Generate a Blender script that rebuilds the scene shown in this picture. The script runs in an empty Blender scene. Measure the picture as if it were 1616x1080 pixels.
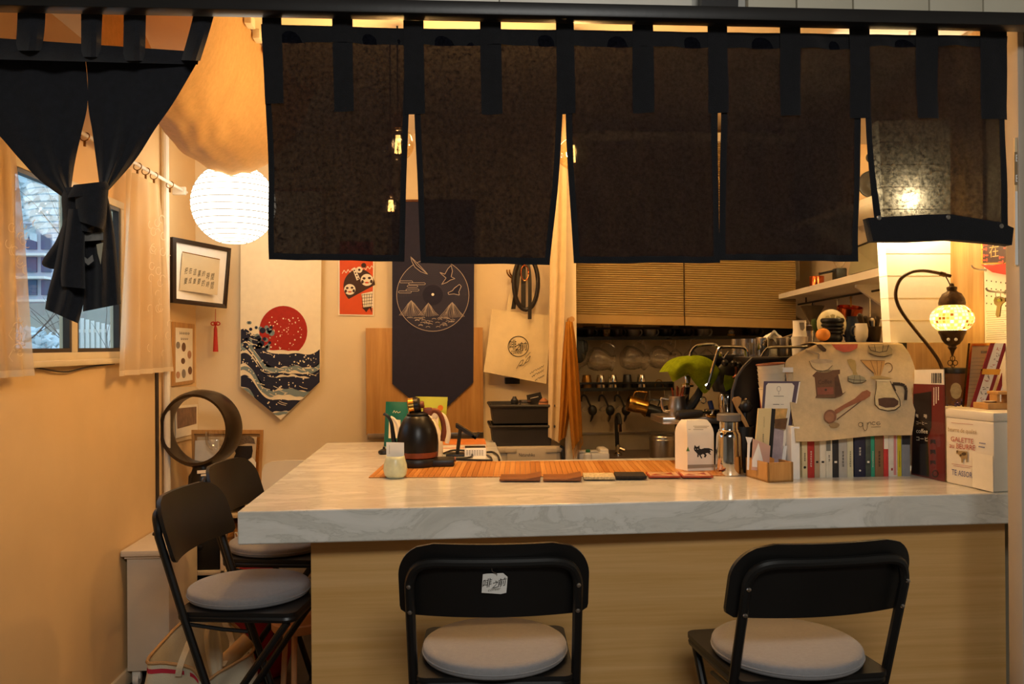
import bpy, bmesh, math, random
from math import sin, cos, pi, radians, sqrt, atan2
from mathutils import Vector, Matrix
random.seed(7)
SC = bpy.context.scene
COL = SC.collection
# ---------------------------------------------------------------- camera
EYE = Vector((0, 0, 1.45)); FPX = 1330.0
RM = Matrix.Rotation(radians(-3.91), 3, 'Z') @ Matrix.Rotation(radians(90.215), 3, 'X') @ Matrix.Rotation(-0.007, 3, 'Z')
cd = bpy.data.cameras.new('camera'); cam = bpy.data.objects.new('camera', cd); COL.objects.link(cam)
cam.matrix_world = Matrix.Translation(EYE) @ RM.to_4x4()
cd.sensor_width = 36; cd.lens = 36*FPX/1616; cd.clip_start = .05; cd.clip_end = 200
SC.camera = cam
# ---------------------------------------------------------------- light and exposure
SC.view_settings.view_transform = 'Standard'; SC.view_settings.look = 'None'
SC.view_settings.gamma = 1; SC.view_settings.use_curve_mapping = False
SC.view_settings.exposure = 0.38
wd = bpy.data.worlds.new('sky'); SC.world = wd; wd.use_nodes = True
bg = wd.node_tree.nodes['Background']; bg.inputs[0].default_value = (.50, .72, .95, 1); bg.inputs[1].default_value = 1.5
WARM = (1, .62, .28); WARM2 = (1, .70, .40); PALE = (1, .85, .62)
def lamp(name, loc, watt, col, r=.05):
    l = bpy.data.lights.new(name, 'POINT'); l.energy = watt; l.color = col; l.shadow_soft_size = r
    o = bpy.data.objects.new(name, l); o.location = loc; COL.objects.link(o); return o
def area(name, loc, rot, watt, col, sx, sy):
    l = bpy.data.lights.new(name, 'AREA'); l.energy = watt; l.color = col; l.shape = 'RECTANGLE'; l.size = sx; l.size_y = sy
    o = bpy.data.objects.new(name, l); o.location = loc; o.rotation_euler = rot; COL.objects.link(o); return o
# the shop's ceiling lamp above the bar and an added, unseen front fill light in the passage
area('ceiling_lamp_light', (.35, 3.75, 2.6), (0, 0, 0), 6.5, WARM, .5, .3)
area('passage_fill_light', (.3, -.9, 2.75), (radians(38), 0, 0), 38, (1, .98, .92), 1.2, .5)
# ---------------------------------------------------------------- pixel helpers
def ray(px, py): return RM @ Vector(((px-808)/FPX, (540-py)/FPX, -1))
def U(px, py, Y=None, X=None, Z=None):
    d = ray(px, py)
    t = Y/d.y if Y is not None else (X/d.x if X is not None else (Z-EYE.z)/d.z)
    return EYE + d*t
class Pl:
    """a real plane in the room; px(x, y, off) is the point of it seen at a photo pixel"""
    def __init__(s, p, n): s.p = Vector(p); s.n = Vector(n).normalized(); s.n *= -1 if s.n.dot(EYE-s.p) < 0 else 1
    def px(s, x, y, off=0):
        d = ray(x, y); t = s.n.dot(s.p+s.n*off-EYE)/s.n.dot(d); return EYE+d*t
def PY(Y): return Pl((0, Y, 0), (0, -1, 0))
def PX(X): return Pl((X, 0, 0), (1, 0, 0))
def PZ(Z): return Pl((0, 0, Z), (0, 0, 1))
# ---------------------------------------------------------------- materials
def lin(h):
    h = h.lstrip('#'); r = [int(h[i:i+2], 16)/255 for i in (0, 2, 4)]
    return tuple(c/12.92 if c <= .04045 else ((c+.055)/1.055)**2.4 for c in r)
MC = {}
def mat(name, col, rough=.55, metal=0, var=.06, vs=12, bump=0, bs=60, alpha=1, trans=0, sheen=0, stretch=None, emit=None, es=0, ior=1.45, coat=0):
    if name in MC: return MC[name]
    if isinstance(col, str): col = lin(col)
    m = bpy.data.materials.new(name); m.use_nodes = True; MC[name] = m
    nt = m.node_tree; N = nt.nodes; L = nt.links; b = N['Principled BSDF']
    b.inputs['Roughness'].default_value = rough; b.inputs['Metallic'].default_value = metal; b.inputs['IOR'].default_value = ior
    b.inputs['Transmission Weight'].default_value = trans; b.inputs['Alpha'].default_value = alpha
    b.inputs['Sheen Weight'].default_value = sheen; b.inputs['Coat Weight'].default_value = coat
    b.inputs['Base Color'].default_value = (*col, 1)
    if emit: b.inputs['Emission Color'].default_value = (*emit, 1); b.inputs['Emission Strength'].default_value = es
    if var or bump:
        tc = N.new('ShaderNodeTexCoord'); mp = N.new('ShaderNodeMapping'); L.new(tc.outputs['Object'], mp.inputs[0])
        if stretch: mp.inputs['Scale'].default_value = stretch
    if var:
        no = N.new('ShaderNodeTexNoise'); no.inputs['Scale'].default_value = vs; no.inputs['Detail'].default_value = 4
        L.new(mp.outputs[0], no.inputs['Vector'])
        cr = N.new('ShaderNodeValToRGB'); L.new(no.outputs['Fac'], cr.inputs[0])
        cr.color_ramp.elements[0].position = .3; cr.color_ramp.elements[1].position = .7
        cr.color_ramp.elements[0].color = (*[max(0, c*(1-var)) for c in col], 1)
        cr.color_ramp.elements[1].color = (*[min(1, c*(1+var)) for c in col], 1)
        L.new(cr.outputs[0], b.inputs['Base Color'])
    if bump:
        n2 = N.new('ShaderNodeTexNoise'); n2.inputs['Scale'].default_value = bs; n2.inputs['Detail'].default_value = 3
        L.new(mp.outputs[0], n2.inputs['Vector'])
        bp = N.new('ShaderNodeBump'); bp.inputs['Strength'].default_value = bump; bp.inputs['Distance'].default_value = .004
        L.new(n2.outputs['Fac'], bp.inputs['Height']); L.new(bp.outputs[0], b.inputs['Normal'])
    return m
def cloth(name, col, thru, tr=.05, tl=.5, weave=40, wmin=.2, var=.15):
    """woven cloth: diffuse + translucent, with a share of tiny open gaps between threads"""
    if name in MC: return MC[name]
    if isinstance(col, str): col = lin(col)
    if isinstance(thru, str): thru = lin(thru)
    m = bpy.data.materials.new(name); m.use_nodes = True; MC[name] = m
    nt = m.node_tree; N = nt.nodes; L = nt.links; N.remove(N['Principled BSDF']); out = N['Material Output']
    tc = N.new('ShaderNodeTexCoord')
    no = N.new('ShaderNodeTexNoise'); no.inputs['Scale'].default_value = weave; no.inputs['Detail'].default_value = 6; no.inputs['Roughness'].default_value = .75
    L.new(tc.outputs['Object'], no.inputs['Vector'])
    mr = N.new('ShaderNodeMapRange'); mr.inputs[1].default_value = .3; mr.inputs[2].default_value = .7; mr.inputs[3].default_value = 1-var; mr.inputs[4].default_value = 1+var
    L.new(no.outputs['Fac'], mr.inputs[0])
    def tint(c):
        x = N.new('ShaderNodeMix'); x.data_type = 'RGBA'; x.blend_type = 'MULTIPLY'; x.inputs[0].default_value = 1
        x.inputs[6].default_value = (*c, 1); L.new(mr.outputs[0], x.inputs[7]); return x.outputs[2]
    d = N.new('ShaderNodeBsdfDiffuse'); L.new(tint(col), d.inputs[0])
    t = N.new('ShaderNodeBsdfTranslucent'); L.new(tint(thru), t.inputs[0])
    w1 = N.new('ShaderNodeTexNoise'); w1.inputs['Scale'].default_value = 450; L.new(tc.outputs['Object'], w1.inputs['Vector'])
    bp = N.new('ShaderNodeBump'); bp.inputs['Strength'].default_value = .25; bp.inputs['Distance'].default_value = .002
    L.new(w1.outputs['Fac'], bp.inputs['Height']); L.new(bp.outputs[0], d.inputs['Normal'])
    a = N.new('ShaderNodeMixShader'); a.inputs[0].default_value = tl; L.new(d.outputs[0], a.inputs[1]); L.new(t.outputs[0], a.inputs[2])
    if tr:
        p = N.new('ShaderNodeBsdfTransparent')
        r2 = N.new('ShaderNodeMapRange'); r2.inputs[1].default_value = .38; r2.inputs[2].default_value = .62
        r2.inputs[3].default_value = tr*wmin; r2.inputs[4].default_value = tr*(2-wmin); L.new(no.outputs['Fac'], r2.inputs[0])
        b = N.new('ShaderNodeMixShader'); L.new(r2.outputs[0], b.inputs[0]); L.new(a.outputs[0], b.inputs[1]); L.new(p.outputs[0], b.inputs[2])
        a = b
    L.new(a.outputs[0], out.inputs[0]); return m
def glass(name, col=(1, 1, 1), gloss=.12, rough=.02, tint=.0):
    """thin clear pane or vessel wall: mostly see-through with a sheen that grows at grazing angles"""
    if name in MC: return MC[name]
    m = bpy.data.materials.new(name); m.use_nodes = True; MC[name] = m
    nt = m.node_tree; N = nt.nodes; L = nt.links; N.remove(N['Principled BSDF']); out = N['Material Output']
    p = N.new('ShaderNodeBsdfTransparent'); p.inputs[0].default_value = (*col, 1)
    g = N.new('ShaderNodeBsdfGlossy'); g.inputs['Roughness'].default_value = rough
    lw = N.new('ShaderNodeLayerWeight'); lw.inputs[0].default_value = .35
    mr = N.new('ShaderNodeMapRange'); mr.inputs[3].default_value = gloss*.4; mr.inputs[4].default_value = min(1, gloss*4)
    L.new(lw.outputs['Facing'], mr.inputs[0])
    a = N.new('ShaderNodeMixShader'); L.new(mr.outputs[0], a.inputs[0]); L.new(p.outputs[0], a.inputs[1]); L.new(g.outputs[0], a.inputs[2])
    L.new(a.outputs[0], out.inputs[0]); return m
def glow(name, col, s):
    if name in MC: return MC[name]
    m = bpy.data.materials.new(name); m.use_nodes = True; MC[name] = m
    nt = m.node_tree; N = nt.nodes; N.remove(N['Principled BSDF'])
    e = N.new('ShaderNodeEmission'); e.inputs[0].default_value = (*col, 1); e.inputs[1].default_value = s
    nt.links.new(e.outputs[0], N['Material Output'].inputs[0]); return m
def wood(name, c1, c2, rough=.5, scale=(1, 14, 14), dist=3., bump=.1, vs=2.2):
    if name in MC: return MC[name]
    m = mat(name, c1, rough=rough, var=.0, bump=0); nt = m.node_tree; N = nt.nodes; L = nt.links; b = N['Principled BSDF']
    tc = N.new('ShaderNodeTexCoord'); mp = N.new('ShaderNodeMapping'); mp.inputs['Scale'].default_value = scale
    L.new(tc.outputs['Object'], mp.inputs[0])
    no = N.new('ShaderNodeTexNoise'); no.inputs['Scale'].default_value = vs; no.inputs['Detail'].default_value = 8
    no.inputs['Roughness'].default_value = .65; no.inputs['Distortion'].default_value = dist*.12
    L.new(mp.outputs[0], no.inputs['Vector'])
    cr = N.new('ShaderNodeValToRGB'); cr.color_ramp.elements[0].position = .35; cr.color_ramp.elements[1].position = .68
    cr.color_ramp.elements[0].color = (*lin(c2), 1); cr.color_ramp.elements[1].color = (*lin(c1), 1)
    L.new(no.outputs['Fac'], cr.inputs[0]); L.new(cr.outputs[0], b.inputs['Base Color'])
    bp = N.new('ShaderNodeBump'); bp.inputs['Strength'].default_value = bump; bp.inputs['Distance'].default_value = .002
    L.new(no.outputs['Fac'], bp.inputs['Height']); L.new(bp.outputs[0], b.inputs['Normal']); return m
# ---------------------------------------------------------------- mesh builder
WM = {}
def world_of(p):
    return WM.get(p.name, Matrix.Identity(4)) if p else Matrix.Identity(4)
class MB:
    def __init__(s): s.v = []; s.f = []; s.m = []; s.cur = 0; s.T = None
    def use(s, i): s.cur = i; return s
    def add(s, vs, fs):
        b = len(s.v)
        if s.T is not None: vs = [s.T @ Vector(q) for q in vs]
        s.v += [Vector(q) for q in vs]; s.f += [[b+i for i in f] for f in fs]; s.m += [s.cur]*len(fs); return s
    def box(s, x0, y0, z0, x1, y1, z1, bev=0):
        if bev <= 0:
            return s.add([(x, y, z) for z in (z0, z1) for y in (y0, y1) for x in (x0, x1)],
                         [(0, 2, 3, 1), (4, 5, 7, 6), (0, 1, 5, 4), (2, 6, 7, 3), (0, 4, 6, 2), (1, 3, 7, 5)])
        bm = bmesh.new(); bmesh.ops.create_cube(bm, size=1)
        for v in bm.verts: v.co = Vector(((x0+x1)/2+v.co.x*(x1-x0), (y0+y1)/2+v.co.y*(y1-y0), (z0+z1)/2+v.co.z*(z1-z0)))
        bmesh.ops.bevel(bm, geom=list(bm.edges), offset=bev, segments=2, affect='EDGES', profile=.5)
        bm.verts.index_update()
        s.add([v.co.copy() for v in bm.verts], [[v.index for v in f.verts] for f in bm.faces]); bm.free(); return s
    def tube(s, pts, r, n=8, cap=True, closed=False):
        P = [Vector(p) for p in pts]; k = len(P); R = r if isinstance(r, (list, tuple)) else [r]*k
        vs = []; fs = []; ref = None
        for i, p in enumerate(P):
            if closed: d = P[(i+1) % k]-P[i-1]
            else: d = P[min(i+1, k-1)]-P[max(i-1, 0)]
            d.normalize()
            if ref is None: ref = d.orthogonal().normalized()
            a = (ref-d*ref.dot(d))
            a = a.normalized() if a.length > 1e-6 else d.orthogonal().normalized()
            ref = a; b = d.cross(a)
            vs += [p+a*cos(2*pi*j/n)*R[i]+b*sin(2*pi*j/n)*R[i] for j in range(n)]
        for i in range(k if closed else k-1):
            j2 = (i+1) % k
            fs += [(i*n+j, i*n+(j+1) % n, j2*n+(j+1) % n, j2*n+j) for j in range(n)]
        if cap and not closed: fs += [tuple(range(n-1, -1, -1)), tuple((k-1)*n+j for j in range(n))]
        return s.add(vs, fs)
    def lathe(s, prof, c, n=24, M=None, sy=1, cap=True):
        vs = []; fs = []; k = len(prof); c = Vector(c); M = M or Matrix.Identity(3)
        for r, z in prof: vs += [c+M @ Vector((r*cos(2*pi*j/n), sy*r*sin(2*pi*j/n), z)) for j in range(n)]
        for i in range(k-1): fs += [(i*n+j, i*n+(j+1) % n, (i+1)*n+(j+1) % n, (i+1)*n+j) for j in range(n)]
        if cap:
            if prof[0][0] > 1e-5: fs.append(tuple(range(n-1, -1, -1)))
            if prof[-1][0] > 1e-5: fs.append(tuple((k-1)*n+j for j in range(n)))
        return s.add(vs, fs)
    def prism(s, poly, vec):
        P = [Vector(p) for p in poly]; n = len(P); V = Vector(vec)
        return s.add(P+[p+V for p in P], [tuple(range(n-1, -1, -1)), tuple(range(n, 2*n))]+[(i, (i+1) % n, n+(i+1) % n, n+i) for i in range(n)])
    def poly(s, pts): return s.add(pts, [tuple(range(len(pts)))])
    def grid(s, fn, nu, nv, thick=None):
        vs = [fn(i/nu, j/nv) for j in range(nv+1) for i in range(nu+1)]; w = nu+1
        fs = [(j*w+i, j*w+i+1, (j+1)*w+i+1, (j+1)*w+i) for j in range(nv) for i in range(nu)]
        if thick:
            t = Vector(thick); n = len(vs); vs += [Vector(q)+t for q in vs]; fs2 = [tuple(n+i for i in reversed(f)) for f in fs]
            bd = [i for i in range(w)]+[j*w+nu for j in range(1, nv+1)]+[nv*w+i for i in range(nu-1, -1, -1)]+[j*w for j in range(nv-1, 0, -1)]
            fs = fs+fs2+[(bd[i], n+bd[i], n+bd[(i+1) % len(bd)], bd[(i+1) % len(bd)]) for i in range(len(bd))]
        return s.add(vs, fs)
    def ball(s, c, r, nu=16, nv=10):
        if not isinstance(r, (list, tuple)): r = (r, r, r)
        c = Vector(c); vs = [c+Vector((0, 0, -r[2]))]
        for j in range(1, nv):
            a = -pi/2+pi*j/nv; vs += [c+Vector((r[0]*cos(a)*cos(2*pi*i/nu), r[1]*cos(a)*sin(2*pi*i/nu), r[2]*sin(a))) for i in range(nu)]
        vs.append(c+Vector((0, 0, r[2]))); T = len(vs)-1
        fs = [(0, 1+(i+1) % nu, 1+i) for i in range(nu)]
        for j in range(nv-2): fs += [(1+j*nu+i, 1+j*nu+(i+1) % nu, 1+(j+1)*nu+(i+1) % nu, 1+(j+1)*nu+i) for i in range(nu)]
        fs += [(T, 1+(nv-2)*nu+i, 1+(nv-2)*nu+(i+1) % nu) for i in range(nu)]
        return s.add(vs, fs)
    def build(s, name, mats, parent=None, smooth=35, recalc=True):
        me = bpy.data.meshes.new(name); inv = world_of(parent).inverted()
        root = None
        if parent is None and s.v:          # a thing of one mesh: its origin at the foot of it
            lo = [min(q[i] for q in s.v) for i in range(3)]; hi = [max(q[i] for q in s.v) for i in range(3)]
            root = Vector(((lo[0]+hi[0])/2, (lo[1]+hi[1])/2, lo[2])); inv = Matrix.Translation(-root)
        me.from_pydata([inv @ q for q in s.v], [], s.f)
        for m in (mats if isinstance(mats, (list, tuple)) else [mats]): me.materials.append(m)
        if any(s.m): me.polygons.foreach_set('material_index', s.m)
        if recalc:
            bm = bmesh.new(); bm.from_mesh(me); bmesh.ops.recalc_face_normals(bm, faces=bm.faces); bm.to_mesh(me); bm.free()
        if smooth:
            me.polygons.foreach_set('use_smooth', [True]*len(me.polygons)); me.set_sharp_from_angle(angle=radians(smooth))
        me.update()
        o = bpy.data.objects.new(name, me); COL.objects.link(o)
        if parent: o.parent = parent
        elif root is not None: o.location = root
        WM[o.name] = world_of(parent) if parent else inv.inverted()
        return o
def tag(o, label, cat, group=None, kind=None):
    if label: o['label'] = label
    if cat: o['category'] = cat
    if group: o['group'] = group
    if kind: o['kind'] = kind
    return o
def thing(name, label, cat, loc=(0, 0, 0), rz=0, group=None):
    o = bpy.data.objects.new(name, None); COL.objects.link(o); o.location = loc; o.rotation_euler = (0, 0, rz); o.empty_display_size = .05
    WM[o.name] = Matrix.Translation(Vector(loc)) @ Matrix.Rotation(rz, 4, 'Z')
    return tag(o, label, cat, group)
def struct(name, mb, mats, smooth=35):
    o = mb.build(name, mats, None, smooth); o['kind'] = 'structure'; return o
def dup(o, label=None, loc=None, rz=None, parent=None):
    c = o.copy(); COL.objects.link(c)
    if parent: c.parent = parent
    if label: c['label'] = label
    if loc is not None: c.location = loc
    if rz is not None: c.rotation_euler = (0, 0, rz)
    for ch in list(o.children): dup(ch, parent=c)
    return c
def stroke(pts, w):
    """a pen line as quads, in photo pixels"""
    out = []
    for (a, b), (c, d) in zip(pts, pts[1:]):
        l = max(1e-6, sqrt((c-a)**2+(d-b)**2)); nx, ny = -(d-b)/l*w/2, (c-a)/l*w/2
        out.append([(a+nx, b+ny), (c+nx, d+ny), (c-nx, d-ny), (a-nx, b-ny)])
    return out
def ell(cx, cy, rx, ry=None, n=20, a0=0, a1=2*pi, rot=0):
    ry = ry or rx; full = abs(a1-a0-2*pi) < 1e-6; k = n if full else n+1
    r = []
    for i in range(k):
        a = a0+(a1-a0)*i/n; x, y = rx*cos(a), ry*sin(a); r.append((cx+x*cos(rot)-y*sin(rot), cy+x*sin(rot)+y*cos(rot)))
    return r
def arcline(cx, cy, rx, ry, a0, a1, w, n=14): return stroke(ell(cx, cy, rx, ry, n, a0, a1-1e-4), w)
def ink(name, pl, polys, m, parent, off=.0008):
    """flat print lying on a surface"""
    mb = MB()
    for p in polys: mb.poly([pl.px(x, y, off) for x, y in p])
    return mb.build(name, m, parent, smooth=0, recalc=False)
def text2d(s):
    c = bpy.data.curves.new('lettering', 'FONT'); c.body = s; c.resolution_u = 2
    o = bpy.data.objects.new('lettering', c); COL.objects.link(o)
    dg = bpy.context.evaluated_depsgraph_get(); m = bpy.data.meshes.new_from_object(o.evaluated_get(dg))
    vs = [(v.co.x, v.co.y) for v in m.vertices]; fs = [list(p.vertices) for p in m.polygons]
    bpy.data.objects.remove(o); bpy.data.curves.remove(c); bpy.data.meshes.remove(m)
    x0 = min(v[0] for v in vs); x1 = max(v[0] for v in vs); y0 = min(v[1] for v in vs); y1 = max(v[1] for v in vs)
    return [((x-x0)/(x1-x0), (y-y0)/(y1-y0)) for x, y in vs], fs
TXT = []
def text(s, pl, quad, m, parent, off=.001, name='lettering'):
    """lettering laid into quad = photo pixels (top-left, top-right, bottom-left) on plane pl"""
    vs, fs = text2d(s); mb = MB(); (ax, ay), (bx, by), (cx, cy) = quad
    mb.add([pl.px(cx+(ax-cx)*v+(bx-ax)*u, cy+(ay-cy)*v+(by-ay)*u, off) for u, v in vs], fs)
    return mb.build(name, m, parent, smooth=0, recalc=False)
def scrawl(pl, cols, m, parent, rows=()):
    """small brushed marks standing for print too fine to read: columns (x, y0, y1, width) or rows (x0, y0, x1, y1)"""
    rs = random.Random(11); ps = []
    for x, y0, y1, w in cols:
        n = max(2, int((y1-y0)/max(1.8, w*1.1))); h = (y1-y0)/n
        for i in range(n):
            y = y0+i*h
            ps += stroke([(x-w*.4, y+h*.25), (x+w*.4, y+h*.2)], w*.16)+stroke([(x+w*rs.uniform(-.2, .2), y+h*.05), (x+w*rs.uniform(-.3, .3), y+h*.8)], w*.16)+stroke([(x-w*.4, y+h*.65), (x+w*.4, y+h*.6)], w*.14)
    for x0, y0, x1, y1 in rows:
        for i in range(6): ps += stroke([(x0+(x1-x0)*(i+.1)/6, y0+(y1-y0)*i/6), (x0+(x1-x0)*(i+.7)/6, y0+(y1-y0)*(i+.7)/6)], 1.2)
    o = ink('fine_print', pl, ps, m, parent, .0012); o['kind'] = 'stuff'; return o
def quad(x0, y0, x1, y1, sk=0): return ((x0, y0), (x1, y0+sk), (x0, y1))
def interp(pts, t):
    """point at parameter t along a polyline, Catmull-Rom smoothed"""
    n = len(pts)-1; x = min(max(t, 0), 1)*n; i = min(int(x), n-1); f = x-i
    P = [Vector(pts[max(0, min(n, i+k))]) for k in (-1, 0, 1, 2)]
    return .5*((2*P[1])+(P[2]-P[0])*f+(2*P[0]-5*P[1]+4*P[2]-P[3])*f*f+(3*P[1]-P[0]-3*P[2]+P[3])*f**3)
def curve(pts, n): return [interp(pts, i/n) for i in range(n+1)]
def pts2(pl, pts, off=0): return [pl.px(x, y, off) for x, y in pts]
# ================================================================ setting
XL, YB, XR, ZC = -1.42, 4.75, 1.97, 2.64
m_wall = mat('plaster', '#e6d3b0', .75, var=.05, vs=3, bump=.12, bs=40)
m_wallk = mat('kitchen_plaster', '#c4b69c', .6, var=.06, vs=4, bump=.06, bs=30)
m_ceil = mat('ceiling_paint', '#ead9bd', .8, var=.04, vs=3, bump=.05)
m_floor = mat('floor_concrete', '#4a3d33', .6, var=.2, vs=8, bump=.2, bs=30)
m_pass = mat('passage_plaster', '#b9b6ae', .8, var=.06, vs=3, bump=.1)
m_white = mat('white_paint', '#e9e2d4', .45, var=.03)
m_post = mat('pale_frame_paint', '#b9ab98', .4, var=.05, vs=6)
m_grey = mat('grey_frame_paint', '#5d5f60', .4, var=.05, vs=6)
m_beam = mat('black_beam_paint', '#232120', .38, var=.15, vs=5, bump=.05)
m_black = mat('black_metal', '#161514', .38, var=.1, bump=.03, bs=200)
m_blackp = mat('black_plastic', '#1b1a19', .42, var=.1)
m_steel = mat('brushed_steel', '#b4aca2', .28, 1, var=.08, vs=30)
m_chrome = mat('chrome', '#d8d2c8', .08, 1, var=0)
m_copper = mat('copper', '#c4673a', .2, 1, var=.1)
m_brass = mat('aged_brass', '#8a6431', .35, 1, var=.2, vs=30)
m_gold = mat('gold_metal', '#d2a04a', .22, 1, var=.08)
m_cream = mat('cream_paper', '#efe6d2', .7, var=.03, vs=30)
m_paper = mat('white_paper', '#f2eee6', .6, var=.02, vs=30)
m_ink = mat('black_ink', '#1a1716', .6, var=0)
m_oak = wood('oak', '#c99a5c', '#b07f44', .5, (14, 14, 1), 2, .08)
m_oakh = wood('oak_laminate', '#e3b576', '#d3a25e', .42, (.5, 8, 20), 1.6, .05, vs=2.)
m_bam = wood('bamboo', '#c98a43', '#b06f2c', .45, (14, 1.2, 14), 1.5, .05)
m_dkw = wood('dark_wood', '#6f4327', '#55301a', .5, (3, 14, 14), 2, .08)
m_glass = glass('clear_glass', (1, 1, 1), .2, .05)
m_pane = glass('window_glass', (.96, .99, 1), .022)
m_navy = cloth('navy_linen', '#191a21', (.0128, .0112, .0125), tr=.012, tl=.5, var=.5, weave=110)
m_navyd = mat('navy_linen_doubled', '#0c0c10', .95, var=.25, vs=60, bump=.3, bs=400, sheen=.15)
# floor, walls, ceiling
s = MB().box(-2.7, -4, -.06, 2.7, 4.9, 0); struct('floor', s, m_floor)
s = MB(); WY0, WY1, WZ0, WZ1 = 2.77, 3.71, 1.405, 2.07
s.box(XL-.04, 2.2, 0, XL, YB+.1, WZ0); s.box(XL-.04, 2.2, WZ1, XL, YB+.1, ZC); s.box(XL-.04, 2.2, WZ0, XL, WY0, WZ1); s.box(XL-.04, WY1, WZ0, XL, YB+.1, WZ1)
struct('wall_left', s, mat('warm_plaster', '#e0c08e', .75, var=.05, vs=3, bump=.12, bs=40))
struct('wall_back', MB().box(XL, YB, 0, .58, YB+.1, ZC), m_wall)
struct('wall_kitchen', MB().box(.58, YB, 0, XR+.1, YB+.1, ZC), mat('kitchen_shaded_plaster', '#a4967e', .6, var=.08, vs=4, bump=.06, bs=30))  # plaster colour darkened to put in the shade of the blinds
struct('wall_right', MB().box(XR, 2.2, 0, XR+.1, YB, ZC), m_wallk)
struct('wall_partition', MB().box(.552, 4.2, 0, .612, YB, ZC), m_wall)
struct('ceiling', MB().box(XL-.14, 2.13, ZC, XR+.1, YB+.1, ZC+.08), m_ceil)
# passage in front of the shop, unseen, closed in to keep sky light out
struct('wall_passage_left', MB().box(-2.7, -2.6, 0, -2.6, 2.13, 2.9), m_pass)
struct('wall_passage_right', MB().box(2.6, -2.6, 0, 2.7, 2.13, 2.9), m_pass)
struct('ceiling_passage', MB().box(-2.7, -2.6, 2.9, 2.7, 2.2, 2.98), m_pass)
struct('wall_sky_block', MB().box(-2.7, -2.7, 0, 2.7, -2.6, 2.98), m_pass)  # unseen wall added to block blue sky light from the passage
struct('wall_front_left', MB().box(-2.7, 2.03, 0, XL, 2.2, 2.9), m_pass)
struct('wall_front_right', MB().box(1.95, 2.13, 0, 2.7, 2.2, 2.9), m_pass)
# beam and the boards over it
bz = U(808, 36, Y=2.135).z; bt = bz+.034
s = MB(); s.box(XL, 2.085, bz, 2.6, 2.135, bt, .003); bm_o = struct('trim_1', s, m_beam)
s = MB(); xa = U(1112, 5, Y=2.1).x; xb = U(1163, 5, Y=2.1).x
s.prism([(xa-.012, 2.095, bt-.02), (xb, 2.095, bt-.02), (xb+.035, 2.095, 2.9), (xa+.03, 2.095, 2.9)], (0, .03, 0)); struct('trim_2', s, m_beam)
m_plank = mat('pale_board_paint', '#c9c1ab', .55, var=.05, vs=5)
s = MB().box(-2.6, 2.16, bt, 2.6, 2.2, 2.9); tr_ = struct('wall_transom', s, m_pass)
x = xb+.05; px_ = [xb+.04]+[U(q, 6, Y=2.14).x for q in (1256, 1345, 1465, 1550)]+[1.75]
for a, b in zip(px_, px_[1:]): MB().box(a+.002, 2.135, bt-.002, b-.002, 2.16, 2.88, .002).build('board', m_plank, tr_)
px_ = [-1.4, -.9, -.42, .12, xa-.02]
for a, b in zip(px_, px_[1:]): MB().box(a+.001, 2.14, bt-.002, b-.001, 2.16, 2.88, .002).build('board', m_white, tr_)
# right hand door frame with its glass and sign
xp = U(1587, 500, Y=2.26).x
s = MB(); s.box(xp, 2.2, 0, xp+.020, 2.26, bz+.06, .004); struct('trim_3', s, m_post)
s = MB(); s.box(xp+.020, 2.195, 0, xp+.033, 2.265, bz+.06, .003); struct('trim_4', s, m_grey)
zr = U(1600, 213, Y=2.2).z
s = MB(); s.box(xp+.018, 2.19, zr-.012, 1.95, 2.26, zr+.022, .003); struct('trim_5', s, m_post)
s = MB(); s.box(xp+.033, 2.225, .05, 1.95, 2.231, zr-.012); d1 = struct('door_1', s, m_pane)
pl = PY(2.20)
sg = MB(); a = U(1600, 218, Y=2.21); b = U(1690, 420, Y=2.21); sg.box(a.x, 2.206, b.z, b.x, 2.212, a.z); sg = tag(sg.build('door_sign', mat('sign_paper', '#d8c49c', .6, var=.05)), 'tan paper notice with pale capital lettering taped inside the glass door', 'sign')
pl = PY(2.206)
ink('sign_band', pl, [[(1601, 240), (1689, 240), (1689, 292), (1601, 292)]], mat('sign_brown', '#8f7a59', .6, var=.05), sg, .0006)
for t_, y0, x0, x1 in (('E A', 244, 1603, 1622), ('OU', 260, 1607, 1622), ('EA', 276, 1603, 1619)):
    text(t_, pl, quad(x0, y0, x1, y0+11), m_paper, sg, .0012)
ink('notice_sheet', pl, [[(1602, 302), (1689, 302), (1689, 418), (1602, 418)]], m_paper, sg, .0006)
rf = MB(); a = U(1610, 430, Y=2.28); rf.prism([(a.x, 2.28, a.z), (a.x+.07, 2.28, a.z+.05), (a.x+.1, 2.28, a.z-.12), (a.x+.02, 2.28, a.z-.17)], (0, .01, 0))
tag(rf.build('hanging_ornament', mat('red_lacquer', '#b5301c', .4)), 'red paper ornament behind the glass at the far right edge', 'ornament')
m_gap_shade = mat('gap_shade', '#2a2119', .5, var=.06)
# skirting along the left wall, pipe in the corner
struct('baseboard_left', MB().box(XL, 2.2, 0, XL+.015, YB, .07, .003), m_wall)
s = MB(); p = U(262, 700, X=-1.40); s.tube([(-1.395, p.y, .0), (-1.395, p.y, ZC)], .016, 10); struct('trim_6', s, m_white); s = MB(); s.box(XL, p.y-.09, .02, XL+.006, p.y-.055, 1.38); struct('gap_shade_strip', s, m_gap_shade)  # flat dark strip painted in for the shaded gap beside the pipe
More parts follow.
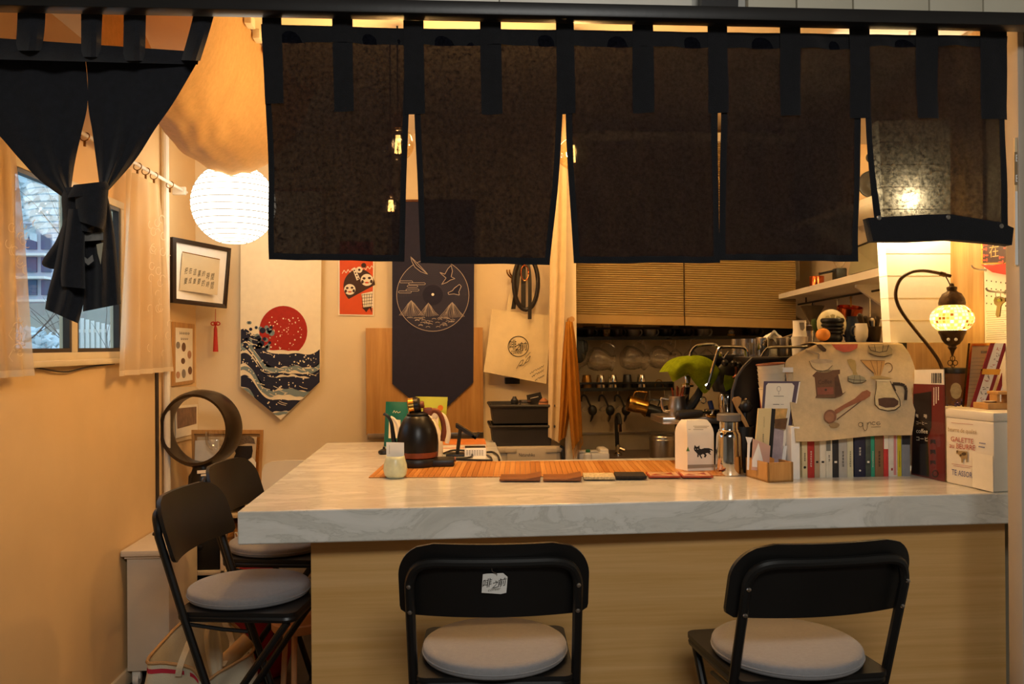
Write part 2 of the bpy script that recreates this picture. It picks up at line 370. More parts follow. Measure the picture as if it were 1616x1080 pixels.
# window
fr = MB(); w0 = XL-.035
for a, b, c, d in ((WY0, WY1, WZ0, WZ0+.03), (WY0, WY1, WZ1-.03, WZ1), (WY0, WY0+.035, WZ0+.03, WZ1-.03), (WY1-.035, WY1, WZ0+.03, WZ1-.03)): fr.box(w0, a, c, XL+.015, b, d, .003)
m_wf = mat('window_frame_paint', '#d8c9a8', .45, var=.04)
m_sash = mat('window_sash_metal', '#3b332b', .4, var=.06)
win = struct('window_1', fr, m_wf)
MB().box(w0, 3.215, WZ0+.03, XL+.013, 3.262, WZ1-.03, .003).build('mullion', m_wf, win)
for a, b in ((WY0+.035, 3.215), (3.262, WY1-.035)):
    MB().box(w0+.025, a, WZ0+.03, w0+.029, b, WZ1-.03).build('pane', m_pane, win)
    q = MB()
    for c in ((a, b, WZ0+.03, WZ0+.045), (a, b, WZ1-.045, WZ1-.03), (a, a+.014, WZ0+.045, WZ1-.045), (b-.014, b, WZ0+.045, WZ1-.045)): q.box(w0+.02, c[0], c[2], w0+.045, c[1], c[3])
    q.build('sash', m_sash, win)
MB().box(XL, WY0-.03, WZ0-.02, XL+.03, WY1+.02, WZ0+.002, .003).build('window_sill', m_wf, win)
MB().tube(curve([(XL+.012, 2.95, 1.385), (XL+.015, 3.15, 1.365), (XL+.015, 3.35, 1.378), (XL+.012, 3.6, 1.384)], 16), .003, 6).build('cable', m_blackp, win)
# ---------------------------------------------------------------- outside the window
m_bld = mat('far_facade', '#b9bcc4', .8, var=.06, vs=1); m_bw = mat('far_window', '#34506e', .3, var=.1, vs=2)
bd = thing('far_building', 'pale apartment building seen through the left pane behind the tied curtain', 'building', (-9.6, 18, 0))
MB().box(-14, 18, 0, -8.3, 23, 4.0).build('wall', m_bld, bd)
MB().box(-14.2, 17.8, 4.0, -8.1, 23.2, 4.2).build('roof', m_bld, bd)
for i in range(4):
    for j in range(3):
        q = MB().box(-9.35+i*.29, 17.96, 2.55+j*.47, -9.15+i*.29, 18.02, 2.86+j*.47); q.build('window', m_bw, bd)
for j in range(3): MB().box(-9.6, 17.7, 2.4+j*.47, -8.3, 18, 2.45+j*.47).build('balcony', m_white, bd)
tag(MB().box(-10, 13.5, 0, -3, 13.8, 2.15).build('garden_wall', mat('far_wall', '#a9a698', .9, var=.15, vs=2, bump=.3)), 'weathered grey garden wall outside below the pale building', 'wall')
tag(MB().box(-16, 4.9, -.3, -1.7, 26, -.02).build('ground', mat('far_ground', '#8d9490', .9, var=.2, vs=1)), 'bare grey ground of the yard outside the window', 'ground', kind='stuff')
def twig_tree(name, label, base, h, seed, spread, r0=.05, lean=(0, 0)):
    rr = random.Random(seed); t = thing(name, label, 'tree', base); mb = MB(); B = Vector(base)
    def grow(p, d, l, r, k):
        pts = [p]; q = p.copy(); dd = d.copy()
        for i in range(4):
            dd = (dd+Vector((rr.uniform(-.25, .25), rr.uniform(-.25, .25), rr.uniform(-.05, .2)))*.5).normalized(); q = q+dd*l/4; pts.append(q.copy())
        mb.tube(pts, [r*(1-.12*i) for i in range(5)], 5)
        if k:
            for _ in range(3):
                i = rr.randint(1, 4); e = (dd+Vector((rr.uniform(-1, 1), rr.uniform(-1, 1), rr.uniform(-.2, .7)))*spread).normalized(); grow(pts[i], e, l*.62, r*.55, k-1)
    grow(B, Vector((lean[0], lean[1], 1)).normalized(), h*.5, r0, 4); mb.build('trunk', mat('bare_bark', '#4a4440', .9, var=.2), t, recalc=False); return t
twig_tree('bare_tree', 'bare branching tree outside seen in the left pane', (-4.0, 7.6, 0), 4.4, 3, .8, .035)
twig_tree('bare_tree', 'thin bare sapling leaning across the right hand pane outside', (-3.1, 7.9, 0), 3.4, 9, .7, .022, (-.25, 0))
def bush(label, c, r, n, seed, m, leaf=.05):
    rr = random.Random(seed); mb = MB()
    for _ in range(n):
        d = Vector((rr.gauss(0, 1), rr.gauss(0, 1), rr.gauss(0, 1))); d.normalize(); p = Vector(c)+Vector((d.x*r[0], d.y*r[1], d.z*r[2]))*rr.uniform(.55, 1)
        a = Vector((rr.gauss(0, 1), rr.gauss(0, 1), rr.gauss(0, 1))).normalized()*leaf; b = a.orthogonal().normalized()*leaf*.7
        mb.poly([p-a, p+b, p+a, p-b])
    t = thing('blossom_bush', label, 'bush', (c[0], c[1], 0)); mb.build('blossom', m, t, smooth=0, recalc=False)['kind'] = 'stuff'
    MB().tube([(c[0], c[1], 0), (c[0], c[1], c[2])], [.04, .02], 6).build('stem', MC['bare_bark'], t)
bush('white flowering bush at the foot of the left window pane outside', (-4.35, 8.7, 1.35), (.5, .5, .33), 1500, 1, mat('blossom_white', '#d5e2e4', .8, var=.1))
bush('tall frosty white crown high behind the left window pane outside', (-6.3, 12.2, 4.2), (1.3, 1.2, 1.25), 2400, 2, MC['blossom_white'], .09)
fe = thing('picket_fence', 'pale picket fence on a slope outside the right window pane', 'fence', (-4.0, 9.4, 0))
for i in range(16):
    x = -4.25+i*.055; MB().box(x, 9.4, 1.2-.0*i, x+.028, 9.42, 1.83-i*.014).build('picket', m_white, fe)
for z in (1.3, 1.62): MB().box(-4.3, 9.42, z, -3.35, 9.44, z+.035).build('rail', m_white, fe)
# ================================================================ noren
def nz(x, z, s=1.0): return .006*sin(x*31+sin(z*9)*1.3)+.004*sin(x*67+z*13)+.003*sin(z*21+x*15)
def sheet(Lp, Rp, v0, v1, u0, u1, Y, nu, nv, wob=1, thick=None):
    def fn(u, v):
        a = interp([(q[0], q[1], 0) for q in Lp], v0+(v1-v0)*v); b = interp([(q[0], q[1], 0) for q in Rp], v0+(v1-v0)*v)
        p = a.lerp(b, u0+(u1-u0)*u); w = U(p.x, p.y, Y=Y); w.y += wob*nz(w.x, w.z)*min(1, v+v0+.15); return w
    return MB().grid(fn, nu, nv, thick)
NY = 2.155
nor = thing('noren_curtain', 'long navy five-panel split doorway curtain hanging over the bar', 'curtain', (.35, NY, 1.7))
PAN = [([(412, 38), (420, 180), (424, 290), (425, 410)], [(650, 45), (645, 180), (641, 290), (638, 413)]),
       ([(652, 45), (654, 180), (659, 290), (664, 416)], [(890, 47), (888, 180), (881, 290), (868, 418)]),
       ([(892, 47), (893, 180), (898, 290), (905, 416)], [(1132, 51), (1133, 180), (1135, 290), (1136, 415)]),
       ([(1134, 51), (1138, 180), (1137, 290), (1135, 411)], [(1357, 54), (1359, 180), (1358, 290), (1355, 413)]),
       ([(1360, 54), (1365, 160), (1372, 270), (1381, 352)], [(1590, 57), (1587, 150), (1588, 270), (1594, 358)])]
for k, (Lp, Rp) in enumerate(PAN):
    y = NY+(.004 if k == 3 else 0)
    sheet(Lp, Rp, 0, 1, 0, 1, y, 36, 44).build('panel', m_navy, nor, recalc=False)
    w = 10/(Rp[0][0]-Lp[0][0])
    for u0, u1 in ((0, w), (1-w, 1)): sheet(Lp, Rp, .02, 1, u0, u1, y-.0025, 2, 44).build('hem', m_navyd, nor, recalc=False)
    sheet(Lp, Rp, 0, 32/370, 0, 1, y-.003, 36, 4).build('top_band', m_navyd, nor, recalc=False)
    if k < 4: sheet(Lp, Rp, 1-17/375, 1, 0, 1, y-.003, 36, 3).build('hem', m_navyd, nor, recalc=False)
for x0, x1, yb in ((413, 443, 165), (524, 556, 176), (636, 668, 180), (757, 790, 180), (877, 905, 179), (997, 1030, 178), (1116, 1147, 178), (1230, 1262, 182), (1340, 1372, 186), (1445, 1480, 187), (1546, 1589, 188)):
    yt = 0+(x0-400)*.014
    d = 3 if x0 > 420 else 6
    sheet([(x0, yt), (x0+d*.4, yb*.5), (x0+d, yb)], [(x1, yt), (x1+d*.4, yb*.5), (x1+d, yb)], 0, 1, 0, 1, NY-.006, 4, 24, .9).build('strap', m_navyd, nor, recalc=False)
cp = [(1370, 344), (1455, 339), (1500, 338), (1580, 351), (1600, 360), (1597, 387), (1560, 383), (1500, 378), (1440, 381), (1378, 381)]
q = MB(); q.prism(pts2(PY(NY-.022), cp), (0, .03, 0)); q = q.build('rolled_cuff', m_navyd, nor)
for sx, sy in ((1387, 344), (1496, 343), (1580, 357)):
    MB().lathe([(.0065, 0), (.006, .002), (.002, .003)], U(sx, sy, Y=NY-.0222), 14, Matrix.Rotation(pi/2, 3, 'X')).build('snap', m_steel, q)
# tied curtain on the left
def pillow(L, R, Y, bulge, n=20, m=28, folds=0, fa=.01, back=.35):
    def row(v):
        a = interp([(p[0], p[1], 0) for p in L], v); b = interp([(p[0], p[1], 0) for p in R], v); out = []
        for i in range(n+1):
            u = i/n; p = a.lerp(b, u); d = -bulge*sin(pi*u)**.7-(fa*sin(folds*2*pi*u+v*2)*sin(pi*u) if folds else 0); out.append(U(p.x, p.y, Y=Y+d))
        for i in range(n-1, 0, -1):
            u = i/n; p = a.lerp(b, u); out.append(U(p.x, p.y, Y=Y+bulge*back*sin(pi*u)))
        return out
    vs = []; fs = []; k = 2*n
    for j in range(m+1): vs += row(j/m)
    for j in range(m): fs += [(j*k+i, j*k+(i+1) % k, (j+1)*k+(i+1) % k, (j+1)*k+i) for i in range(k)]
    fs += [tuple(range(k)), tuple(m*k+i for i in range(k))]
    return MB().add(vs, fs)
TY = 2.16
m_long = m_navyd; m_navyd = mat('navy_linen_tied', '#15161c', .92, var=.25, vs=60, bump=.3, bs=400, sheen=.1)
tc_ = thing('tied_curtain', 'navy doorway curtain gathered and knotted in front of the window', 'curtain', (-.95, TY, 1.5))
def wavy(L, R, Y, nu=24, nv=30, amp=.012, fr=5, ph=0):
    def fn(u, v):
        a = interp([(p[0], p[1], 0) for p in L], v); b = interp([(p[0], p[1], 0) for p in R], v); p = a.lerp(b, u)
        return U(p.x, p.y, Y=Y-.05*v*v*sin(pi*u)+amp*sin(fr*2*pi*u+ph+v*1.2)*(.25+v)*sin(pi*min(1, u*1.0+.0001)) )
    return MB().grid(fn, nu, nv)
wavy([(-150, 60), (-70, 150), (-10, 205), (30, 250), (62, 284), (100, 312)], [(132, 72), (137, 118), (138, 166), (128, 212), (118, 258), (112, 300)], TY, amp=.006, fr=3).build('panel', m_navyd, tc_, recalc=False)
wavy([(132, 72), (138, 118), (139, 166), (146, 210), (152, 255), (158, 300)], [(317, 88), (300, 118), (272, 165), (244, 205), (214, 252), (172, 300)], TY, ph=1, fr=3, amp=.008).build('panel', m_navyd, tc_, recalc=False)
wavy([(-150, 50), (-150, 66), (-150, 90)], [(316, 82), (314, 92), (312, 102)], TY-.004, 40, 5, .006, 7).build('top_band', m_navyd, tc_, recalc=False)
for a, b in (([(28, -5), (27, 40), (24, 80)], [(72, -5), (71, 40), (66, 80)]), ([(128, -5), (128, 40), (128, 90)], [(163, -5), (161, 40), (159, 90)]), ([(195, -5), (195, 40), (194, 96)], [(231, -5), (230, 40), (229, 96)]), ([(312, -5), (300, 45), (286, 95)], [(345, -5), (332, 45), (316, 96)])):
    wavy(a, b, TY-.01, 4, 10, .001, 1).build('strap', m_navyd, tc_, recalc=False)
pillow([(100, 296), (97, 315), (100, 340), (108, 360)], [(172, 292), (170, 318), (168, 345), (166, 372)], TY-.03, .045, folds=2, fa=.008).build('knot', m_navyd, tc_)
pillow([(116, 292), (112, 300), (106, 312)], [(168, 286), (172, 294), (170, 306)], TY-.07, .03, m=10).build('knot_wrap', m_navyd, tc_)
pillow([(138, 300), (134, 350), (132, 420), (131, 492)], [(168, 300), (178, 350), (186, 420), (191, 480)], TY-.01, .03, folds=2, fa=.012).build('tail', m_navyd, tc_)
pillow([(104, 340), (88, 380), (66, 414), (78, 424)], [(130, 340), (122, 380), (112, 414), (104, 428)], TY+.0, .02, folds=1, fa=.01).build('tail', m_navyd, tc_)
pillow([(100, 345), (86, 420), (76, 460), (71, 488)], [(140, 345), (136, 420), (133, 470), (124, 511)], TY-.02, .03, folds=2, fa=.012).build('tail', m_navyd, tc_)
pillow([(108, 330), (102, 380), (96, 430), (97, 452)], [(135, 330), (134, 380), (134, 430), (135, 456)], TY-.06, .025, folds=1, fa=.008).build('tail', m_navyd, tc_)
pillow([(118, 300), (120, 330), (126, 350)], [(170, 300), (168, 340), (163, 362)], TY-.075, .03, m=14).build('tail', m_navyd, tc_)
m_lg = mat('grey_print', '#6e6b66', .8, var=.3, vs=60)
pg = PY(TY-.052)
ink('print', pg, [[(133, 369), (163, 366), (163, 379), (133, 381)]], m_lg, tc_, .01); ink('print', pg, [[(152, 386), (163, 383), (159, 418), (154, 400)]], mat('pale_print', '#a39a83', .8), tc_, .01)
ink('print', pg, [[(133, 405), (138, 409), (146, 402), (148, 412), (139, 419), (134, 414)]], m_lg, tc_, .01)
# ================================================================ ceiling drape
m_drape = cloth('drape_muslin', '#d9b98a', '#d8a86a', tr=0, tl=.3, var=.1)
Lc = [(-1.10, 2.62, 2.63), (-1.12, 3.05, 2.63), (-1.20, 3.5, 2.63), (-1.26, 3.95, 2.63)]
Rc = [(-.70, 2.62, 2.63), (-.74, 3.0, 2.63), (-.74, 3.45, 2.63), (-.64, 3.95, 2.63)]
def dr(u, v):
    a = interp(Lc, v); b = interp(Rc, v); sag = .92-.06*v
    c1 = a.lerp(b, .06)+Vector((-.10+.02*v, 0, -sag*.60)); c2 = a.lerp(b, .70)+Vector((.05, 0, -sag*.60))
    p = a*(1-u)**3+c1*3*u*(1-u)**2+c2*3*u*u*(1-u)+b*u**3
    w = sin(pi*u)
    p += Vector((.006*sin(v*13+u*5), 0, .004*sin(v*17-u*9)+.003*sin(v*31+u*37)+.004*sin(u*63+v*11)))*w
    return p
d_ = thing('ceiling_drape', 'cream muslin swag sagging from the ceiling above the white lantern', 'drape', (-.95, 3.3, 2.1))
MB().grid(dr, 40, 56).build('cloth', m_drape, d_, smooth=180, recalc=False)
for i in range(7):
    v = .18+i*.11; p = interp(Rc, v)
    MB().box(p.x+.004, p.y-.03, 2.605-.0*i, p.x+.03, p.y+.03, 2.64, .002).build('clip', m_white, d_)
# ================================================================ lamps
m_lan = glow('lantern_paper', (1, .86, .66), 4.6); m_lrib = glow('lantern_rib', (1, .78, .5), .45)
ln = thing('paper_lantern', 'round white paper lantern glowing beside the wave banner', 'lantern', (0, 0, 0)); 
lc = U(369, 322, Y=4.12); R0 = 63*4.12/FPX; ln.location = lc; WM[ln.name] = Matrix.Translation(lc)
prof = []
for i in range(49):
    a = -pi/2*.80+(pi/2*.80+pi/2*.86)*i/48; r = R0*cos(a)*(1+.006*cos(i*pi)); prof.append((max(.02, r), R0*sin(a)))
MB().lathe(prof, lc, 40, cap=False).build('shade', m_lan, ln, smooth=0)
for i in range(3, 46, 3): MB().tube([lc+Vector((prof[i][0]*1.002*cos(k*pi/20), prof[i][0]*1.002*sin(k*pi/20), prof[i][1])) for k in range(40)], .0028, 4, closed=True).build('rib', m_lrib, ln)
zb = prof[0][1]; rb = prof[0][0]
MB().tube([lc+Vector((rb*cos(i*pi/12), rb*sin(i*pi/12), zb)) for i in range(24)], .003, 6, closed=True).build('rim', m_white, ln)
MB().tube([lc+Vector((0, 0, prof[-1][1])), (lc.x, lc.y, ZC)], .004, 6).build('cord', m_white, ln)
MB().tube([lc+Vector((-prof[-1][0], 0, prof[-1][1])), lc+Vector((prof[-1][0], 0, prof[-1][1]))], .004, 6).build('hanger', m_steel, ln)
m_fil = glow('filament', (1, .56, .18), 150)
m_bglass = glass('amber_glass', (1, .90, .70), .12)
def bulb(label, px, py, Y, r, w):
    c = U(px, py, Y=Y); t = thing('globe_bulb', label, 'bulb', c, 0, None)
    pr = [(.0, -r)]+[(r*cos(a), r*sin(a)) for a in [-pi/2+pi*.86*i/16 for i in range(1, 17)]]+[(r*.28, r*1.05)]
    MB().lathe(pr, c, 28, cap=False).build('bulb_glass', m_bglass, t)
    q = MB()
    for i in range(6): q.tube([c+Vector((.010*cos(i*pi/3), .010*sin(i*pi/3), -r*.55)), c+Vector((.007*cos(i*pi/3+.5), .007*sin(i*pi/3+.5), r*.55))], .0028, 6)
    q.build('filament', m_fil, t)
    MB().lathe([(r*.30, r*.98), (r*.34, r*1.1), (.022, r*1.75), (.012, r*1.95)], c, 18).build('socket', m_brass, t)
    MB().tube([c+Vector((0, 0, r*1.9)), (c.x, c.y, ZC)], .0035, 6).build('cord', m_blackp, t)
    lamp('bulb_light', c, w, WARM, .025)
bulb('large clear globe bulb seen in the first slit of the long curtain', 628, 228, 3.15, .060, 17.5)
bulb('small clear globe bulb hanging lowest behind the first curtain panel', 617, 325, 3.35, .040, 6)
bulb('clear globe bulb hanging at the slit between second and third panels', 903, 243, 3.15, .058, 17.5)
# paper shade lamp
wl = thing('paper_shade_lamp', 'tall square ribbed white paper shade glowing behind the mosaic lamp', 'lamp', U(1441, 540, Y=3.08))
m_shade = cloth('shade_paper', '#f6ecd0', '#f8eccb', tr=0, tl=.8, var=.03)
A = [U(1406, 541, Y=3.08), U(1500, 541, Y=3.08)]; B = [U(1386, 190, Y=3.08), U(1500, 190, Y=3.08)]
dpt = .06
def shade_side(p0, p1, q0, q1):
    def fn(u, v):
        p = p0.lerp(p1, u).lerp(q0.lerp(q1, u), v); return p
    return fn
V3 = Vector((0, dpt, 0)); mb = MB()
for p0, p1, q0, q1 in ((A[0], A[1], B[0], B[1]), (A[0]+V3, A[1]+V3, B[0]+V3, B[1]+V3), (A[0], A[0]+V3, B[0], B[0]+V3), (A[1], A[1]+V3, B[1], B[1]+V3)):
    mb.grid(shade_side(p0, p1, q0, q1), 2, 22)
mb.build('shade', m_shade, wl, smooth=0)
m_rib = mat('shade_rib', '#c9ae74', .7, var=.1)
for i in range(11):
    t = i/10; ps = [A[0].lerp(B[0], t), A[1].lerp(B[1], t), A[1].lerp(B[1], t)+V3, A[0].lerp(B[0], t)+V3]
    MB().tube([p+Vector((0, -.0004 if k < 2 else .0004, 0)) for k, p in enumerate(ps)], .0011, 4, closed=True).build('rib', m_rib, wl)
c = (B[0]+B[1])/2+Vector((0, dpt/2, 0)); MB().tube([c, (c.x, c.y, ZC)], .004, 6).build('cord', m_white, wl)
MB().tube([B[0]+V3/2, B[1]+V3/2], .003, 6).build('hanger', m_steel, wl)
lamp('shade_light', c+Vector((-.02, 0, -.30)), 20, PALE, .02)
# ================================================================ sheer curtains on the left wall
m_sheer = cloth('sheer_voile', '#ead7b4', '#ead7b4', tr=.26, tl=.5, var=.12, wmin=.8)
m_emb = cloth('embroidery_thread', '#f0e2c6', '#f0e2c6', tr=.1, tl=.4)
RZ = 2.245; RXr = -1.365
rd = thing('curtain_rod', 'thin white curtain rod along the left wall above the window', 'rod', (RXr, 3.4, RZ))
MB().tube([(RXr, 2.3, RZ), (RXr, 4.42, RZ)], .008, 10).build('rod', m_white, rd)
for y in (2.4, 4.38): MB().box(XL, y-.012, RZ-.02, RXr+.01, y+.012, RZ+.02, .003).build('bracket', m_white, rd)
def ring(y):
    t = thing('curtain_ring', None, 'ring', (RXr, y, RZ), 0, 'rings on the curtain rod')
    MB().tube([(RXr+.017*cos(i*pi/8), y+.006*sin(i*pi/8), RZ-.009+.017*sin(i*pi/8)) for i in range(16)], .0022, 6, closed=True).build('hoop', m_brass, t)
    MB().box(RXr-.004, y-.005, RZ-.046, RXr+.004, y+.005, RZ-.026, .0015).build('clip', m_brass, t); return t
for px in (134, 217, 230, 243, 268): ring(U(px, 260, X=RXr).y)['label'] = {134: 'small dark clip ring framed in the slit of the tied curtain', 217: 'dark clip ring nearest the tied curtain in the row of four', 230: 'second dark clip ring from the tied curtain on the white rod', 243: 'third dark clip ring from the tied curtain on the white rod', 268: 'dark clip ring nearest the paper lantern on the white rod'}[px]
def sheer(label, y0, y1, y0b, y1b, zb, folds, rings):
    t = thing('sheer_curtain', label, 'curtain', (RXr, (y0+y1)/2, zb))
    def fn(u, v):
        y = (y0+(y1-y0)*u)*(1-v)+(y0b+(y1b-y0b)*u)*v
        return (RXr+.016*sin(u*folds*2*pi+v)*(.6+.4*v)+.006*sin(u*31+v*5), y, RZ-.045-(RZ-.045-zb)*v)
    MB().grid(fn, 60, 24).build('voile', m_sheer, t, smooth=180, recalc=False)
    MB().grid(lambda u, v: Vector(fn(u, .975+.025*v))+Vector((.001, 0, 0)), 60, 2).build('hem', m_emb, t, smooth=180, recalc=False)
    return t
s1 = sheer('embroidered sheer curtain at the far left edge of the window', 2.35, 2.70, 2.35, 2.83, 1.362, 5, 0)
s2 = sheer('embroidered sheer curtain between the window and the framed calligraphy', 3.62, 4.02, 3.52, 4.18, 1.335, 4, 0)
pe = PX(RXr+.022)
ps = stroke([(24, 525), (34, 527), (34, 539), (24, 537), (24, 525)], 1.2)+stroke([(26, 536), (32, 528)], 1)
for cx, cy, s_ in ((28, 515, 1), (28, 549, -1)): ps += arcline(cx, cy, 7, 6, 2.2, 6.6, 1.3)+arcline(cx+4, cy-9*s_, 4, 4, 0, 5, 1.2)+stroke([(cx-6, cy), (cx-14, cy+14), (cx-8, cy+22)], 1.1)
for k in range(14): ps += arcline(12+random.random()*46, 350+random.random()*80, 5, 7, random.random()*3, 4+random.random()*2, 1)
ink('embroidery', pe, ps, m_emb, s1, .002)['kind'] = 'stuff'
ps = []
for k in range(26): ps += arcline(236+random.random()*36, 340+random.random()*220, 4, 6, random.random()*3, 4+random.random()*2, .9)
ink('embroidery', pe, ps, m_emb, s2, .002)['kind'] = 'stuff'
# ================================================================ the bar
def marble(name):
    m = mat(name, '#e4e1d8', .17, var=0, coat=.2); nt = m.node_tree; N = nt.nodes; L = nt.links; b = N['Principled BSDF']
    tc = N.new('ShaderNodeTexCoord'); mp = N.new('ShaderNodeMapping'); mp.inputs['Rotation'].default_value = (.5, .75, .35); mp.inputs['Scale'].default_value = (1, 2.6, 2.6)
    L.new(tc.outputs['Object'], mp.inputs[0])
    n1 = N.new('ShaderNodeTexNoise'); n1.inputs['Scale'].default_value = 3.2; n1.inputs['Detail'].default_value = 9; n1.inputs['Roughness'].default_value = .62; n1.inputs['Distortion'].default_value = 1.1
    L.new(mp.outputs[0], n1.inputs['Vector'])
    c1 = N.new('ShaderNodeValToRGB'); e = c1.color_ramp.elements
    e[0].position = .30; e[0].color = (*lin('#cbc8bd'), 1); e[1].position = .62; e[1].color = (*lin('#ebe8df'), 1)
    x = e.new(.46); x.color = (*lin('#dedbd0'), 1)
    x = e.new(.50); x.color = (*lin('#d0cdc2'), 1); x = e.new(.52); x.color = (*lin('#e2dfd5'), 1)
    L.new(n1.outputs['Fac'], c1.inputs[0]); L.new(c1.outputs[0], b.inputs['Base Color']); return m
m_marble = marble('veined_marble')
CT = .97
bar = thing('bar_counter', 'L-shaped bar with thick veined marble top over oak front', 'counter', (.5, 2.6, 0))
bm_ = [(-.635, 2.507), (1.95, 2.566), (1.95, 3.52), (.2, 3.50), (.2, 4.257), (-.64, 4.257)]
q = MB(); q.prism([(x, y, .872) for x, y in bm_], (0, 0, .098)); top_ = q.build('countertop', m_marble, bar)
bv = top_.modifiers.new('edge', 'BEVEL'); bv.width = .005; bv.segments = 2; bv.limit_method = 'ANGLE'
MB().box(-.446, 2.64, 0, 1.79, 2.665, .872).build('front_panel', m_oakh, bar)
MB().box(-.446, 2.665, 0, -.421, 4.2, .872).build('side_panel', m_oakh, bar)
MB().box(1.766, 2.665, 0, 1.79, 3.4, .872).build('side_panel', m_white, bar)
MB().box(.175, 3.5, 0, .195, 4.2, .872).build('side_panel', m_white, bar)
MB().box(-.2, 3.44, 0, 1.766, 3.46, .872).build('back_panel', m_white, bar)
# ================================================================ folding bar chairs
m_cush = mat('grey_felt', '#8b898a', .95, var=.05, vs=90, bump=.35, bs=500, sheen=.2)
def make_chair(label):
    t = thing('folding_bar_chair', label, 'chair', (0, 0, 0), 0, 'black folding bar chairs')
    yb = lambda z: -.07-(z-.6)*.32
    def back(u, v, off=0):
        z = .782+.193*v; h = .235; c = .092
        d = (.193*v-(.193-c)) if v > 0 else 0
        w = h-(c-sqrt(max(0, c*c-d*d)) if d > 0 else 0)
        if .185*v < .02: w -= .02-sqrt(max(0, .02**2-(.02-.185*v)**2))
        x = (u-.5)*2*w; return Vector((x, yb(z)+.042*(x/h)**2-.020+off, z))
    q = MB(); q.grid(lambda u, v: back(u, v), 18, 18, (0, .013, 0)); q.build('backrest', m_black, t, smooth=50)
    # back tube: left foot, up, across behind the plate, down to the right foot
    def ft(s_): return [(s_*.205, yb(z)-.012 if z > .6 else yb(z)-.012*z/.6, z) for z in (.012, .2, .4, .6, .74, .86)]
    arch = [(-.202, yb(.885)-.008, .885), (-.186, yb(.912)-.012, .914), (-.150, yb(.925)-.018, .928), (-.07, yb(.93)-.024, .929), (0, yb(.93)-.026, .929), (.07, yb(.93)-.024, .929), (.150, yb(.925)-.018, .928), (.186, yb(.912)-.012, .914), (.202, yb(.885)-.008, .885)]
    path = ft(-1)[:-1]+curve(ft(-1)[-1:]+arch+ft(1)[-1:], 50)+ft(1)[::-1][1:]
    MB().tube(path, .0125, 10).build('back_frame', m_black, t)
    for s_ in (-1, 1):
        MB().tube([(s_*.178, .235, .590), (s_*.182, .12, .43), (s_*.188, -.17, .012)], .0118, 10).build('rear_leg', m_black, t)
        MB().tube([(s_*.196, -.075, .585), (s_*.184, .03, .567), (s_*.180, .11, .56)], .006, 6).build('link_bar', m_black, t)
        for z in (.80, .868): MB().lathe([(.006, 0), (.005, .003), (.001, .004)], (s_*.205, yb(z)-.0245, z), 8, Matrix.Rotation(pi/2, 3, 'X')).build('bolt', m_steel, t)
        MB().lathe([(.015, 0), (.015, .028)], (s_*.205, yb(.012)-.0, .0), 10).build('foot_cap', m_blackp, t)
        MB().lathe([(.015, 0), (.015, .028)], (s_*.188, -.17, .0), 10).build('foot_cap', m_blackp, t)
    MB().tube([(-.2, yb(.24), .24), (.2, yb(.24), .24)], .010, 8).build('footrest', m_black, t)
    MB().tube([(-.186, -.10, .11), (.186, -.10, .11)], .009, 8).build('stretcher', m_black, t)
    # seat: thin tray with a turned-down rounded rim
    def rr(w, y0, y1, c, z):
        o = []
        for cx, cy, a in ((w-c, y1-c, 0), (-w+c, y1-c, pi/2), (-w+c, y0+c, pi), (w-c, y0+c, 3*pi/2)): o += [(cx+c*cos(a+i*pi/12), cy+c*sin(a+i*pi/12), z) for i in range(7)]
        return o
    q = MB(); q.prism(rr(.200, -.118, .264, .03, .612), (0, 0, .012)); q.build('seat', m_black, t)
    MB().tube(rr(.190, -.11, .256, .03, .602), .0115, 8, closed=True).build('seat_frame', m_black, t)
    return t
def make_cushion(label):
    t = thing('seat_cushion', label, 'cushion', (0, 0, 0), 0, 'round seat cushions')
    prof = [(.001, .624), (.176, .624), (.188, .628), (.192, .634), (.192, .652), (.190, .656), (.184, .660), (.172, .6625), (.12, .665), (.06, .666), (.001, .666)]
    q = MB(); q.lathe(prof, (0, 0, 0), 48, cap=False)
    for v in q.v: v.x *= 1.0; v.y *= 1.03
    q.build('pad', m_cush, t, smooth=48)
    q = MB().tube([(.1925*cos(i*pi/24), .1985*sin(i*pi/24), .6405) for i in range(48)], .0022, 5, closed=True); q.build('piping', m_cush, t)
    return t
CH = [((781, 1022), -3, 'black folding bar chair with a white hang tag on its backrest', 'round grey cushion on the chair with the hanging tag'),
      ((1240, 1022), 5, 'black folding bar chair turned aside at the right end of the bar', 'round grey cushion on the turned chair at the right'),
      ((394, 930), -98, 'black folding bar chair side-on at the left corner of the bar', 'round grey cushion on the nearer side-on chair at the left'),
      ((440, 858), -98, 'black folding bar chair half hidden behind the corner of the marble top', 'round grey cushion mostly hidden under the marble corner')]
ch0 = cu0 = None
for (px, py), deg, l1, l2 in CH:
    c = U(px, py, Z=.64); a = radians(deg); M3 = Matrix.Rotation(a, 3, 'Z'); o = Vector((c.x, c.y, 0))-M3 @ Vector((0, .045, 0))
    if ch0 is None: ch0 = make_chair(l1); cu0 = make_cushion(l2); k = ch0; k2 = cu0
    else: k = dup(ch0, l1); k2 = dup(cu0, l2)
    k.location = o; k.rotation_euler = (0, 0, a); k2.location = (c.x, c.y, 0); k2.rotation_euler = (0, 0, a)
    if px == 781: WM['tagchair'] = Matrix.Translation(o) @ Matrix.Rotation(a, 4, 'Z')
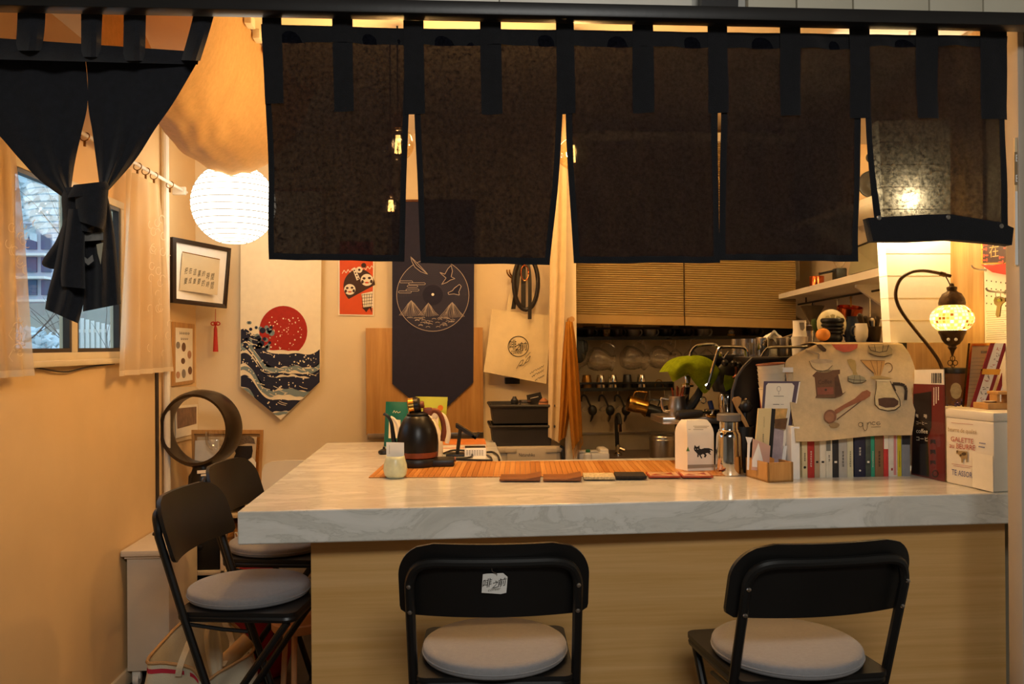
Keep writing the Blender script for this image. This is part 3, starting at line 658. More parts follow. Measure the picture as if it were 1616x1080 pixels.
# hang tag on the near chair
pt = Pl((.1, 2.034, .865), (0, -1, -.32))
tg = thing('hang_tag', 'small torn-edged white card tag hanging on the centre chair back', 'tag', pt.px(780, 937))
q = MB(); q.prism(pts2(pt, [(762, 907), (768, 906), (794, 905), (801, 911), (800, 925), (799, 936), (790, 938), (776, 937), (760, 936), (761, 920)]), (0, .0015, 0)); q.build('card', m_paper, tg)
for s_, x0, x1, y0, y1 in (('啡', 763, 777, 914, 929), ('之', 778, 788, 917, 930), ('前', 787, 800, 913, 927)): text(s_, pt, ((x0, y0+1), (x1, y0-2), (x0-2, y1)), m_ink, tg, .0012)
text('coffeer', pt, ((771, 929), (791, 926), (770, 934)), mat('grey_ink', '#8b8478', .7, var=0), tg, .0012)
MB().tube(curve([pt.px(776, 895), pt.px(777, 902, .003), pt.px(783, 905, .004), pt.px(784, 908, .001)], 12), .0012, 5).build('wire', m_steel, tg)
# ================================================================ left corner, floor to shelf
cx0, cx1, cy0, cy1 = -1.40, -1.225, 3.70, 4.10
cb = thing('rolling_cabinet', 'slim white rolling cabinet against the left wall', 'cabinet', (-1.31, 3.9, 0))
m_cab = mat('off_white_laminate', '#d9cdb8', .5, var=.03)
MB().box(cx0, cy0, .07, cx1, cy1, .555, .003).build('body', m_cab, cb)
MB().box(cx0-.015, cy0-.03, .565, cx1+.015, cy1, .590, .004).build('top', m_cab, cb); MB().box(cx0-.005, cy0-.012, .553, cx1+.005, cy1, .567).build('moulding', m_cab, cb)
for x in (cx0+.03, cx1-.03):
    for y in (cy0+.03, cy1-.04):
        q = MB().lathe([(.024, -.012), (.026, -.006), (.026, .006), (.024, .012)], (x, y, .026), 16, Matrix.Rotation(pi/2, 3, 'Y')); q.box(x-.017, y-.01, .03, x+.017, y+.01, .072); q.build('caster', m_white, cb)
m_shelf = mat('white_shelf_board', '#e2d6c0', .5, var=.03)
sx0, sx1, sy0, sy1 = -1.385, -.985, 4.12, 4.55
sh = thing('cube_shelf', 'low white open shelf unit packed with black boxes in the corner', 'shelf', ((sx0+sx1)/2, 4.3, 0))
for z in (.03, .36, .63, .692): MB().box(sx0, sy0, z, sx1, sy1, z+.022, .002).build('shelf_board', m_shelf, sh)
for x in (sx0, -1.125, sx1-.022): MB().box(x, sy0, .0, x+.022, sy1, .714, .002).build('upright', m_shelf, sh)
MB().box(sx0, sy1-.006, .03, sx1, sy1, .712).build('back', m_shelf, sh)
for x0, x1, z0, z1, l in ((-1.355, -1.13, .385, .60, 'black storage box in the upper left bay of the white shelf'), (-1.355, -1.13, .055, .33, 'black storage box low in the left bay of the shelf'), (-1.355, -1.13, .655, .688, 'flat black case in the top slot of the white shelf')):
    t = thing('storage_box', l, 'box', ((x0+x1)/2, sy0, z0), 0, 'black boxes in the white shelf')
    MB().box(x0, sy0+.01, z0-.003, x1, sy1-.03, z1, .006).build('body', m_blackp, t); MB().box(x0+.08, sy0+.004, (z0+z1)/2-.008, x1-.08, sy0+.012, (z0+z1)/2+.008, .002).build('handle', m_black, t)
t = thing('paper_bag', 'crumpled brown paper bag on the right bay of the white shelf', 'bag', (-1.02, sy0+.1, .384))
q = MB(); q.grid(lambda u, v: Vector((-1.095+.078*u+.006*sin(9*v+4*u), sy0+.03+.012*sin(11*u+7*v)+.01*sin(23*v), .384+.215*v)), 12, 14, (0, .2, 0)); q.build('bag_body', mat('kraft_paper', '#a8783f', .8, var=.12, vs=9, bump=.3, bs=20), t)
MB().box(-1.06, sy0+.015, .53, -1.01, sy0+.02, .56).build('label', m_cream, t)
# bladeless fan
fc = U(315, 677, Y=4.20); fr_ = 60*4.22/FPX
m_fan = mat('nickel_bronze', '#41372c', .32, .7, var=.05); m_fan2 = mat('fan_black', '#17140f', .3, var=.05)
fn_ = thing('bladeless_fan', 'bronze ring bladeless fan standing on a black pillar base', 'fan', (fc.x, 4.21, .714))
rot = Matrix.Rotation(radians(-13), 3, 'Z') @ Matrix.Rotation(pi/2, 3, 'X')
q = MB()
def ringp(i, r, d): a = 2*pi*i/56; return Vector((fc.x, fc.y, fc.z))+rot @ Vector((r*cos(a), r*sin(a)*.97, d))
P_ = [(fr_*.86, .055), (fr_*.93, .06), (fr_*1.0, .03), (fr_*1.03, -.02), (fr_*1.0, -.065), (fr_*.95, -.07), (fr_*.88, -.03)]
vs = [ringp(i, r, d) for i in range(56) for r, d in P_]; k = len(P_)
q.add(vs, [(i*k+j, i*k+(j+1) % k, ((i+1) % 56)*k+(j+1) % k, ((i+1) % 56)*k+j) for i in range(56) for j in range(k)]); q.build('ring', m_fan, fn_, smooth=50)
fz = fc.z-fr_*.99
MB().lathe([(.045, fz+.01), (.055, fz-.02), (.068, fz-.04), (.070, fz-.08), (.072, .72), (.074, .7145)], (fc.x+.015, fc.y+.005, 0), 28).build('base', m_fan2, fn_)
MB().lathe([(.0745, .735), (.0748, .745), (.0735, .75)], (fc.x+.015, fc.y+.005, 0), 28).build('control_ring', m_blackp, fn_)
ps = PY(fc.y+.005-.0725)
ink('label', ps, [[(311, 743), (327, 742), (327, 747), (311, 748)], [(317, 749), (328, 748), (328, 751), (317, 752)]], m_cream, fn_, .0)
# leaning frames and records
def slab3(name, m, parent, pts, Y, th):
    q = MB(); q.prism(pts2(PY(Y), pts), (0, th, 0)); return q.build(name, m, parent)
t = thing('record_sleeve', 'record sleeve showing a dark profile in a knitted cap leaning in the corner', 'record', U(365, 770, Y=4.42))
slab3('sleeve', mat('sleeve_grey', '#c6b394', .5, var=.04), t, [(311, 690), (405, 690), (400, 765), (311, 765)], 4.42, .008)
pl = PY(4.42); m_dk = mat('print_dark', '#1c1512', .5, var=.1, vs=40); m_mid = mat('print_grey', '#6b5a49', .6, var=.45, vs=160)
ink('print', pl, [[(372, 704), (379, 704), (398, 704), (399, 712), (397, 722), (390, 727), (386, 736), (378, 737), (371, 731), (372, 726), (369, 722), (372, 716), (370, 710)]], m_dk, t)
ink('print', pl, [[(372, 700), (374, 692), (382, 687.5), (394, 688), (401, 693), (402, 698), (403, 701), (390, 700), (374, 704)]], m_mid, t, .0012)
ink('print', pl, [[(383, 740), (390, 728), (398, 722), (404, 730), (403, 764), (378, 764)]], m_cream, t, .001)
t = thing('record_sleeve', 'plain pale record sleeve beside the profile portrait', 'record', U(325, 770, Y=4.40)); slab3('sleeve', m_cream, t, [(308, 696), (345, 694), (345, 765), (306, 765)], 4.405, .006); ink('print', PY(4.405), [[(310, 730), (343, 730), (343, 764), (309, 764)]], m_dk, t)
t = thing('picture_frame', 'thin gold picture frame leaning in the corner behind the records', 'frame', U(360, 770, Y=4.5))
for pts in ([(302, 679), (415, 679), (415, 685), (302, 685)], [(410, 685), (415, 685), (411, 765), (407, 765)], [(302, 685), (306, 685), (308, 765), (304, 765)]): slab3('frame_side', m_oak, t, pts, 4.47, .015)
slab3('backing', mat('frame_backing', '#9c7a4d', .7, var=.08), t, [(306, 685), (410, 685), (407, 765), (308, 765)], 4.478, .006)
t = thing('foil_roll', 'shiny crinkled gold foil roll standing at the end of the records', 'roll', U(404, 765, Y=4.44)); q = MB()
q.tube([U(408, 690, Y=4.44), U(406, 715, Y=4.435), U(405, 745, Y=4.44), U(402, 765, Y=4.435)], [.010, .012, .011, .012], 7); q.build('foil', mat('gold_foil', '#c08a4a', .12, 1, bump=1, bs=90), t)
t = thing('wine_glass', 'clear rounded glass bowl standing in front of the pale record sleeve', 'glass', U(342, 712, Y=4.2)); gp = U(342, 695, Y=4.335)
MB().lathe([(.001, -.052), (.03, -.048), (.052, -.02), (.056, .01), (.053, .045), (.051, .045)], gp, 24, cap=False).build('bowl', m_glass, t); MB().lathe([(.004, -.052), (.004, -.13), (.03, .718-gp.z), (.03, .7145-gp.z)], gp, 16).build('stem', m_glass, t)
# white shell chair past the end of the bar
t = thing('shell_chair', 'white plastic chair behind the far end of the bar', 'chair', (-.76, 4.36, 0))
wp = [(413, 800), (413, 745), (417, 734), (428, 729), (450, 727), (480, 727), (508, 727), (520, 731), (524, 745), (524, 800)]
q = MB(); q.prism(pts2(PY(4.30), wp), (0, .014, 0)); q.build('backrest', mat('cream_plastic', '#eadfc8', .4, var=.02), t)
MB().box(-.96, 4.30, .44, -.56, 4.66, .465, .01).build('seat', MC['cream_plastic'], t)
for x in (-.93, -.59):
    MB().tube([(x, 4.315, .66), (x, 4.315, .01)], .014, 8).build('leg', MC['cream_plastic'], t); MB().tube([(x, 4.64, .45), (x, 4.64, .01)], .014, 8).build('leg', MC['cream_plastic'], t)
# wooden stool base glimpsed under the bar
t = thing('round_stool', 'low round pale wooden stool partly hidden under the bar', 'stool', U(468, 985, Y=3.3)); c = U(470, 984, Y=3.35)
MB().lathe([(.095, -.02), (.10, -.012), (.10, .012), (.09, .016), (.082, .05), (.06, .06)], c, 28).build('seat', mat('peach_wood', '#d29c6a', .5, var=.08), t)
for i in range(3):
    a = i*2*pi/3+.5; MB().tube([c+Vector((.06*cos(a), .06*sin(a), -.02)), (c.x+.085*cos(a), c.y+.085*sin(a), 0)], .011, 8).build('leg', MC['peach_wood'], t)
MB().tube([c+Vector((.095, -.02, 0)), c+Vector((.115, -.02, 0))], .006, 8).build('knob', m_brass, t)
# canvas tote on the floor
m_canvas = mat('cotton_canvas', '#cfc4a8', .9, var=.08, vs=10, bump=.4, bs=260); m_redband = mat('red_webbing', '#b8283c', .8, var=.06)
tb = thing('canvas_tote', 'open canvas tote with a red stripe under the side-on chair', 'bag', U(316, 1070, Y=3.15))
Y0, Y1 = 3.05, 3.38
rim = [(232, 1045, Y0), (262, 1047, Y0-.01), (302, 1055, Y0-.02), (322, 1076, Y0), (345, 1062, Y0+.06), (370, 1048, Y0+.12), (400, 1026, Y0+.2), (383, 1000, Y1), (355, 978, Y1+.02), (312, 975, Y1), (286, 984, Y1-.02), (258, 1012, Y1-.1)]
R_ = [U(a, b, Y=y) for a, b, y in rim]; cen = sum(R_, Vector())/len(R_); rim2 = []
NR = 48
def rimf(u):
    x = (u % 1)*len(R_); i = int(x); f = x-i; n = len(R_); P = [R_[(i+k) % n] for k in (-1, 0, 1, 2)]
    return .5*((2*P[1])+(P[2]-P[0])*f+(2*P[0]-5*P[1]+4*P[2]-P[3])*f*f+(3*P[1]-P[0]-3*P[2]+P[3])*f**3)
zc = cen.z
def bagf(u, v):
    p = rimf(u); b = Vector((cen.x+(p.x-cen.x)*.82, cen.y+(p.y-cen.y)*.82, .004)); w = p.lerp(b, v)
    r = (w-cen); r.z = 0; w += r.normalized()*(.012*sin(v*5+u*25)+.016*sin(pi*v))*min(1, 4*v); return w
q = MB(); q.grid(bagf, NR, 16); q.poly([bagf(i/NR, 1) for i in range(NR)]); q.build('bag_body', m_canvas, tb, smooth=60, recalc=False)
q = MB(); q.tube([rimf(i/NR) for i in range(NR)], .006, 6, closed=True); q.build('rim', mat('tan_binding', '#b08a5c', .8), tb)
for u0, u1 in ((.0, .14), (.16, .21)): q = MB(); q.grid(lambda u, v: bagf(u0+(u1-u0)*u, .055+.045*v)+Vector((0, -.0025, 0)), 8, 3); q.build('stripe', m_redband, tb, recalc=False)
def strap(name, pts, w, m, par, th=.004):
    C_ = curve(pts, 24); q = MB(); vs = []
    for i, p in enumerate(C_): vs += [p+Vector((-w/2, 0, 0)), p+Vector((w/2, 0, 0)), p+Vector((w/2, th, 0)), p+Vector((-w/2, th, 0))]
    q.add(vs, [(i*4+j, i*4+(j+1) % 4, i*4+4+(j+1) % 4, i*4+4+j) for i in range(len(C_)-1) for j in range(4)]+[(0, 1, 2, 3), tuple(4*len(C_)-4+i for i in range(4))]); return q.build(name, m, par, smooth=50)
strap('handle', [U(281, 1068, Y=Y0-.03), U(284, 1052, Y=Y0-.03), U(292, 1030, Y=Y0), U(301, 1010, Y=Y0+.04), U(306, 1024, Y=Y0+.1)], .022, m_canvas, tb)
strap('handle', [U(352, 978, Y=Y1+.01), U(362, 1000, Y=Y1-.02), U(366, 1022, Y=Y1-.06), U(350, 1052, Y=Y0+.1)], .022, m_canvas, tb)
q = MB(); q.tube([U(338, 1062, Y=3.2), U(392, 1010, Y=3.28)], .03, 12); o = tag(q.build('paper_roll', mat('roll_paper', '#c7a878', .7, var=.1)), 'short roll of brown wrapping standing inside the canvas tote', 'roll')
pillow([(325, 985), (322, 1010), (328, 1050), (338, 1085)], [(345, 990), (350, 1020), (352, 1040), (350, 1085)], 3.16, .02, folds=1).build('cloth_bundle', m_canvas)
tag(bpy.data.objects['cloth_bundle'], 'folded pale cloth stuffed upright inside the canvas tote', 'cloth')
# red rucksack behind
t = thing('red_rucksack', 'red rounded rucksack slumped on the floor behind the chairs', 'bag', (-.92, 3.85, 0))
m_red = mat('red_nylon', '#9c1826', .6, var=.12, vs=14, bump=.3, bs=40); c = U(405, 945, Y=3.8)
q = MB(); q.ball((c.x, c.y, c.z*.5+.03), (.145, .11, c.z*.5+.16), 28, 18)
for v in q.v: v.z = max(.004, v.z); v.x += .012*sin(v.z*19)
q.build('bag_body', m_red, t, smooth=60)
MB().tube(curve([(c.x-.06, c.y-.09, c.z+.03), (c.x-.11, c.y-.14, c.z-.12), (c.x-.08, c.y-.13, .08)], 12), .010, 8).build('shoulder_strap', m_red, t); MB().tube(curve([(c.x-.03, c.y, c.z+.16), (c.x, c.y-.02, c.z+.20), (c.x+.03, c.y, c.z+.16)], 10), .006, 6).build('grab_loop', m_blackp, t)
# ================================================================ corner pictures
def framed(name, label, cat, corners, depth, fw, fm):
    """corners: world TL, TR, BR, BL; builds four frame sides as one part and returns (thing, plane)"""
    a, b, c, d = corners; n = (b-a).cross(d-a).normalized(); n = n if n.dot(EYE-a) > 0 else -n
    t = thing(name, label, cat, (c+d)/2); ux = (b-a).normalized(); uz = (a-d).normalized(); q = MB()
    ins = [a+ux*fw-uz*fw, b-ux*fw-uz*fw, c-ux*fw+uz*fw, d+ux*fw+uz*fw]; out = [a, b, c, d]
    vs = [p for p in out]+[p for p in ins]+[p-n*depth for p in out]+[p-n*depth for p in ins]; fs = []
    for i in range(4): j = (i+1) % 4; fs += [(i, j, 4+j, 4+i), (8+i, 8+j, j, i), (4+i, 4+j, 12+j, 12+i), (8+i, 12+i, 12+j, 8+j)]
    q.add(vs, fs); q.build('frame', fm, t, smooth=0); return t, n, ins
TL, BL, BR_, TR = U(273, 374, Y=4.21), U(273, 478, Y=4.215), U(358, 487, Y=4.60), U(365, 392, Y=4.55)
t, n, ins = framed('calligraphy_frame', 'black-framed brush calligraphy hung across the corner', 'picture', (TL, TR, BR_, BL), .02, .022, mat('dark_frame', '#2a1e16', .35, var=.1))
q = MB(); q.poly([p-n*.008 for p in ins]); q.build('mount', m_paper, t, smooth=0)
pl = Pl(TL-n*.0075, n)
ink('paper', pl, [[(288, 398), (347, 410), (343, 466), (283, 458)]], mat('rice_paper', '#c9b795', .8, var=.05, vs=8), t, .0006)
ink('edge', pl, [[(288, 397), (347, 409), (347, 410.4), (288, 398.4)]], m_gold, t, .0009)
for r_, ln_ in enumerate(('把在這裏的時間', '變成重要的時間')):
    for i, ch in enumerate(ln_):
        u = i/7; x = 291+48.5*u-r_*.6; y = 422+11*u+r_*16-u*r_*3+(random.random()-.5)*2; h = 8.2+random.random()*3
        text(ch, pl, ((x+1.2, y), (x+6.0, y-.9), (x-.4, y+h)), m_ink, t, .0012)
# red tassel
tt = thing('red_tassel', 'small red knotted tassel hanging under the calligraphy frame', 'tassel', U(339, 553, Y=4.68)); m_rt = mat('red_silk', '#b8281c', .55, var=.1)
MB().tube([U(340, 488, Y=4.66), U(340, 508, Y=4.69)], .0018, 5).build('cord', m_rt, tt)
c = U(340, 511, Y=4.69)
for s_ in (-1, 1): MB().tube([c+Vector((s_*(.012+.012*cos(i*pi/6)), 0, .009*sin(i*pi/6))) for i in range(12)], .0032, 6, closed=True).build('knot_loop', m_rt, tt)
MB().ball(c, .011, 10, 8).build('knot', m_rt, tt); MB().lathe([(.004, 0), (.009, -.02), (.010, -.06), (.014, -.145)], (c.x, c.y, c.z-.008), 16).build('tassel_skirt', m_rt, tt)
# pictures on the left wall past the window
PWX = PX(XL+.012)
def onwall(name, label, cat, px, m, th=.010, pl=PWX):
    t = thing(name, label, cat, pl.px(sum(p[0] for p in px)/len(px), max(p[1] for p in px))); q = MB(); q.prism(pts2(pl, px), pl.n*-th); q.build('board', m, t); return t
t = onwall('drinks_poster', 'wood-framed chart of coffee drinks low in the corner', 'poster', [(274, 508), (307, 512), (307, 604), (274, 610)], m_oak)
ink('sheet', PWX, [[(277, 517), (304, 519), (304, 600), (277, 604)]], m_cream, t, .001)
ps = []; mw = [mat('drink_'+a, b, .6, var=.1) for a, b in (('brown', '#6a4a33'), ('rose', '#b98a6a'), ('grey', '#8d8478'))]
for i, (x, y, h) in enumerate(((290, 548, 9), (299, 560, 8), (290, 590, 9), (300, 585, 8), (281, 592, 7), (281, 545, 7), (289, 570, 6))):
    ink('drink', PWX, [ell(x, y, 3.2, h*.8)], mw[i % 3], t, .0016)
ink('heading', PWX, [q_ for i in range(6) for q_ in stroke([(284+i*2.7, 523.5+i*.2), (284+i*2.7, 528+i*.2), (285.6+i*2.7, 525.5)], .8)]+[q_ for i in range(4) for q_ in stroke([(286+i*3, 533+i*.2), (286+i*3, 537), (287.8+i*3, 534.5)], .8)], mw[2], t, .0016)
t = onwall('hanging_board', 'pale rounded board on the left wall below the drinks chart', 'board', [(270, 612), (308, 610), (314, 614), (316, 672), (314, 690), (271, 700)], mat('pale_board', '#dcc9a6', .6, var=.04))
t = onwall('photo_print', 'small dark framed photo print pinned under the drinks chart', 'print', [(277, 641), (312, 638), (312, 684), (278, 692)], m_cream, .003, PX(XL+.018))
ink('image', PX(XL+.018), [[(279, 645), (310, 642), (310, 669), (280, 677)]], mat('photo_sepia', '#7d6250', .6, var=.35, vs=25), t, .001)
# ================================================================ back wall
def sway(pl, pts, Y):  # cloth outline with a slight thickness, hung just off the wall
    q = MB(); q.prism(pts2(pl, pts), (0, .003, 0)); return q
m_natural = mat('natural_linen', '#f0e4c8', .85, var=.03, vs=30, bump=.15, bs=400)
m_nv = mat('print_navy', '#20243c', .85, var=.08); m_sl = mat('print_slate', '#7d8f92', .85, var=.06); m_rd = mat('print_red', '#a8281c', .85, var=.1, vs=60)
BY = 4.715
wb = thing('sea_banner', 'cream pointed cloth banner printed with a red sun over blue sea', 'banner', U(443, 663, Y=BY)); pb = PY(BY)
out = [(380, 300), (508, 300), (507, 420), (505, 585), (500, 608), (443, 663), (379, 610)]
sway(pb, out, BY).build('cloth', m_natural, wb, smooth=0)
MB().tube([U(372, 300, Y=BY-.005), U(514, 300, Y=BY-.005)], .007, 8).build('hanging_rod', m_oak, wb)
ink('sun', pb, [ell(447, 523, 38, 40, 40)], m_rd, wb, .0008)
def band(top, bot): return [top+bot[::-1]]
def wv(x0, x1, y0, y1, amp, per, ph, n=36): return [(x0+(x1-x0)*i/n, y0+(y1-y0)*i/n+amp*sin(2*pi*i/n*per+ph)) for i in range(n+1)]
def clipband(f, g, x0=380, x1=504.5, n=40):
    """band between two swell lines, kept inside the banner's pointed foot"""
    def low(x): return 610+(x-379)*.828 if x < 443 else 663-(x-443)*.96
    T = []; B = []
    for i in range(n+1):
        x = x0+(x1-x0)*i/n; lo = low(x)-.6; a = min(f(x), lo); b = min(g(x), lo)
        T.append((x, a)); B.append((x, b+.02))
    return [[T[i], T[i+1], B[i+1], B[i]] for i in range(n) if B[i][1]-T[i][1] > .1 or B[i+1][1]-T[i+1][1] > .1]
S0 = lambda x: 562-56*math.exp(-((x-388)/26)**2)+9*sin((x-380)*.062+.6)-24*max(0, (x-455)/50)
layers = [(0, 8, m_natural), (5, 26, m_nv), (26, 34, m_sl), (36, 40, m_nv), (42, 62, m_nv), (62, 72, m_sl), (78, 98, m_nv), (98, 104, m_sl), (112, 120, m_sl), (122, 130, m_nv)]
for k, (a, b, m) in enumerate(layers):
    ph = k*.35; w = (k % 3)*1.2
    ink('swell', pb, clipband(lambda x: S0(x)+a+w*sin(x*.13+ph), lambda x: S0(x)+b+2.2*sin(x*.09+ph)+1.2*sin(x*.33+k)), m, wb, .0013 if k else .0012)['kind'] = 'stuff'
# rolling foam line on the left and loose spray, plain rounded marks
ps = [ell(384+random.random()*46, 500+random.random()*46+k*.4, 2+random.random()*3.2, n=8) for k in range(44)]
ps = [p for p in ps if all(q[0] > 380.5 for q in p)]
ink('spray', pb, ps[::2], m_nv, wb, .0018)['kind'] = 'stuff'; ink('spray', pb, ps[1::2], m_sl, wb, .0016)['kind'] = 'stuff'
ps = []
for k in range(150):
    x = 383+random.random()*116; y = S0(x)+4+random.random()*100*max(.2, 1-abs(x-420)/110)
    lo = 610+(x-379)*.8 if x < 443 else 660-(x-443)*.96
    if y < lo-4: ps.append(ell(x, y, .6+random.random()*.9, n=6))
ink('spray', pb, ps, m_natural, wb, .0022)['kind'] = 'stuff'
ps = []
for k in range(30):
    x = 384+random.random()*114; y = S0(x)+8+random.random()*78; lo = 606+(x-379)*.8 if x < 443 else 655-(x-443)*.96
    if y < lo-10: ps += stroke([(x, y), (x+6, y+3), (x+13, y+4.5)], .8)
ps = [p for p in ps if max(q[0] for q in p) < 503]
ink('ripple', pb, ps, m_natural, wb, .002)['kind'] = 'stuff'
ps = [ell(420+random.random()*56, 500+random.random()*56, .5+random.random()*.9, n=6) for k in range(60)]
ink('spray', pb, [p for p in ps if (p[0][0]-447)**2+(p[0][1]-523)**2 < 1200], m_natural, wb, .0016)['kind'] = 'stuff'
# red-orange poster
po = thing('festival_poster', 'orange poster with round painted doll faces beside the dark banner', 'poster', U(562, 500, Y=4.744)); pp = PY(4.744)
m_or = mat('print_orange', '#d5501f', .6, var=.05); m_br = mat('print_brown', '#3a1f16', .6, var=.1)
q = MB(); q.prism(pts2(pp, [(534, 380), (591, 380), (590, 499), (534, 498)]), (0, .003, 0)); q.build('sheet', m_cream, po, smooth=0)
ink('print', pp, [[(536, 381), (589, 381), (588, 497), (536, 496)]], m_or, po)
ink('print', pp, [ell(567, 452, 25, 27, 30, 2.3, 6.2)], m_br, po, .0011)
for cx, cy, r in ((552, 457, 9), (579, 442, 10)):
    ink('doll_face', pp, [ell(cx, cy, r, r*.95, 18)], m_cream, po, .0016)
    ink('doll_face', pp, [ell(cx-r*.45, cy-r*.25, r*.26, r*.2, 8), ell(cx+r*.4, cy-r*.3, r*.26, r*.2, 8)]+arcline(cx, cy+r*.25, r*.4, r*.25, .3, 2.8, 1)+[ell(cx-r*.7, cy+r*.3, r*.22, r*.3, 8), ell(cx+r*.7, cy+r*.25, r*.22, r*.3, 8)], m_br, po, .0020)
    ink('doll_face', pp, [ell(cx, cy+r*.42, r*.28, r*.14, 8)], m_or, po, .0022)
ink('banner_print', pp, [[(556, 424), (560, 422), (568, 440), (563, 443)]], m_cream, po, .0016); 
for i in range(4): ink('mark', pp, [ell(559+i*2.1, 427+i*4.2, 1.3, n=7)], m_br, po, .002)
ps = [];
for i in range(5): ps += stroke([(571+i*4, 464), (573+i*3, 488)], .7)+stroke([(571, 466+i*5), (588, 464+i*5)], .7)
ink('scales', pp, [[(570, 464), (588, 460), (588, 486), (574, 486)]], m_cream, po, .0014); ink('scales', pp, ps, m_br, po, .0018)
ink('wave_mark', pp, stroke([(540+i*3.1, 432-8*(i/16)-(i % 2)*5) for i in range(17)], 1), m_cream, po, .0014)
ink('flower', pp, [ell(567, 426, 5, n=12), ], m_cream, po, .0016); ink('flower', pp, [ell(574, 419, 4, n=12), ell(567, 426, 2, n=8)], m_br, po, .002)
ink('tail', pp, [[(572, 486), (578, 493), (583, 486), (587, 494), (586, 484)]], m_br, po, .0018)
# oak board with ledge behind the dark banner
ob = thing('oak_board', 'square oak veneer board fixed behind the navy banner', 'board', U(670, 688, Y=4.70))
a = U(577, 518, Y=4.70); b = U(763, 684, Y=4.70); MB().box(a.x, 4.70, b.z, b.x, 4.742, a.z, .002).build('panel', m_oak, ob)
a = U(580, 685, Y=4.69); b = U(763, 691, Y=4.69); MB().box(a.x, 4.69, b.z, b.x, 4.745, a.z, .001).build('ledge_rail', m_steel, ob)
# navy banner with the record print
NB = 4.685; pn = PY(NB)
nb = thing('record_banner', 'navy pointed banner printed with a vinyl record landscape', 'banner', U(685, 662, Y=NB))
m_nb = mat('banner_navy', '#23233a', .9, var=.08, vs=40, bump=.2, bs=420); m_gr = mat('groove_grey', '#3a3a50', .8, var=.04); m_ln = mat('print_line', '#b3a6a0', .8, var=.05)
sway(pn, [(619, 317), (749, 317), (748, 460), (747, 604), (685, 662), (619, 606)], NB).build('cloth', m_nb, nb, smooth=0)
MB().tube([U(612, 317, Y=NB), U(756, 317, Y=NB)], .007, 8).build('hanging_rod', m_dkw, nb)
cx, cy = 683, 466
ink('record_disc', pn, [ell(cx, cy, 57, 57, 56)], mat('disc_navy', '#2c2c43', .8, var=.04), nb)
ps = []
for r in [18+i*2.6 for i in range(16)]: ps += arcline(cx, cy, r, r, pi*.98, 2*pi+.02, .55, 40)
ink('groove', pn, ps, m_gr, nb, .0012)['kind'] = 'stuff'
ink('record_label', pn, [ell(cx, cy, 16, 16, 30)], m_nb, nb, .0014); ink('spindle_hole', pn, [ell(cx, 465, 2.2, n=12)], m_paper, nb, .0018)
ink('outline', pn, arcline(cx, cy, 57, 57, 0, 2*pi, .8, 60), m_ln, nb, .0015)
ink('leaf', pn, [[(648, 405), (657, 414), (664, 421), (675, 433), (664, 429), (655, 422), (650, 413)]], m_nb, nb, .0018)
ink('leaf_outline', pn, stroke([(648, 405), (657, 414), (664, 421), (675, 433), (664, 429), (655, 422), (650, 413), (648, 405), (658, 419), (675, 433)], .9), m_ln, nb, .0022)
for pts in ([(694, 430), (702, 433), (707, 424), (712, 419), (714, 428), (712, 437), (718, 440), (711, 442), (705, 446), (697, 449), (704, 439), (697, 433)], [(707, 462), (714, 459), (717, 455), (725, 449), (728, 452), (724, 461), (725, 466), (716, 464), (708, 465)]):
    ink('bird', pn, [pts], m_nb, nb, .0018); ink('bird_outline', pn, stroke(pts+[pts[0]], .9), m_ln, nb, .0022)
ps = []
for x0, x1, y in ((632, 650, 445), (646, 670, 448), (644, 658, 452), (630, 648, 461), (642, 660, 458)): ps += stroke([(x0, y-1.6), (x1, y-1.6), (x1+1.5, y), (x1, y+1.6), (x0, y+1.6), (x0-1.5, y), (x0, y-1.6)], .7)
ink('cloud', pn, ps, m_ln, nb, .0018)
ps = []
def hill(x0, x1, top, base, n):
    o = []
    for i in range(n+1):
        u = i/n; x = x0+(x1-x0)*u; xt = (x0+x1)/2+(x-(x0+x1)/2)*.25; yt = top+abs(u-.5)*10
        o += stroke([(x, base-abs(u-.5)*4), ((x+xt)/2+1.5*sin(i), (base+yt)/2), (xt, yt)], .55)
    return o
ps += hill(630, 668, 474, 500, 15)+hill(660, 692, 478, 500, 12)+hill(694, 733, 477, 502, 16)
ink('hill', pn, ps, m_ln, nb, .0018)['kind'] = 'stuff'
ps = []
for i in range(60):
    a = random.random()*pi; r = random.random(); x = cx+50*cos(a)*(.4+.6*r); y = 500+16*r*sin(a)+2
    if (x-cx)**2+(y-cy)**2 < 53**2: ps += arcline(x, y, 3.2, 1.5, pi, 2*pi, .7, 5)
ink('water', pn, ps, m_ln, nb, .0018)['kind'] = 'stuff'
# ---------------------------------------------------------------- hooks, belt, tote bag
hk = thing('brass_hook', 'small double brass wall hook above the canvas tote', 'hook', U(806, 432, Y=4.74))
for dx in (0, 4): MB().tube(curve([U(812+dx, 440, Y=4.735), U(806+dx, 438, Y=4.71), U(801+dx, 432, Y=4.69), U(800+dx, 426, Y=4.69)], 10), .0045, 6).build('prong', m_brass, hk)
c = U(812, 441, Y=4.74); MB().box(c.x-.02, 4.738, c.z-.02, c.x+.02, 4.75, c.z+.02, .003).build('plate', m_brass, hk)
TBY = 4.62; pb2 = PY(TBY)
tb2 = thing('printed_tote', 'cream cotton tote with a round black logo hanging on the wall', 'bag', U(815, 605, Y=TBY)); m_tote = mat('tote_cotton', '#e6d3a8', .9, var=.05, vs=14, bump=.25, bs=300)
Lp = [(776, 488), (770, 540), (763, 587)]; Rp = [(868, 498), (866, 550), (862, 606)]
def tf(u, v):
    a = interp([(*p, 0) for p in Lp], v); b = interp([(*p, 0) for p in Rp], v); p = a.lerp(b, u); return U(p.x, p.y, Y=TBY+.006*sin(u*6+v*4))
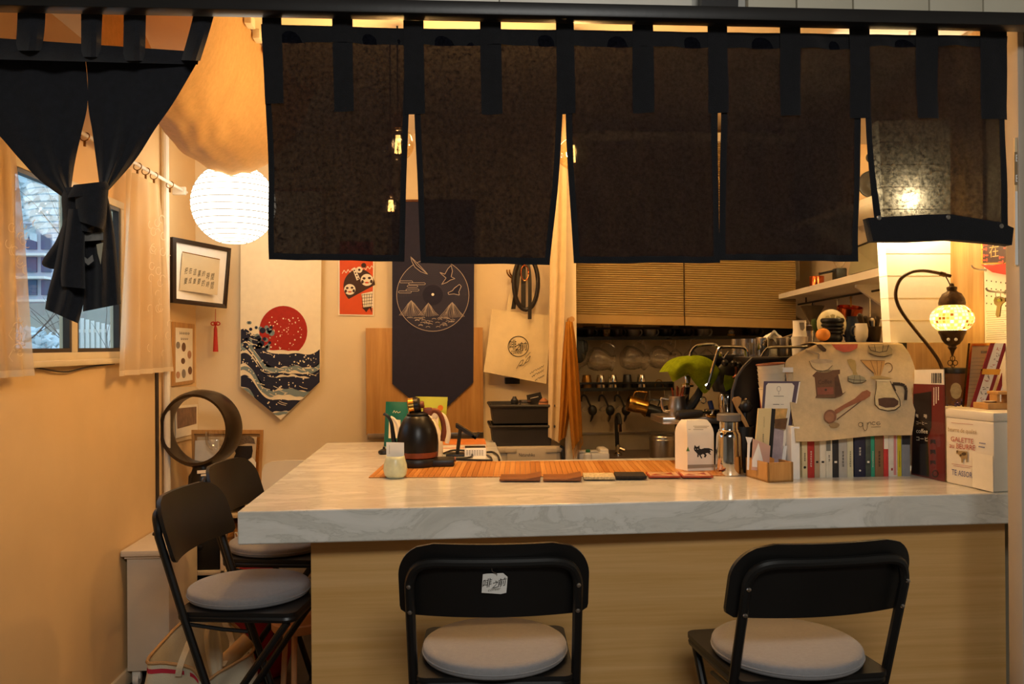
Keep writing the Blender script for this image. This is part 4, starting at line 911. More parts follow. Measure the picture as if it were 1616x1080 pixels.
MB().grid(tf, 20, 16, (0, .02, 0)).build('bag_body', m_tote, tb2, smooth=40)
pb3 = PY(TBY-.008)
for xs in ((803, 806, 815, 822), (842, 840, 832, 826)): strap('handle', [U(xs[0], 491, Y=TBY+.006), U(xs[1], 470, Y=TBY+.004), U(xs[2], 444, Y=TBY+.02), U(xs[3], 421, Y=TBY+.05)], .024, m_tote, tb2)
ink('logo_ring', pb3, arcline(818, 547, 16, 16, 0, 2*pi, 1.1, 36), m_ink, tb2)
text('啡', pb3, quad(804, 537, 815, 553, -1), m_ink, tb2); text('之', pb3, ((814, 543), (823, 541), (813, 554)), m_ink, tb2); text('前', pb3, quad(820, 540, 832, 553), m_ink, tb2)
text('coffeer', pb3, ((807, 551), (826, 550), (806, 559)), m_ink, tb2)
ps = stroke([(815, 582), (822, 570), (826, 568), (824, 575), (819, 578), (826, 577), (833, 566), (837, 562), (834, 570), (828, 574)], .7)+stroke([(829, 565), (837, 556)], .6)
ink('signature', pb3, ps, m_ink, tb2, .0012)
ps = []
for x, y, l in ((836, 589, 22), (839, 594, 19), (844, 600, 15)): ps += stroke([(x+l*i/14, y-l*.55*i/14+(2.2 if i % 2 else -.6)*(1 if i % 5 else .1)) for i in range(15)], .55)
ink('handwriting', pb3, ps, m_ink, tb2, .0012)['kind'] = 'stuff'
bl = thing('black_belt_loop', 'black leather lead coiled in a loop over the tote handles', 'lead', U(838, 495, Y=TBY-.06)); m_lea = mat('black_leather', '#1d1511', .4, var=.15, bump=.15, bs=90)
MB().tube([U(x, y, Y=TBY-.035) for x, y in ell(830, 447, 19, 42, 36)], .0125, 10, closed=True).build('loop', m_lea, bl)
strap('band', [U(832, 410, Y=TBY-.045), U(836, 440, Y=TBY-.05), U(836, 504, Y=TBY-.05)], .020, m_lea, bl); strap('band', [U(826, 412, Y=TBY-.02), U(826, 450, Y=TBY-.02), U(826, 489, Y=TBY-.02)], .026, m_lea, bl); strap('band', [U(820, 415, Y=TBY-.012), U(816, 450, Y=TBY-.015), U(810, 488, Y=TBY-.012)], .024, m_lea, bl)
MB().tube([U(x, y, Y=TBY-.06) for x, y in ell(828, 431, 6, 12, 18)], .0035, 6, closed=True).build('snap_hook', m_copper, bl); MB().tube([U(826, 408, Y=TBY-.06), U(828, 420, Y=TBY-.06)], .007, 8).build('swivel', m_copper, bl)
MB().lathe([(.02, 0), (.02, .01), (.006, .016), (.006, .10), (.016, .11)], U(830, 408, Y=4.745), 14, Matrix.Rotation(pi/2, 3, 'X')).build('hook_peg', m_brass, bl)
# dark box-end showing below the tote
a = U(797, 596, Y=4.71); b = U(820, 606, Y=4.71); q = MB().box(a.x, 4.69, b.z, b.x, YB, a.z, .003); o = q.build('switch_box', m_blackp); tag(o, 'small black wall box peeking out below the canvas tote', 'switch')
# ---------------------------------------------------------------- low bench with crates
kb = thing('back_counter', 'low dark kitchen counter along the back wall behind the bar', 'counter', (1.1, 4.4, 0)); m_kc = mat('kitchen_top', '#57493c', .35, var=.1, vs=20); BCZ = .85
MB().box(.614, 4.12, BCZ-.03, XR-.002, YB-.002, BCZ, .003).build('worktop', m_kc, kb); MB().box(.62, 4.16, 0, XR-.01, YB-.01, BCZ-.03).build('cabinet', m_white, kb)
lb = thing('low_bench', 'low dark bench under the crates beside the bar', 'bench', (.38, 4.4, 0)); MB().box(.203, 4.11, BCZ-.03, .55, YB-.002, BCZ, .003).build('top', m_kc, lb); MB().box(.21, 4.14, 0, .24, YB-.01, BCZ-.03).build('side', m_white, lb); MB().box(.515, 4.14, 0, .545, YB-.01, BCZ-.03).build('side', m_white, lb)
MB().box(.63, YB-.012, BCZ+.09, XR-.01, YB-.002, BCZ+.1).build('splash_trim', m_steel, kb); MB().box(.62, YB-.006, BCZ, XR-.01, YB-.002, BCZ+.095).build('splashback', mat('splash_tile', '#8d806c', .4, var=.06), kb)
def bin_(label, x0, x1, y0, y1, z0, z1):
    t = thing('storage_crate', label, 'crate', ((x0+x1)/2, (y0+y1)/2, z0), 0, 'dark crates stacked on the white lid'); m = mat('charcoal_plastic', '#2c2824', .55, var=.08)
    w = .012; q = MB(); b = [(x0+w, y0+w), (x1-w, y0+w), (x1-w, y1-w), (x0+w, y1-w)]; tp = [(x0, y0), (x1, y0), (x1, y1), (x0, y1)]
    ti = [(x0+.005, y0+.005), (x1-.005, y0+.005), (x1-.005, y1-.005), (x0+.005, y1-.005)]; bi = [(x0+w+.005, y0+w+.005), (x1-w-.005, y0+w+.005), (x1-w-.005, y1-w-.005), (x0+w+.005, y1-w-.005)]
    vs = [(*p, z0) for p in b]+[(*p, z1) for p in tp]+[(*p, z1) for p in ti]+[(*p, z0+.006) for p in bi]
    fs = [(0, 1, 2, 3), (12, 13, 14, 15)]
    for a in (0, 4, 8): fs += [(a+i, a+(i+1) % 4, a+4+(i+1) % 4, a+4+i) for i in range(4)]
    q.add(vs, fs); q.build('body', m, t, smooth=0)
    q = MB(); q.tube([(x, y, z1-.006) for x, y in ((x0-.006, y0-.006), (x1+.006, y0-.006), (x1+.006, y1+.006), (x0-.006, y1+.006))], .007, 6, closed=True); q.build('rim', m, t); return t
CY = 4.14
nx0 = max(.204, U(780, 715, Y=CY).x); nx1 = U(888, 715, Y=CY).x; zt = U(800, 706, Y=CY).z; zb_ = U(800, 728, Y=CY).z
nk = thing('folding_crate', 'beige folding camp crate with latched lid under the dark crates', 'crate', ((nx0+nx1)/2, CY+.16, BCZ)); m_bg = mat('beige_plastic', '#b3a48a', .5, var=.03)
MB().box(nx0+.01, CY+.012, BCZ, nx1-.01, CY+.34, zt-.02, .006).build('body', m_bg, nk); MB().box(nx0, CY, zt-.030, nx1, CY+.35, zt, .006).build('lid', m_bg, nk)
MB().box(nx0+.05, CY-.006, BCZ+.005, nx1-.03, CY+.012, zt-.004, .004).build('front_flap', m_bg, nk)
for px in (806, 870): c = U(px, 711, Y=CY-.01); MB().box(c.x-.028, CY-.012, c.z-.012, c.x+.028, CY-.004, c.z+.010, .002).build('latch', m_bg, nk)
text('Naturehike', PY(CY-.006), quad(819, 715.5, 844, 721), m_ink, nk, .001)
x0 = U(776, 690, Y=CY).x; x1 = U(874, 690, Y=CY).x; z1 = zt; zm = U(800, 670, Y=CY).z; z2 = U(800, 640, Y=CY).z
bin_('lower dark grey crate of the stacked pair beside the bar', x0, x1, CY+.02, CY+.30, z1+.001, zm-.008)
bin_('upper dark grey crate of the stacked pair filled with odds and ends', x0, x1, CY+.02, CY+.30, zm+.001, z2)
zb2 = z2-.035; zf = zm+.008
t = thing('card_case', 'small black card leaning up out of the upper dark crate', 'card', U(845, 640, Y=CY+.1)); q = MB(); q.prism(pts2(PY(CY+.12), [(831, 624), (853, 619), (857, 632), (840, 640), (840, 660), (836, 660)]), (0, .004, 0)); q.build('card', m_ink, t, smooth=0); scrawl(PY(CY+.12), [], m_cream, t, [(837, 629, 850, 626)])
c = U(812, 636, Y=CY+.1); t = thing('hand_grinder', 'small black grinder knob poking out of the upper dark crate', 'grinder', (c.x, c.y, zf)); MB().lathe([(.022, zf), (.022, c.z-.02), (.016, c.z-.006), (.02, c.z), (.019, c.z+.014), (.012, c.z+.022), (.008, c.z+.032)], (c.x, c.y, 0), 18).build('body', m_blackp, t); MB().lathe([(.0225, c.z-.022), (.0225, c.z-.012)], (c.x, c.y, 0), 18).build('band', m_steel, t)
c = U(858, 640, Y=CY+.08); t = thing('brown_pouch', 'small round brown pouch resting in the upper dark crate', 'pouch', (c.x, c.y, zf)); MB().lathe([(.012, zf), (.03, zf+.02), (.032, c.z-.01), (.02, c.z+.025), (.008, c.z+.036)], (c.x, c.y, 0), 16).build('body', mat('tan_leather', '#9a6238', .6, var=.1), t); MB().tube([(c.x+.022*cos(i*pi/8), c.y+.022*sin(i*pi/8), c.z+.018) for i in range(16)], .003, 5, closed=True).build('tie', m_dkw, t)
t = thing('glass_jar', 'clear round jar lying in the upper dark crate', 'jar', U(829, 650, Y=CY+.12)); MB().lathe([(.001, 0), (.038, .004), (.044, .03), (.042, .075), (.030, .088), (.03, .094)], (U(829, 650, Y=CY+.12).x, CY+.12, zf), 20, cap=False).build('body', m_glass, t); MB().lathe([(.032, .094), (.032, .104)], (U(829, 650, Y=CY+.12).x, CY+.12, zf), 20).build('lid', m_steel, t)
# black lead trailing off the crate
c_ = curve([U(884, 704, Y=4.12), U(889, 708, Y=4.12), U(887, 716, Y=4.12), U(890, 730, Y=4.12)], 14); tag(MB().tube(c_, .006, 7).build('rubber_lead', m_blackp), 'black cord drooping at the right end of the beige crate', 'cord')
# ---------------------------------------------------------------- partition end: cloth, frame, towel
def drape_px(Lp, Rp, Y, nu, nv, amp, fr, thick=.004):
    def fn(u, v):
        a = interp([(*p, 0) for p in Lp], v); b = interp([(*p, 0) for p in Rp], v); p = a.lerp(b, u); return U(p.x, p.y, Y=Y+amp*sin(fr*2*pi*u+v*2))
    return MB().grid(fn, nu, nv, (0, thick, 0))
t = thing('linen_curtain', 'long pale linen cloth hanging straight down the partition end', 'curtain', U(876, 697, Y=4.14))
drape_px([(872, 150), (868, 420), (866, 560), (865, 690)], [(896, 150), (893, 420), (888, 560), (884, 700)], 4.15, 14, 30, .010, 1.6).build('cloth', mat('pale_linen', '#cfb68c', .9, var=.06, vs=20, bump=.2, bs=300), t, smooth=70)
MB().tube([U(868, 150, Y=4.16), U(900, 150, Y=4.16)], .006, 8).build('rail', m_white, t)
m_wh = MC['white_paint']; PP = .548
t = thing('collage_frame', 'narrow white-framed picture seen edge-on on the partition side', 'picture', (PP, 4.45, 1.65))
def PXU(px, py): return U(px, py, X=.535)
zt_, zb_ = 2.16, 1.62
q = MB(); q.box(.536, 4.215, zb_, .552, 4.62, zt_, .002); q.build('frame', m_wh, t); MB().box(.533, 4.245, zb_+.03, .537, 4.59, zt_-.03).build('mount', m_cream, t)
for y0, y1, z0, z1 in ((4.27, 4.40, 1.96, 2.10), (4.43, 4.56, 1.94, 2.08), (4.28, 4.42, 1.72, 1.90), (4.45, 4.57, 1.70, 1.84)): MB().box(.531, y0, z0, .5335, y1, z1).build('photo', MC['photo_sepia'], t)
tw = thing('ochre_towel', 'ochre fringed towel hanging from a peg on the partition end', 'towel', U(900, 725, Y=4.1)); m_och = mat('ochre_cotton', '#a3680a', .95, var=.10, vs=16, bump=.4, bs=350)
def towel(Lp, Rp, Y, n): 
    def fn(u, v):
        a = interp([(*p, 0) for p in Lp], v); b = interp([(*p, 0) for p in Rp], v); p = a.lerp(b, u); return U(p.x, p.y, Y=Y+.012*sin(2.4*2*pi*u+.6)*min(1, v*3)-.02*sin(pi*u)*min(1, v*2))
    return MB().grid(fn, 18, 36, (0, .006, 0)).build(n, m_och, tw, smooth=70)
towel([(893, 508), (888, 560), (884, 640), (881, 697)], [(903, 508), (906, 560), (901, 640), (893, 690)], 4.10, 'fold')
towel([(895, 508), (894, 560), (897, 640), (903, 712)], [(904, 508), (911, 560), (917, 640), (919, 688)], 4.06, 'fold')
q = MB()
for i in range(16):
    u = i/15; x = 903+16*u; y = 712-24*u; q.tube([U(x, y-1, Y=4.062), U(x+.6+random.random(), y+8, Y=4.06+random.random()*.006), U(x+random.random()*2, y+14+random.random()*3, Y=4.06)], .0013, 4)
q.build('fringe', m_och, tw)['kind'] = 'stuff'
MB().tube(curve([U(897, 512, Y=4.11), U(898, 504, Y=4.12), U(901, 512, Y=4.11)], 8), .003, 6).build('loop', m_och, tw); c = U(898, 505, Y=4.2); MB().lathe([(.012, 0), (.009, .09), (.014, .10)], c, 12, Matrix.Rotation(pi/2, 3, 'X')).build('peg', m_oak, tw)
# ================================================================ things on the marble
MZ = CT+.0045
mt = thing('bamboo_mat', 'bamboo slat mat rolled out along the back edge of the marble', 'mat', (-.315, 3.093, CT+.0005), -.078)
Tm = WM[mt.name]; sl = None; NS = 66; wS = 1.30/NS; pal = [m_bam, wood('bamboo_pale', '#d79c55', '#bd7d38', .45, (14, 1.2, 14), 1.5, .05), wood('bamboo_dark', '#b9762f', '#9c5f22', .45, (14, 1.2, 14), 1.5, .05)]
rr = random.Random(5)
meshes = []
for m in pal:
    q = MB(); q.T = Tm; q.box(.0006, 0, 0, wS-.0006, .40, .004, .0008); o = q.build('slat', m, mt, smooth=0); meshes.append(o)
for i in range(NS):
    o = meshes[i] if i < 3 else dup(meshes[rr.choice((0, 0, 1, 1, 2))]); o.location = (i*wS, 0, 0); o.parent = mt
for y in (.03, .37):
    q = MB(); q.T = Tm; q.tube([(0, y, .0042), (1.30, y, .0042)], .0007, 4); q.build('stitching', m_bam, mt)
# coasters in a row along the mat's front edge
def slabpx(name, label, cat, x0, x1, yb, dy, th, m, z=MZ, group=None, rot=0, bev=.002, tilt=0):
    a = U(x0, yb, Z=z); b = U(x1, yb, Z=z); w = (b-a).length; t = thing(name, label, cat, (a.x, a.y, z), atan2(b.y-a.y, b.x-a.x)+rot, group)
    q = MB(); q.T = WM[t.name] @ Matrix.Rotation(tilt, 4, 'Y'); q.box(0, 0, 0, w, dy, th, bev); q.build('slab', m, t); return t, w
G = 'coasters along the bamboo mat'
m_co1 = wood('walnut_coaster', '#8f5527', '#744119', .5, (3, 14, 14), 1, .08)
t, w = slabpx('coaster', 'brown leather-like wooden coaster at the left end of the row', 'coaster', 788, 852, 759.5, .12, .006, m_co1, CT+.005, G, 0, .001); q = MB(); q.T = WM[t.name]; q.prism([(w-.05, .0, .006), (w+.002, .0, .006), (w+.002, 0, .016)], (0, .12, 0)); q.build('turned_corner', m_co1, t)
t, w = slabpx('coaster', 'brown wooden coaster second from the left, overlapping the first', 'coaster', 857, 917, 759.5, .12, .006, m_co1, CT+.005, G, 0, .001); q = MB(); q.T = WM[t.name]; q.prism([(w-.05, .0, .006), (w+.002, .0, .006), (w+.002, 0, .016)], (0, .12, 0)); q.build('turned_corner', m_co1, t)
m_w1 = mat('beige_weave', '#c7b48b', .9, var=.3, vs=150, bump=.8, bs=220); m_w2 = mat('black_weave', '#2a211a', .8, var=.3, vs=150, bump=.8, bs=220)
t, w = slabpx('coaster', 'pale woven coaster in the middle of the coaster row', 'coaster', 921, 971, 757.5, .10, .010, m_w1, CT+.005, G, 0, .003)
t, w = slabpx('coaster', 'black woven coaster in the middle of the coaster row', 'coaster', 972, 1021, 756.5, .10, .011, m_w2, CT+.005, G, 0, .003)
m_tl = mat('printed_tile', '#d9a877', .3, var=.25, vs=22); m_trd = mat('tile_red', '#a3401f', .4, var=.2, vs=30)
for x0, x1, l in ((1024, 1075, 'red and cream printed tile coaster right of the black one'), (1077, 1126, 'red and cream printed tile coaster below the cat coffee bag')):
    t, w = slabpx('coaster', l, 'coaster', x0, x1, 754.5, .10, .006, m_trd, CT+.005, G, 0, .001); q = MB(); q.T = WM[t.name]
    q.box(.006, .006, .006, w-.006, .094, .0068); q.build('tile_face', m_tl, t)
    q = MB(); q.T = WM[t.name]; q.prism([(.01, .02, .0068), (.05, .02, .0068), (.03, .05, .0068)], (0, 0, .0004)); q.prism([(.06, .05, .0068), (.09, .03, .0068), (.09, .08, .0068)], (0, 0, .0004)); q.build('pattern', m_trd, t)
# ---------------------------------------------------------------- kettles
m_kb = mat('kettle_black', '#191715', .33, .3, var=.05); m_kw = mat('kettle_white', '#ece2cf', .3, var=.03); m_kh = wood('walnut', '#8a4a2c', '#6b351d', .4, (6, 6, 6), 2, .04)
def kettle(label, base, sc, mb, mh, band, knob=True):
    t = thing('gooseneck_kettle', label, 'kettle', base); B = Vector(base)
    def P(x, z, y=0): return B+Vector((x*sc, y*sc, z*sc))
    MB().lathe([(r*sc, z*sc) for r, z in ((.074, 0), (.080, .004), (.082, .024))], B, 40).build('wooden_band', band, t)
    MB().lathe([(r*sc, z*sc) for r, z in ((.0815, .0245), (.082, .03), (.0825, .055), (.080, .085), (.073, .115), (.064, .137), (.052, .155), (.046, .163), (.040, .166))], B, 40).build('body', mb, t)
    MB().lathe([(r*sc, z*sc) for r, z in ((.043, .166), (.043, .172), (.034, .178), (.012, .182), (.010, .186))], B, 32).build('lid', mb, t)
    R_ = Matrix.Rotation(radians(82), 3, 'Y') @ Matrix.Identity(3); c = P(-.010, .204)
    if not knob: c = P(-.002, .190); MB().lathe([(.012*sc, -.006), (.012*sc, .006)], c, 16).build('lid_knob', mb, t)
    if knob: MB().lathe([(r*sc, z*sc) for r, z in ((.028, -.028), (.0345, -.024), (.0345, -.004))], c, 28, R_).build('lid_ring', m_gold, t)
    if knob: MB().lathe([(r*sc, z*sc) for r, z in ((.033, -.003), (.033, .014), (.027, .022))], c, 28, R_).build('lid_knob', mb, t)
    if knob: MB().lathe([(r*sc, z*sc) for r, z in ((.014, .022), (.014, .034), (.010, .037))], c, 20, R_).build('knob_cap', mh, t)
    q = MB(); q.box(*(P(.022, .168, -.012)), *(P(.058, .196, .012)), .003*sc); q.build('hinge_block', mh, t)
    q = MB(); q.tube(curve([P(.046, .168), P(.062, .184), P(.084, .176), (P(.098, .146)), P(.104, .105), P(.098, .062)], 22), [.010*sc]*18+[.011*sc]*3+[.009*sc]*2, 10); q.build('handle', mh, t)
    q = MB(); q.tube(curve([P(-.076, .045), P(-.092, .058), P(-.098, .10), P(-.104, .140), P(-.118, .164), P(-.134, .174)], 24), [.012*sc-.0058*sc*min(1, i/16) for i in range(25)], 10); q.build('spout', mb, t)
    return t
kc = U(661, 735, Z=MZ); kx = kc.x-.004
hb = thing('kettle_heating_base', 'flat black heating base with a control pod under the black kettle', 'base', (kx, kc.y, MZ))
MB().lathe([(.078, 0), (.082, .006), (.082, .026), (.078, .032), (.001, .033)], (kx, kc.y, MZ), 40).build('plate', m_blackp, hb); q = MB(); q.box(kx+.05, kc.y-.055, MZ, kx+.145, kc.y+.055, MZ+.028, .008); q.build('control_pod', m_blackp, hb); MB().lathe([(.010, 0), (.010, .006)], (kx+.145, kc.y+.02, MZ+.02), 14, Matrix.Rotation(pi/2, 3, 'Y')).build('dial', m_kh, hb)
kettle('matte black gooseneck kettle with a walnut band and handle', (kx, kc.y, MZ+.0335), 1.0, m_kb, m_kh, m_kh)
c2 = U(668, 725, Z=CT); kettle('white gooseneck kettle hidden behind the black kettle', (c2.x, c2.y, CT+.002), 1.02, m_kw, m_kw, m_kw, False)
# ---------------------------------------------------------------- card cup
c = U(624, 754.5, Z=CT); cc = thing('card_cup', 'small pale green ceramic cup holding a white card', 'cup', (c.x, c.y, CT)); m_cel = mat('celadon', '#cfd3b0', .25, var=.12, vs=40)
MB().lathe([(.001, 0), (.030, .001), (.040, .012), (.0435, .030), (.042, .048), (.036, .068), (.0335, .080), (.031, .080), (.034, .066), (.039, .046), (.039, .03), (.03, .012), (.001, .010)], c, 36, cap=False).build('body', m_cel, cc, smooth=180)
kd = thing('name_card', 'plain white card standing upright in the pale green cup', 'card', (c.x, c.y, CT+.012)); q = MB(); pc = PY(c.y); q.prism(pts2(pc, [(609.5, 698.5), (637.5, 699), (638, 746), (610, 746)]), (0, .003, 0)); q.build('card', m_paper, kd, smooth=0)
scrawl(pc, [(614.5, 703, 717, 1.6)], MC['grey_ink'], kd)
# ---------------------------------------------------------------- coffee pouches
def pouch(label, px, base, m, lab=None, Y=None, dep=.07):
    """px: TL, TR, BR, BL outline; a flat sealed top that opens to a gusseted foot"""
    tl, tr, br, bl = [U(a, b, Y=Y) for a, b in px]; t = thing('coffee_pouch', label, 'pouch', ((bl.x+br.x)/2, Y, base))
    bl.z = br.z = base+.001
    def fn(u, v):
        a = tl.lerp(bl, v); b = tr.lerp(br, v); p = a.lerp(b, u); d = dep*.5*(1-(1-v)**2.2)*(.35+.65*sin(pi*u)**.5); return p, d
    nu, nv = 10, 12; vs = []; fs = []
    for j in range(nv+1):
        F = [fn(i/nu, j/nv) for i in range(nu+1)]
        vs += [p+Vector((0, -d-.001, 0)) for p, d in F]+[p+Vector((0, d+.001, 0)) for p, d in F[::-1]]
    k = 2*(nu+1)
    for j in range(nv): fs += [(j*k+i, j*k+(i+1) % k, (j+1)*k+(i+1) % k, (j+1)*k+i) for i in range(k)]
    fs += [tuple(range(k)), tuple(nv*k+i for i in range(k))]
    MB().add(vs, fs).build('pouch_body', m, t, smooth=60); q = MB(); q.prism([tl+Vector((0, -.003, -.012)), tr+Vector((0, -.003, -.012)), tr+Vector((0, -.003, -.016)), tl+Vector((0, -.003, -.016))], (0, .006, 0)); q.build('zip_seal', m, t)
    return t, fn
Yp = U(628, 704, Z=CT).y
t, f = pouch('teal coffee pouch with a white label behind the black kettle', [(609, 634), (648, 635), (648, 704), (606, 704)], CT, mat('teal_film', '#1f6e66', .3, var=.05), Y=Yp)
pl = PY(Yp-.036); ink('label', pl, [[(614, 662), (632, 663), (632, 692), (613, 692)]], m_cream, t, .001); ink('script_mark', pl, stroke([(620, 652), (622, 648), (624, 652), (626, 649), (628, 652), (632, 650)], .9), m_cream, t, .001)
Yg = Yp+.06
t, f = pouch('lime green coffee pouch with an orange seal behind the kettle handle', [(656, 626), (706.5, 627), (701, 700), (657, 700)], CT, mat('lime_film', '#b7c24a', .3, var=.05), Y=Yg)
pl = PY(Yg-.033); ink('label', pl, [[(668, 650), (692, 650), (692, 690), (668, 690)]], m_cream, t, .0), ink('seal', pl, [ell(695, 644, 4.5, n=18)], mat('seal_orange', '#d27a2a', .5), t, .001)
# ---------------------------------------------------------------- stand, books, box, cables
Ys = U(722, 720, Z=CT).y; ph = thing('phone_stand', 'black folding phone stand with a tilted arm on the bar', 'stand', U(722, 720, Z=CT)); pl = PY(Ys)
MB().tube([U(726.5, 677, Y=Ys), U(721.5, 718, Y=Ys)], .008, 8).build('post', m_blackp, ph)
q = MB(); q.prism(pts2(pl, [(719, 670.5), (722, 670), (752, 689), (750, 694), (719, 675)]), (0, .07, 0)); q.build('arm', m_blackp, ph, smooth=0)
q = MB(); q.prism(pts2(pl, [(744, 690), (750, 694), (757, 686), (755, 684), (750, 690), (746, 687)]), (0, .07, 0)); q.build('lip', m_blackp, ph, smooth=0)
c = U(722, 720, Z=CT); MB().box(c.x-.05, c.y-.03, CT, c.x+.03, c.y+.06, CT+.010, .003).build('foot', m_blackp, ph)
a = U(697, 708, Z=CT); b = U(767, 708, Z=CT)
bk = thing('flat_book', 'orange-covered paperback lying flat at the back of the bar', 'book', (a.x, a.y, CT)); MB().box(a.x, a.y, CT+.002, b.x, a.y+.22, CT+.016).build('pages', m_cream, bk); MB().box(a.x-.002, a.y-.002, CT+.016, b.x+.002, a.y+.222, CT+.0185).build('cover', mat('cover_orange', '#d77f3a', .5, var=.06), bk); MB().box(a.x-.002, a.y-.002, CT, b.x+.002, a.y+.222, CT+.002).build('cover', MC['cover_orange'], bk)
a = U(733.5, 720.5, Z=CT); b = U(767, 720.5, Z=CT); wbx = thing('leaflet_box', 'small white leaflet box with fine print beside the phone stand', 'box', (a.x, a.y, CT))
MB().box(a.x, a.y, CT, b.x, a.y+.07, CT+.034, .001).build('body', m_paper, wbx); MB().box(a.x+.001, a.y+.012, CT+.034, b.x-.001, a.y+.069, CT+.037).build('lid_flap', m_blackp, wbx)
ps = []
for j in range(4): ps += [[(736+i*4, 711+j*2.2), (738.6+i*4, 711+j*2.2), (738.6+i*4, 712+j*2.2), (736+i*4, 712+j*2.2)] for i in range(7)]
ink('fine_print', PY(a.y), ps, MC['grey_ink'], wbx, .0008)['kind'] = 'stuff'
zc_ = CT+.006
tag(MB().tube(curve([U(x, y, Z=zc_) for x, y in ((700, 716), (716, 711), (740, 713), (742, 722), (700, 724), (735, 726), (777, 727))], 40), .0045, 7).build('power_cable', m_blackp), 'black cable snaking round the foot of the phone stand', 'cable')
tag(MB().tube(curve([U(x, y, Z=zc_) for x, y in ((768, 714), (778, 714), (786, 720), (788, 727))], 24), .0045, 7).build('power_cable', m_blackp), 'black cable looping to the right of the leaflet box', 'cable')
tag(MB().tube(curve([U(x, y, Z=zc_) for x, y in ((769, 719), (774, 722), (776, 727))], 12), .0045, 7).build('power_cable', m_blackp), 'short black cable end on the bar beside the looping cable', 'cable')
c = U(606, 717, Z=CT); o = thing('small_dish', 'little black dish left of the black kettle', 'dish', (c.x, c.y, CT)); MB().lathe([(.02, 0), (.026, .006), (.024, .016), (.012, .022), (.004, .026)], (c.x, c.y, CT), 20).build('body', m_blackp, o); MB().ball((c.x, c.y, CT+.028), .006, 10, 6).build('knob', m_blackp, o)
# ---------------------------------------------------------------- cat coffee bag
A_ = U(1085, 743.5, Z=MZ); B_ = U(1127, 742.5, Z=MZ); dd = .075
cbg = thing('coffee_bag', 'white coffee bag printed with a black cat standing on the mat', 'bag', (A_.x, A_.y, MZ)); ux = (B_-A_).normalized(); L_ = (B_-A_).length; V = Vector((-.38, .92, 0)); zt = 1.45-(666-543)/1330*A_.y
q = MB(); H = zt-MZ; vs = []; fs = []
def bagrow(z):
    f = max(0, (z-.72*H)/(.28*H)); ins = .012*f**3; mid = f**1.6
    a = A_+ux*ins*1; b = B_-ux*ins; c = b+V*dd; d = a+V*dd
    if mid: m1 = (a+d)/2; m2 = (b+c)/2; a = a.lerp(m1, mid*.55); d = d.lerp(m1, mid*.55); b = b.lerp(m2, mid*.55); c = c.lerp(m2, mid*.55)
    sm = (a+d)/2+ux*.010*sin(pi*min(1, z/H)); sm2 = (b+c)/2-ux*.010*sin(pi*min(1, z/H))
    return [p+Vector((0, 0, z)) for p in (a, b, sm2, c, d, sm)]
for j in range(13): vs += bagrow(H*j/12)
fs = [(j*6+i, j*6+(i+1) % 6, (j+1)*6+(i+1) % 6, (j+1)*6+i) for j in range(12) for i in range(6)]+[(0, 1, 2, 3, 4, 5), tuple(72+i for i in range(6))]
q.add(vs, fs); q.build('bag_body', mat('bag_paper', '#efe5cf', .6, var=.03), cbg, smooth=60)
pl = Pl(A_, Vector((ux.y, -ux.x, 0)))
cat = [(330, 650), (338, 615), (352, 632), (368, 632), (382, 618), (385, 650), (400, 655), (430, 645), (470, 645), (500, 655), (517, 676), (505, 670), (482, 662), (490, 680), (480, 690), (497, 710), (485, 707), (460, 690), (440, 695), (452, 712), (440, 735), (425, 730), (432, 710), (415, 700), (395, 712), (410, 740), (400, 745), (385, 718), (377, 705), (375, 728), (362, 732), (364, 700), (350, 684), (334, 668)]
ink('cat', pl, [[(1040+x/6, 600+y/6) for x, y in cat]], m_ink, cbg, .001); ink('eye', pl, [ell(1040+346/6, 600+655/6, .7, n=6), ell(1040+368/6, 600+655/6, .7, n=6)], m_cream, cbg, .0016)
ink('tree', pl, [[(1085.5, 705), (1088.5, 712.5), (1083, 712.5)]], mat('print_green', '#4d7a3a', .6), cbg, .001); ink('foot_band', pl, [[(1085, 734), (1126.5, 733), (1126.5, 738), (1085, 740)]], mat('print_tan', '#a2937a', .6), cbg, .001)
ps = [];
for y, x0, x1 in ((673, 1094, 1119), (675, 1096, 1116), (678, 1086, 1090), (678, 1094, 1110)): ps += stroke([(x0, y), (x1, y)], .6)
ink('fine_print', pl, ps, MC['grey_ink'], cbg, .001)
# ---------------------------------------------------------------- steel pot
c = U(1151, 749, Z=CT); k = c.y/FPX*1.02; sp = thing('steel_coffee_server', 'polished steel coffee server with a grey lid beside the cat bag', 'pot', (c.x, c.y, CT))
def zz(y): return max(0, 1.45-(y-543)/FPX*(c.y*1.0+.06)-CT)
MB().lathe([(.02*1, 0), (21.5*k, .002), (22*k, .006), (21*k, .05), (19.6*k, zz(690)), (18.4*k, zz(684)), (15.6*k, zz(680)), (14.6*k, zz(677)), (14.8*k, zz(666))], c, 44).build('body', m_chrome, sp, smooth=50)
MB().lathe([(18.5*k, zz(664.5)), (18.8*k, zz(663)), (18.6*k, zz(655)), (17*k, zz(653.5)), (.001, zz(653))], c, 40).build('lid', mat('grey_rubber', '#6d6862', .5, var=.05), sp); MB().lathe([(16*k, zz(681)), (16.9*k, zz(680)), (16*k, zz(678.5))], c, 40).build('neck_ring', m_chrome, sp)
p = U(1138, 685, Y=c.y-17*k); MB().lathe([(.0045, 0), (.005, .012)], p+Vector((0, .004, 0)), 12, Matrix.Rotation(pi/2, 3, 'X')).build('spout_hole', m_ink, sp)
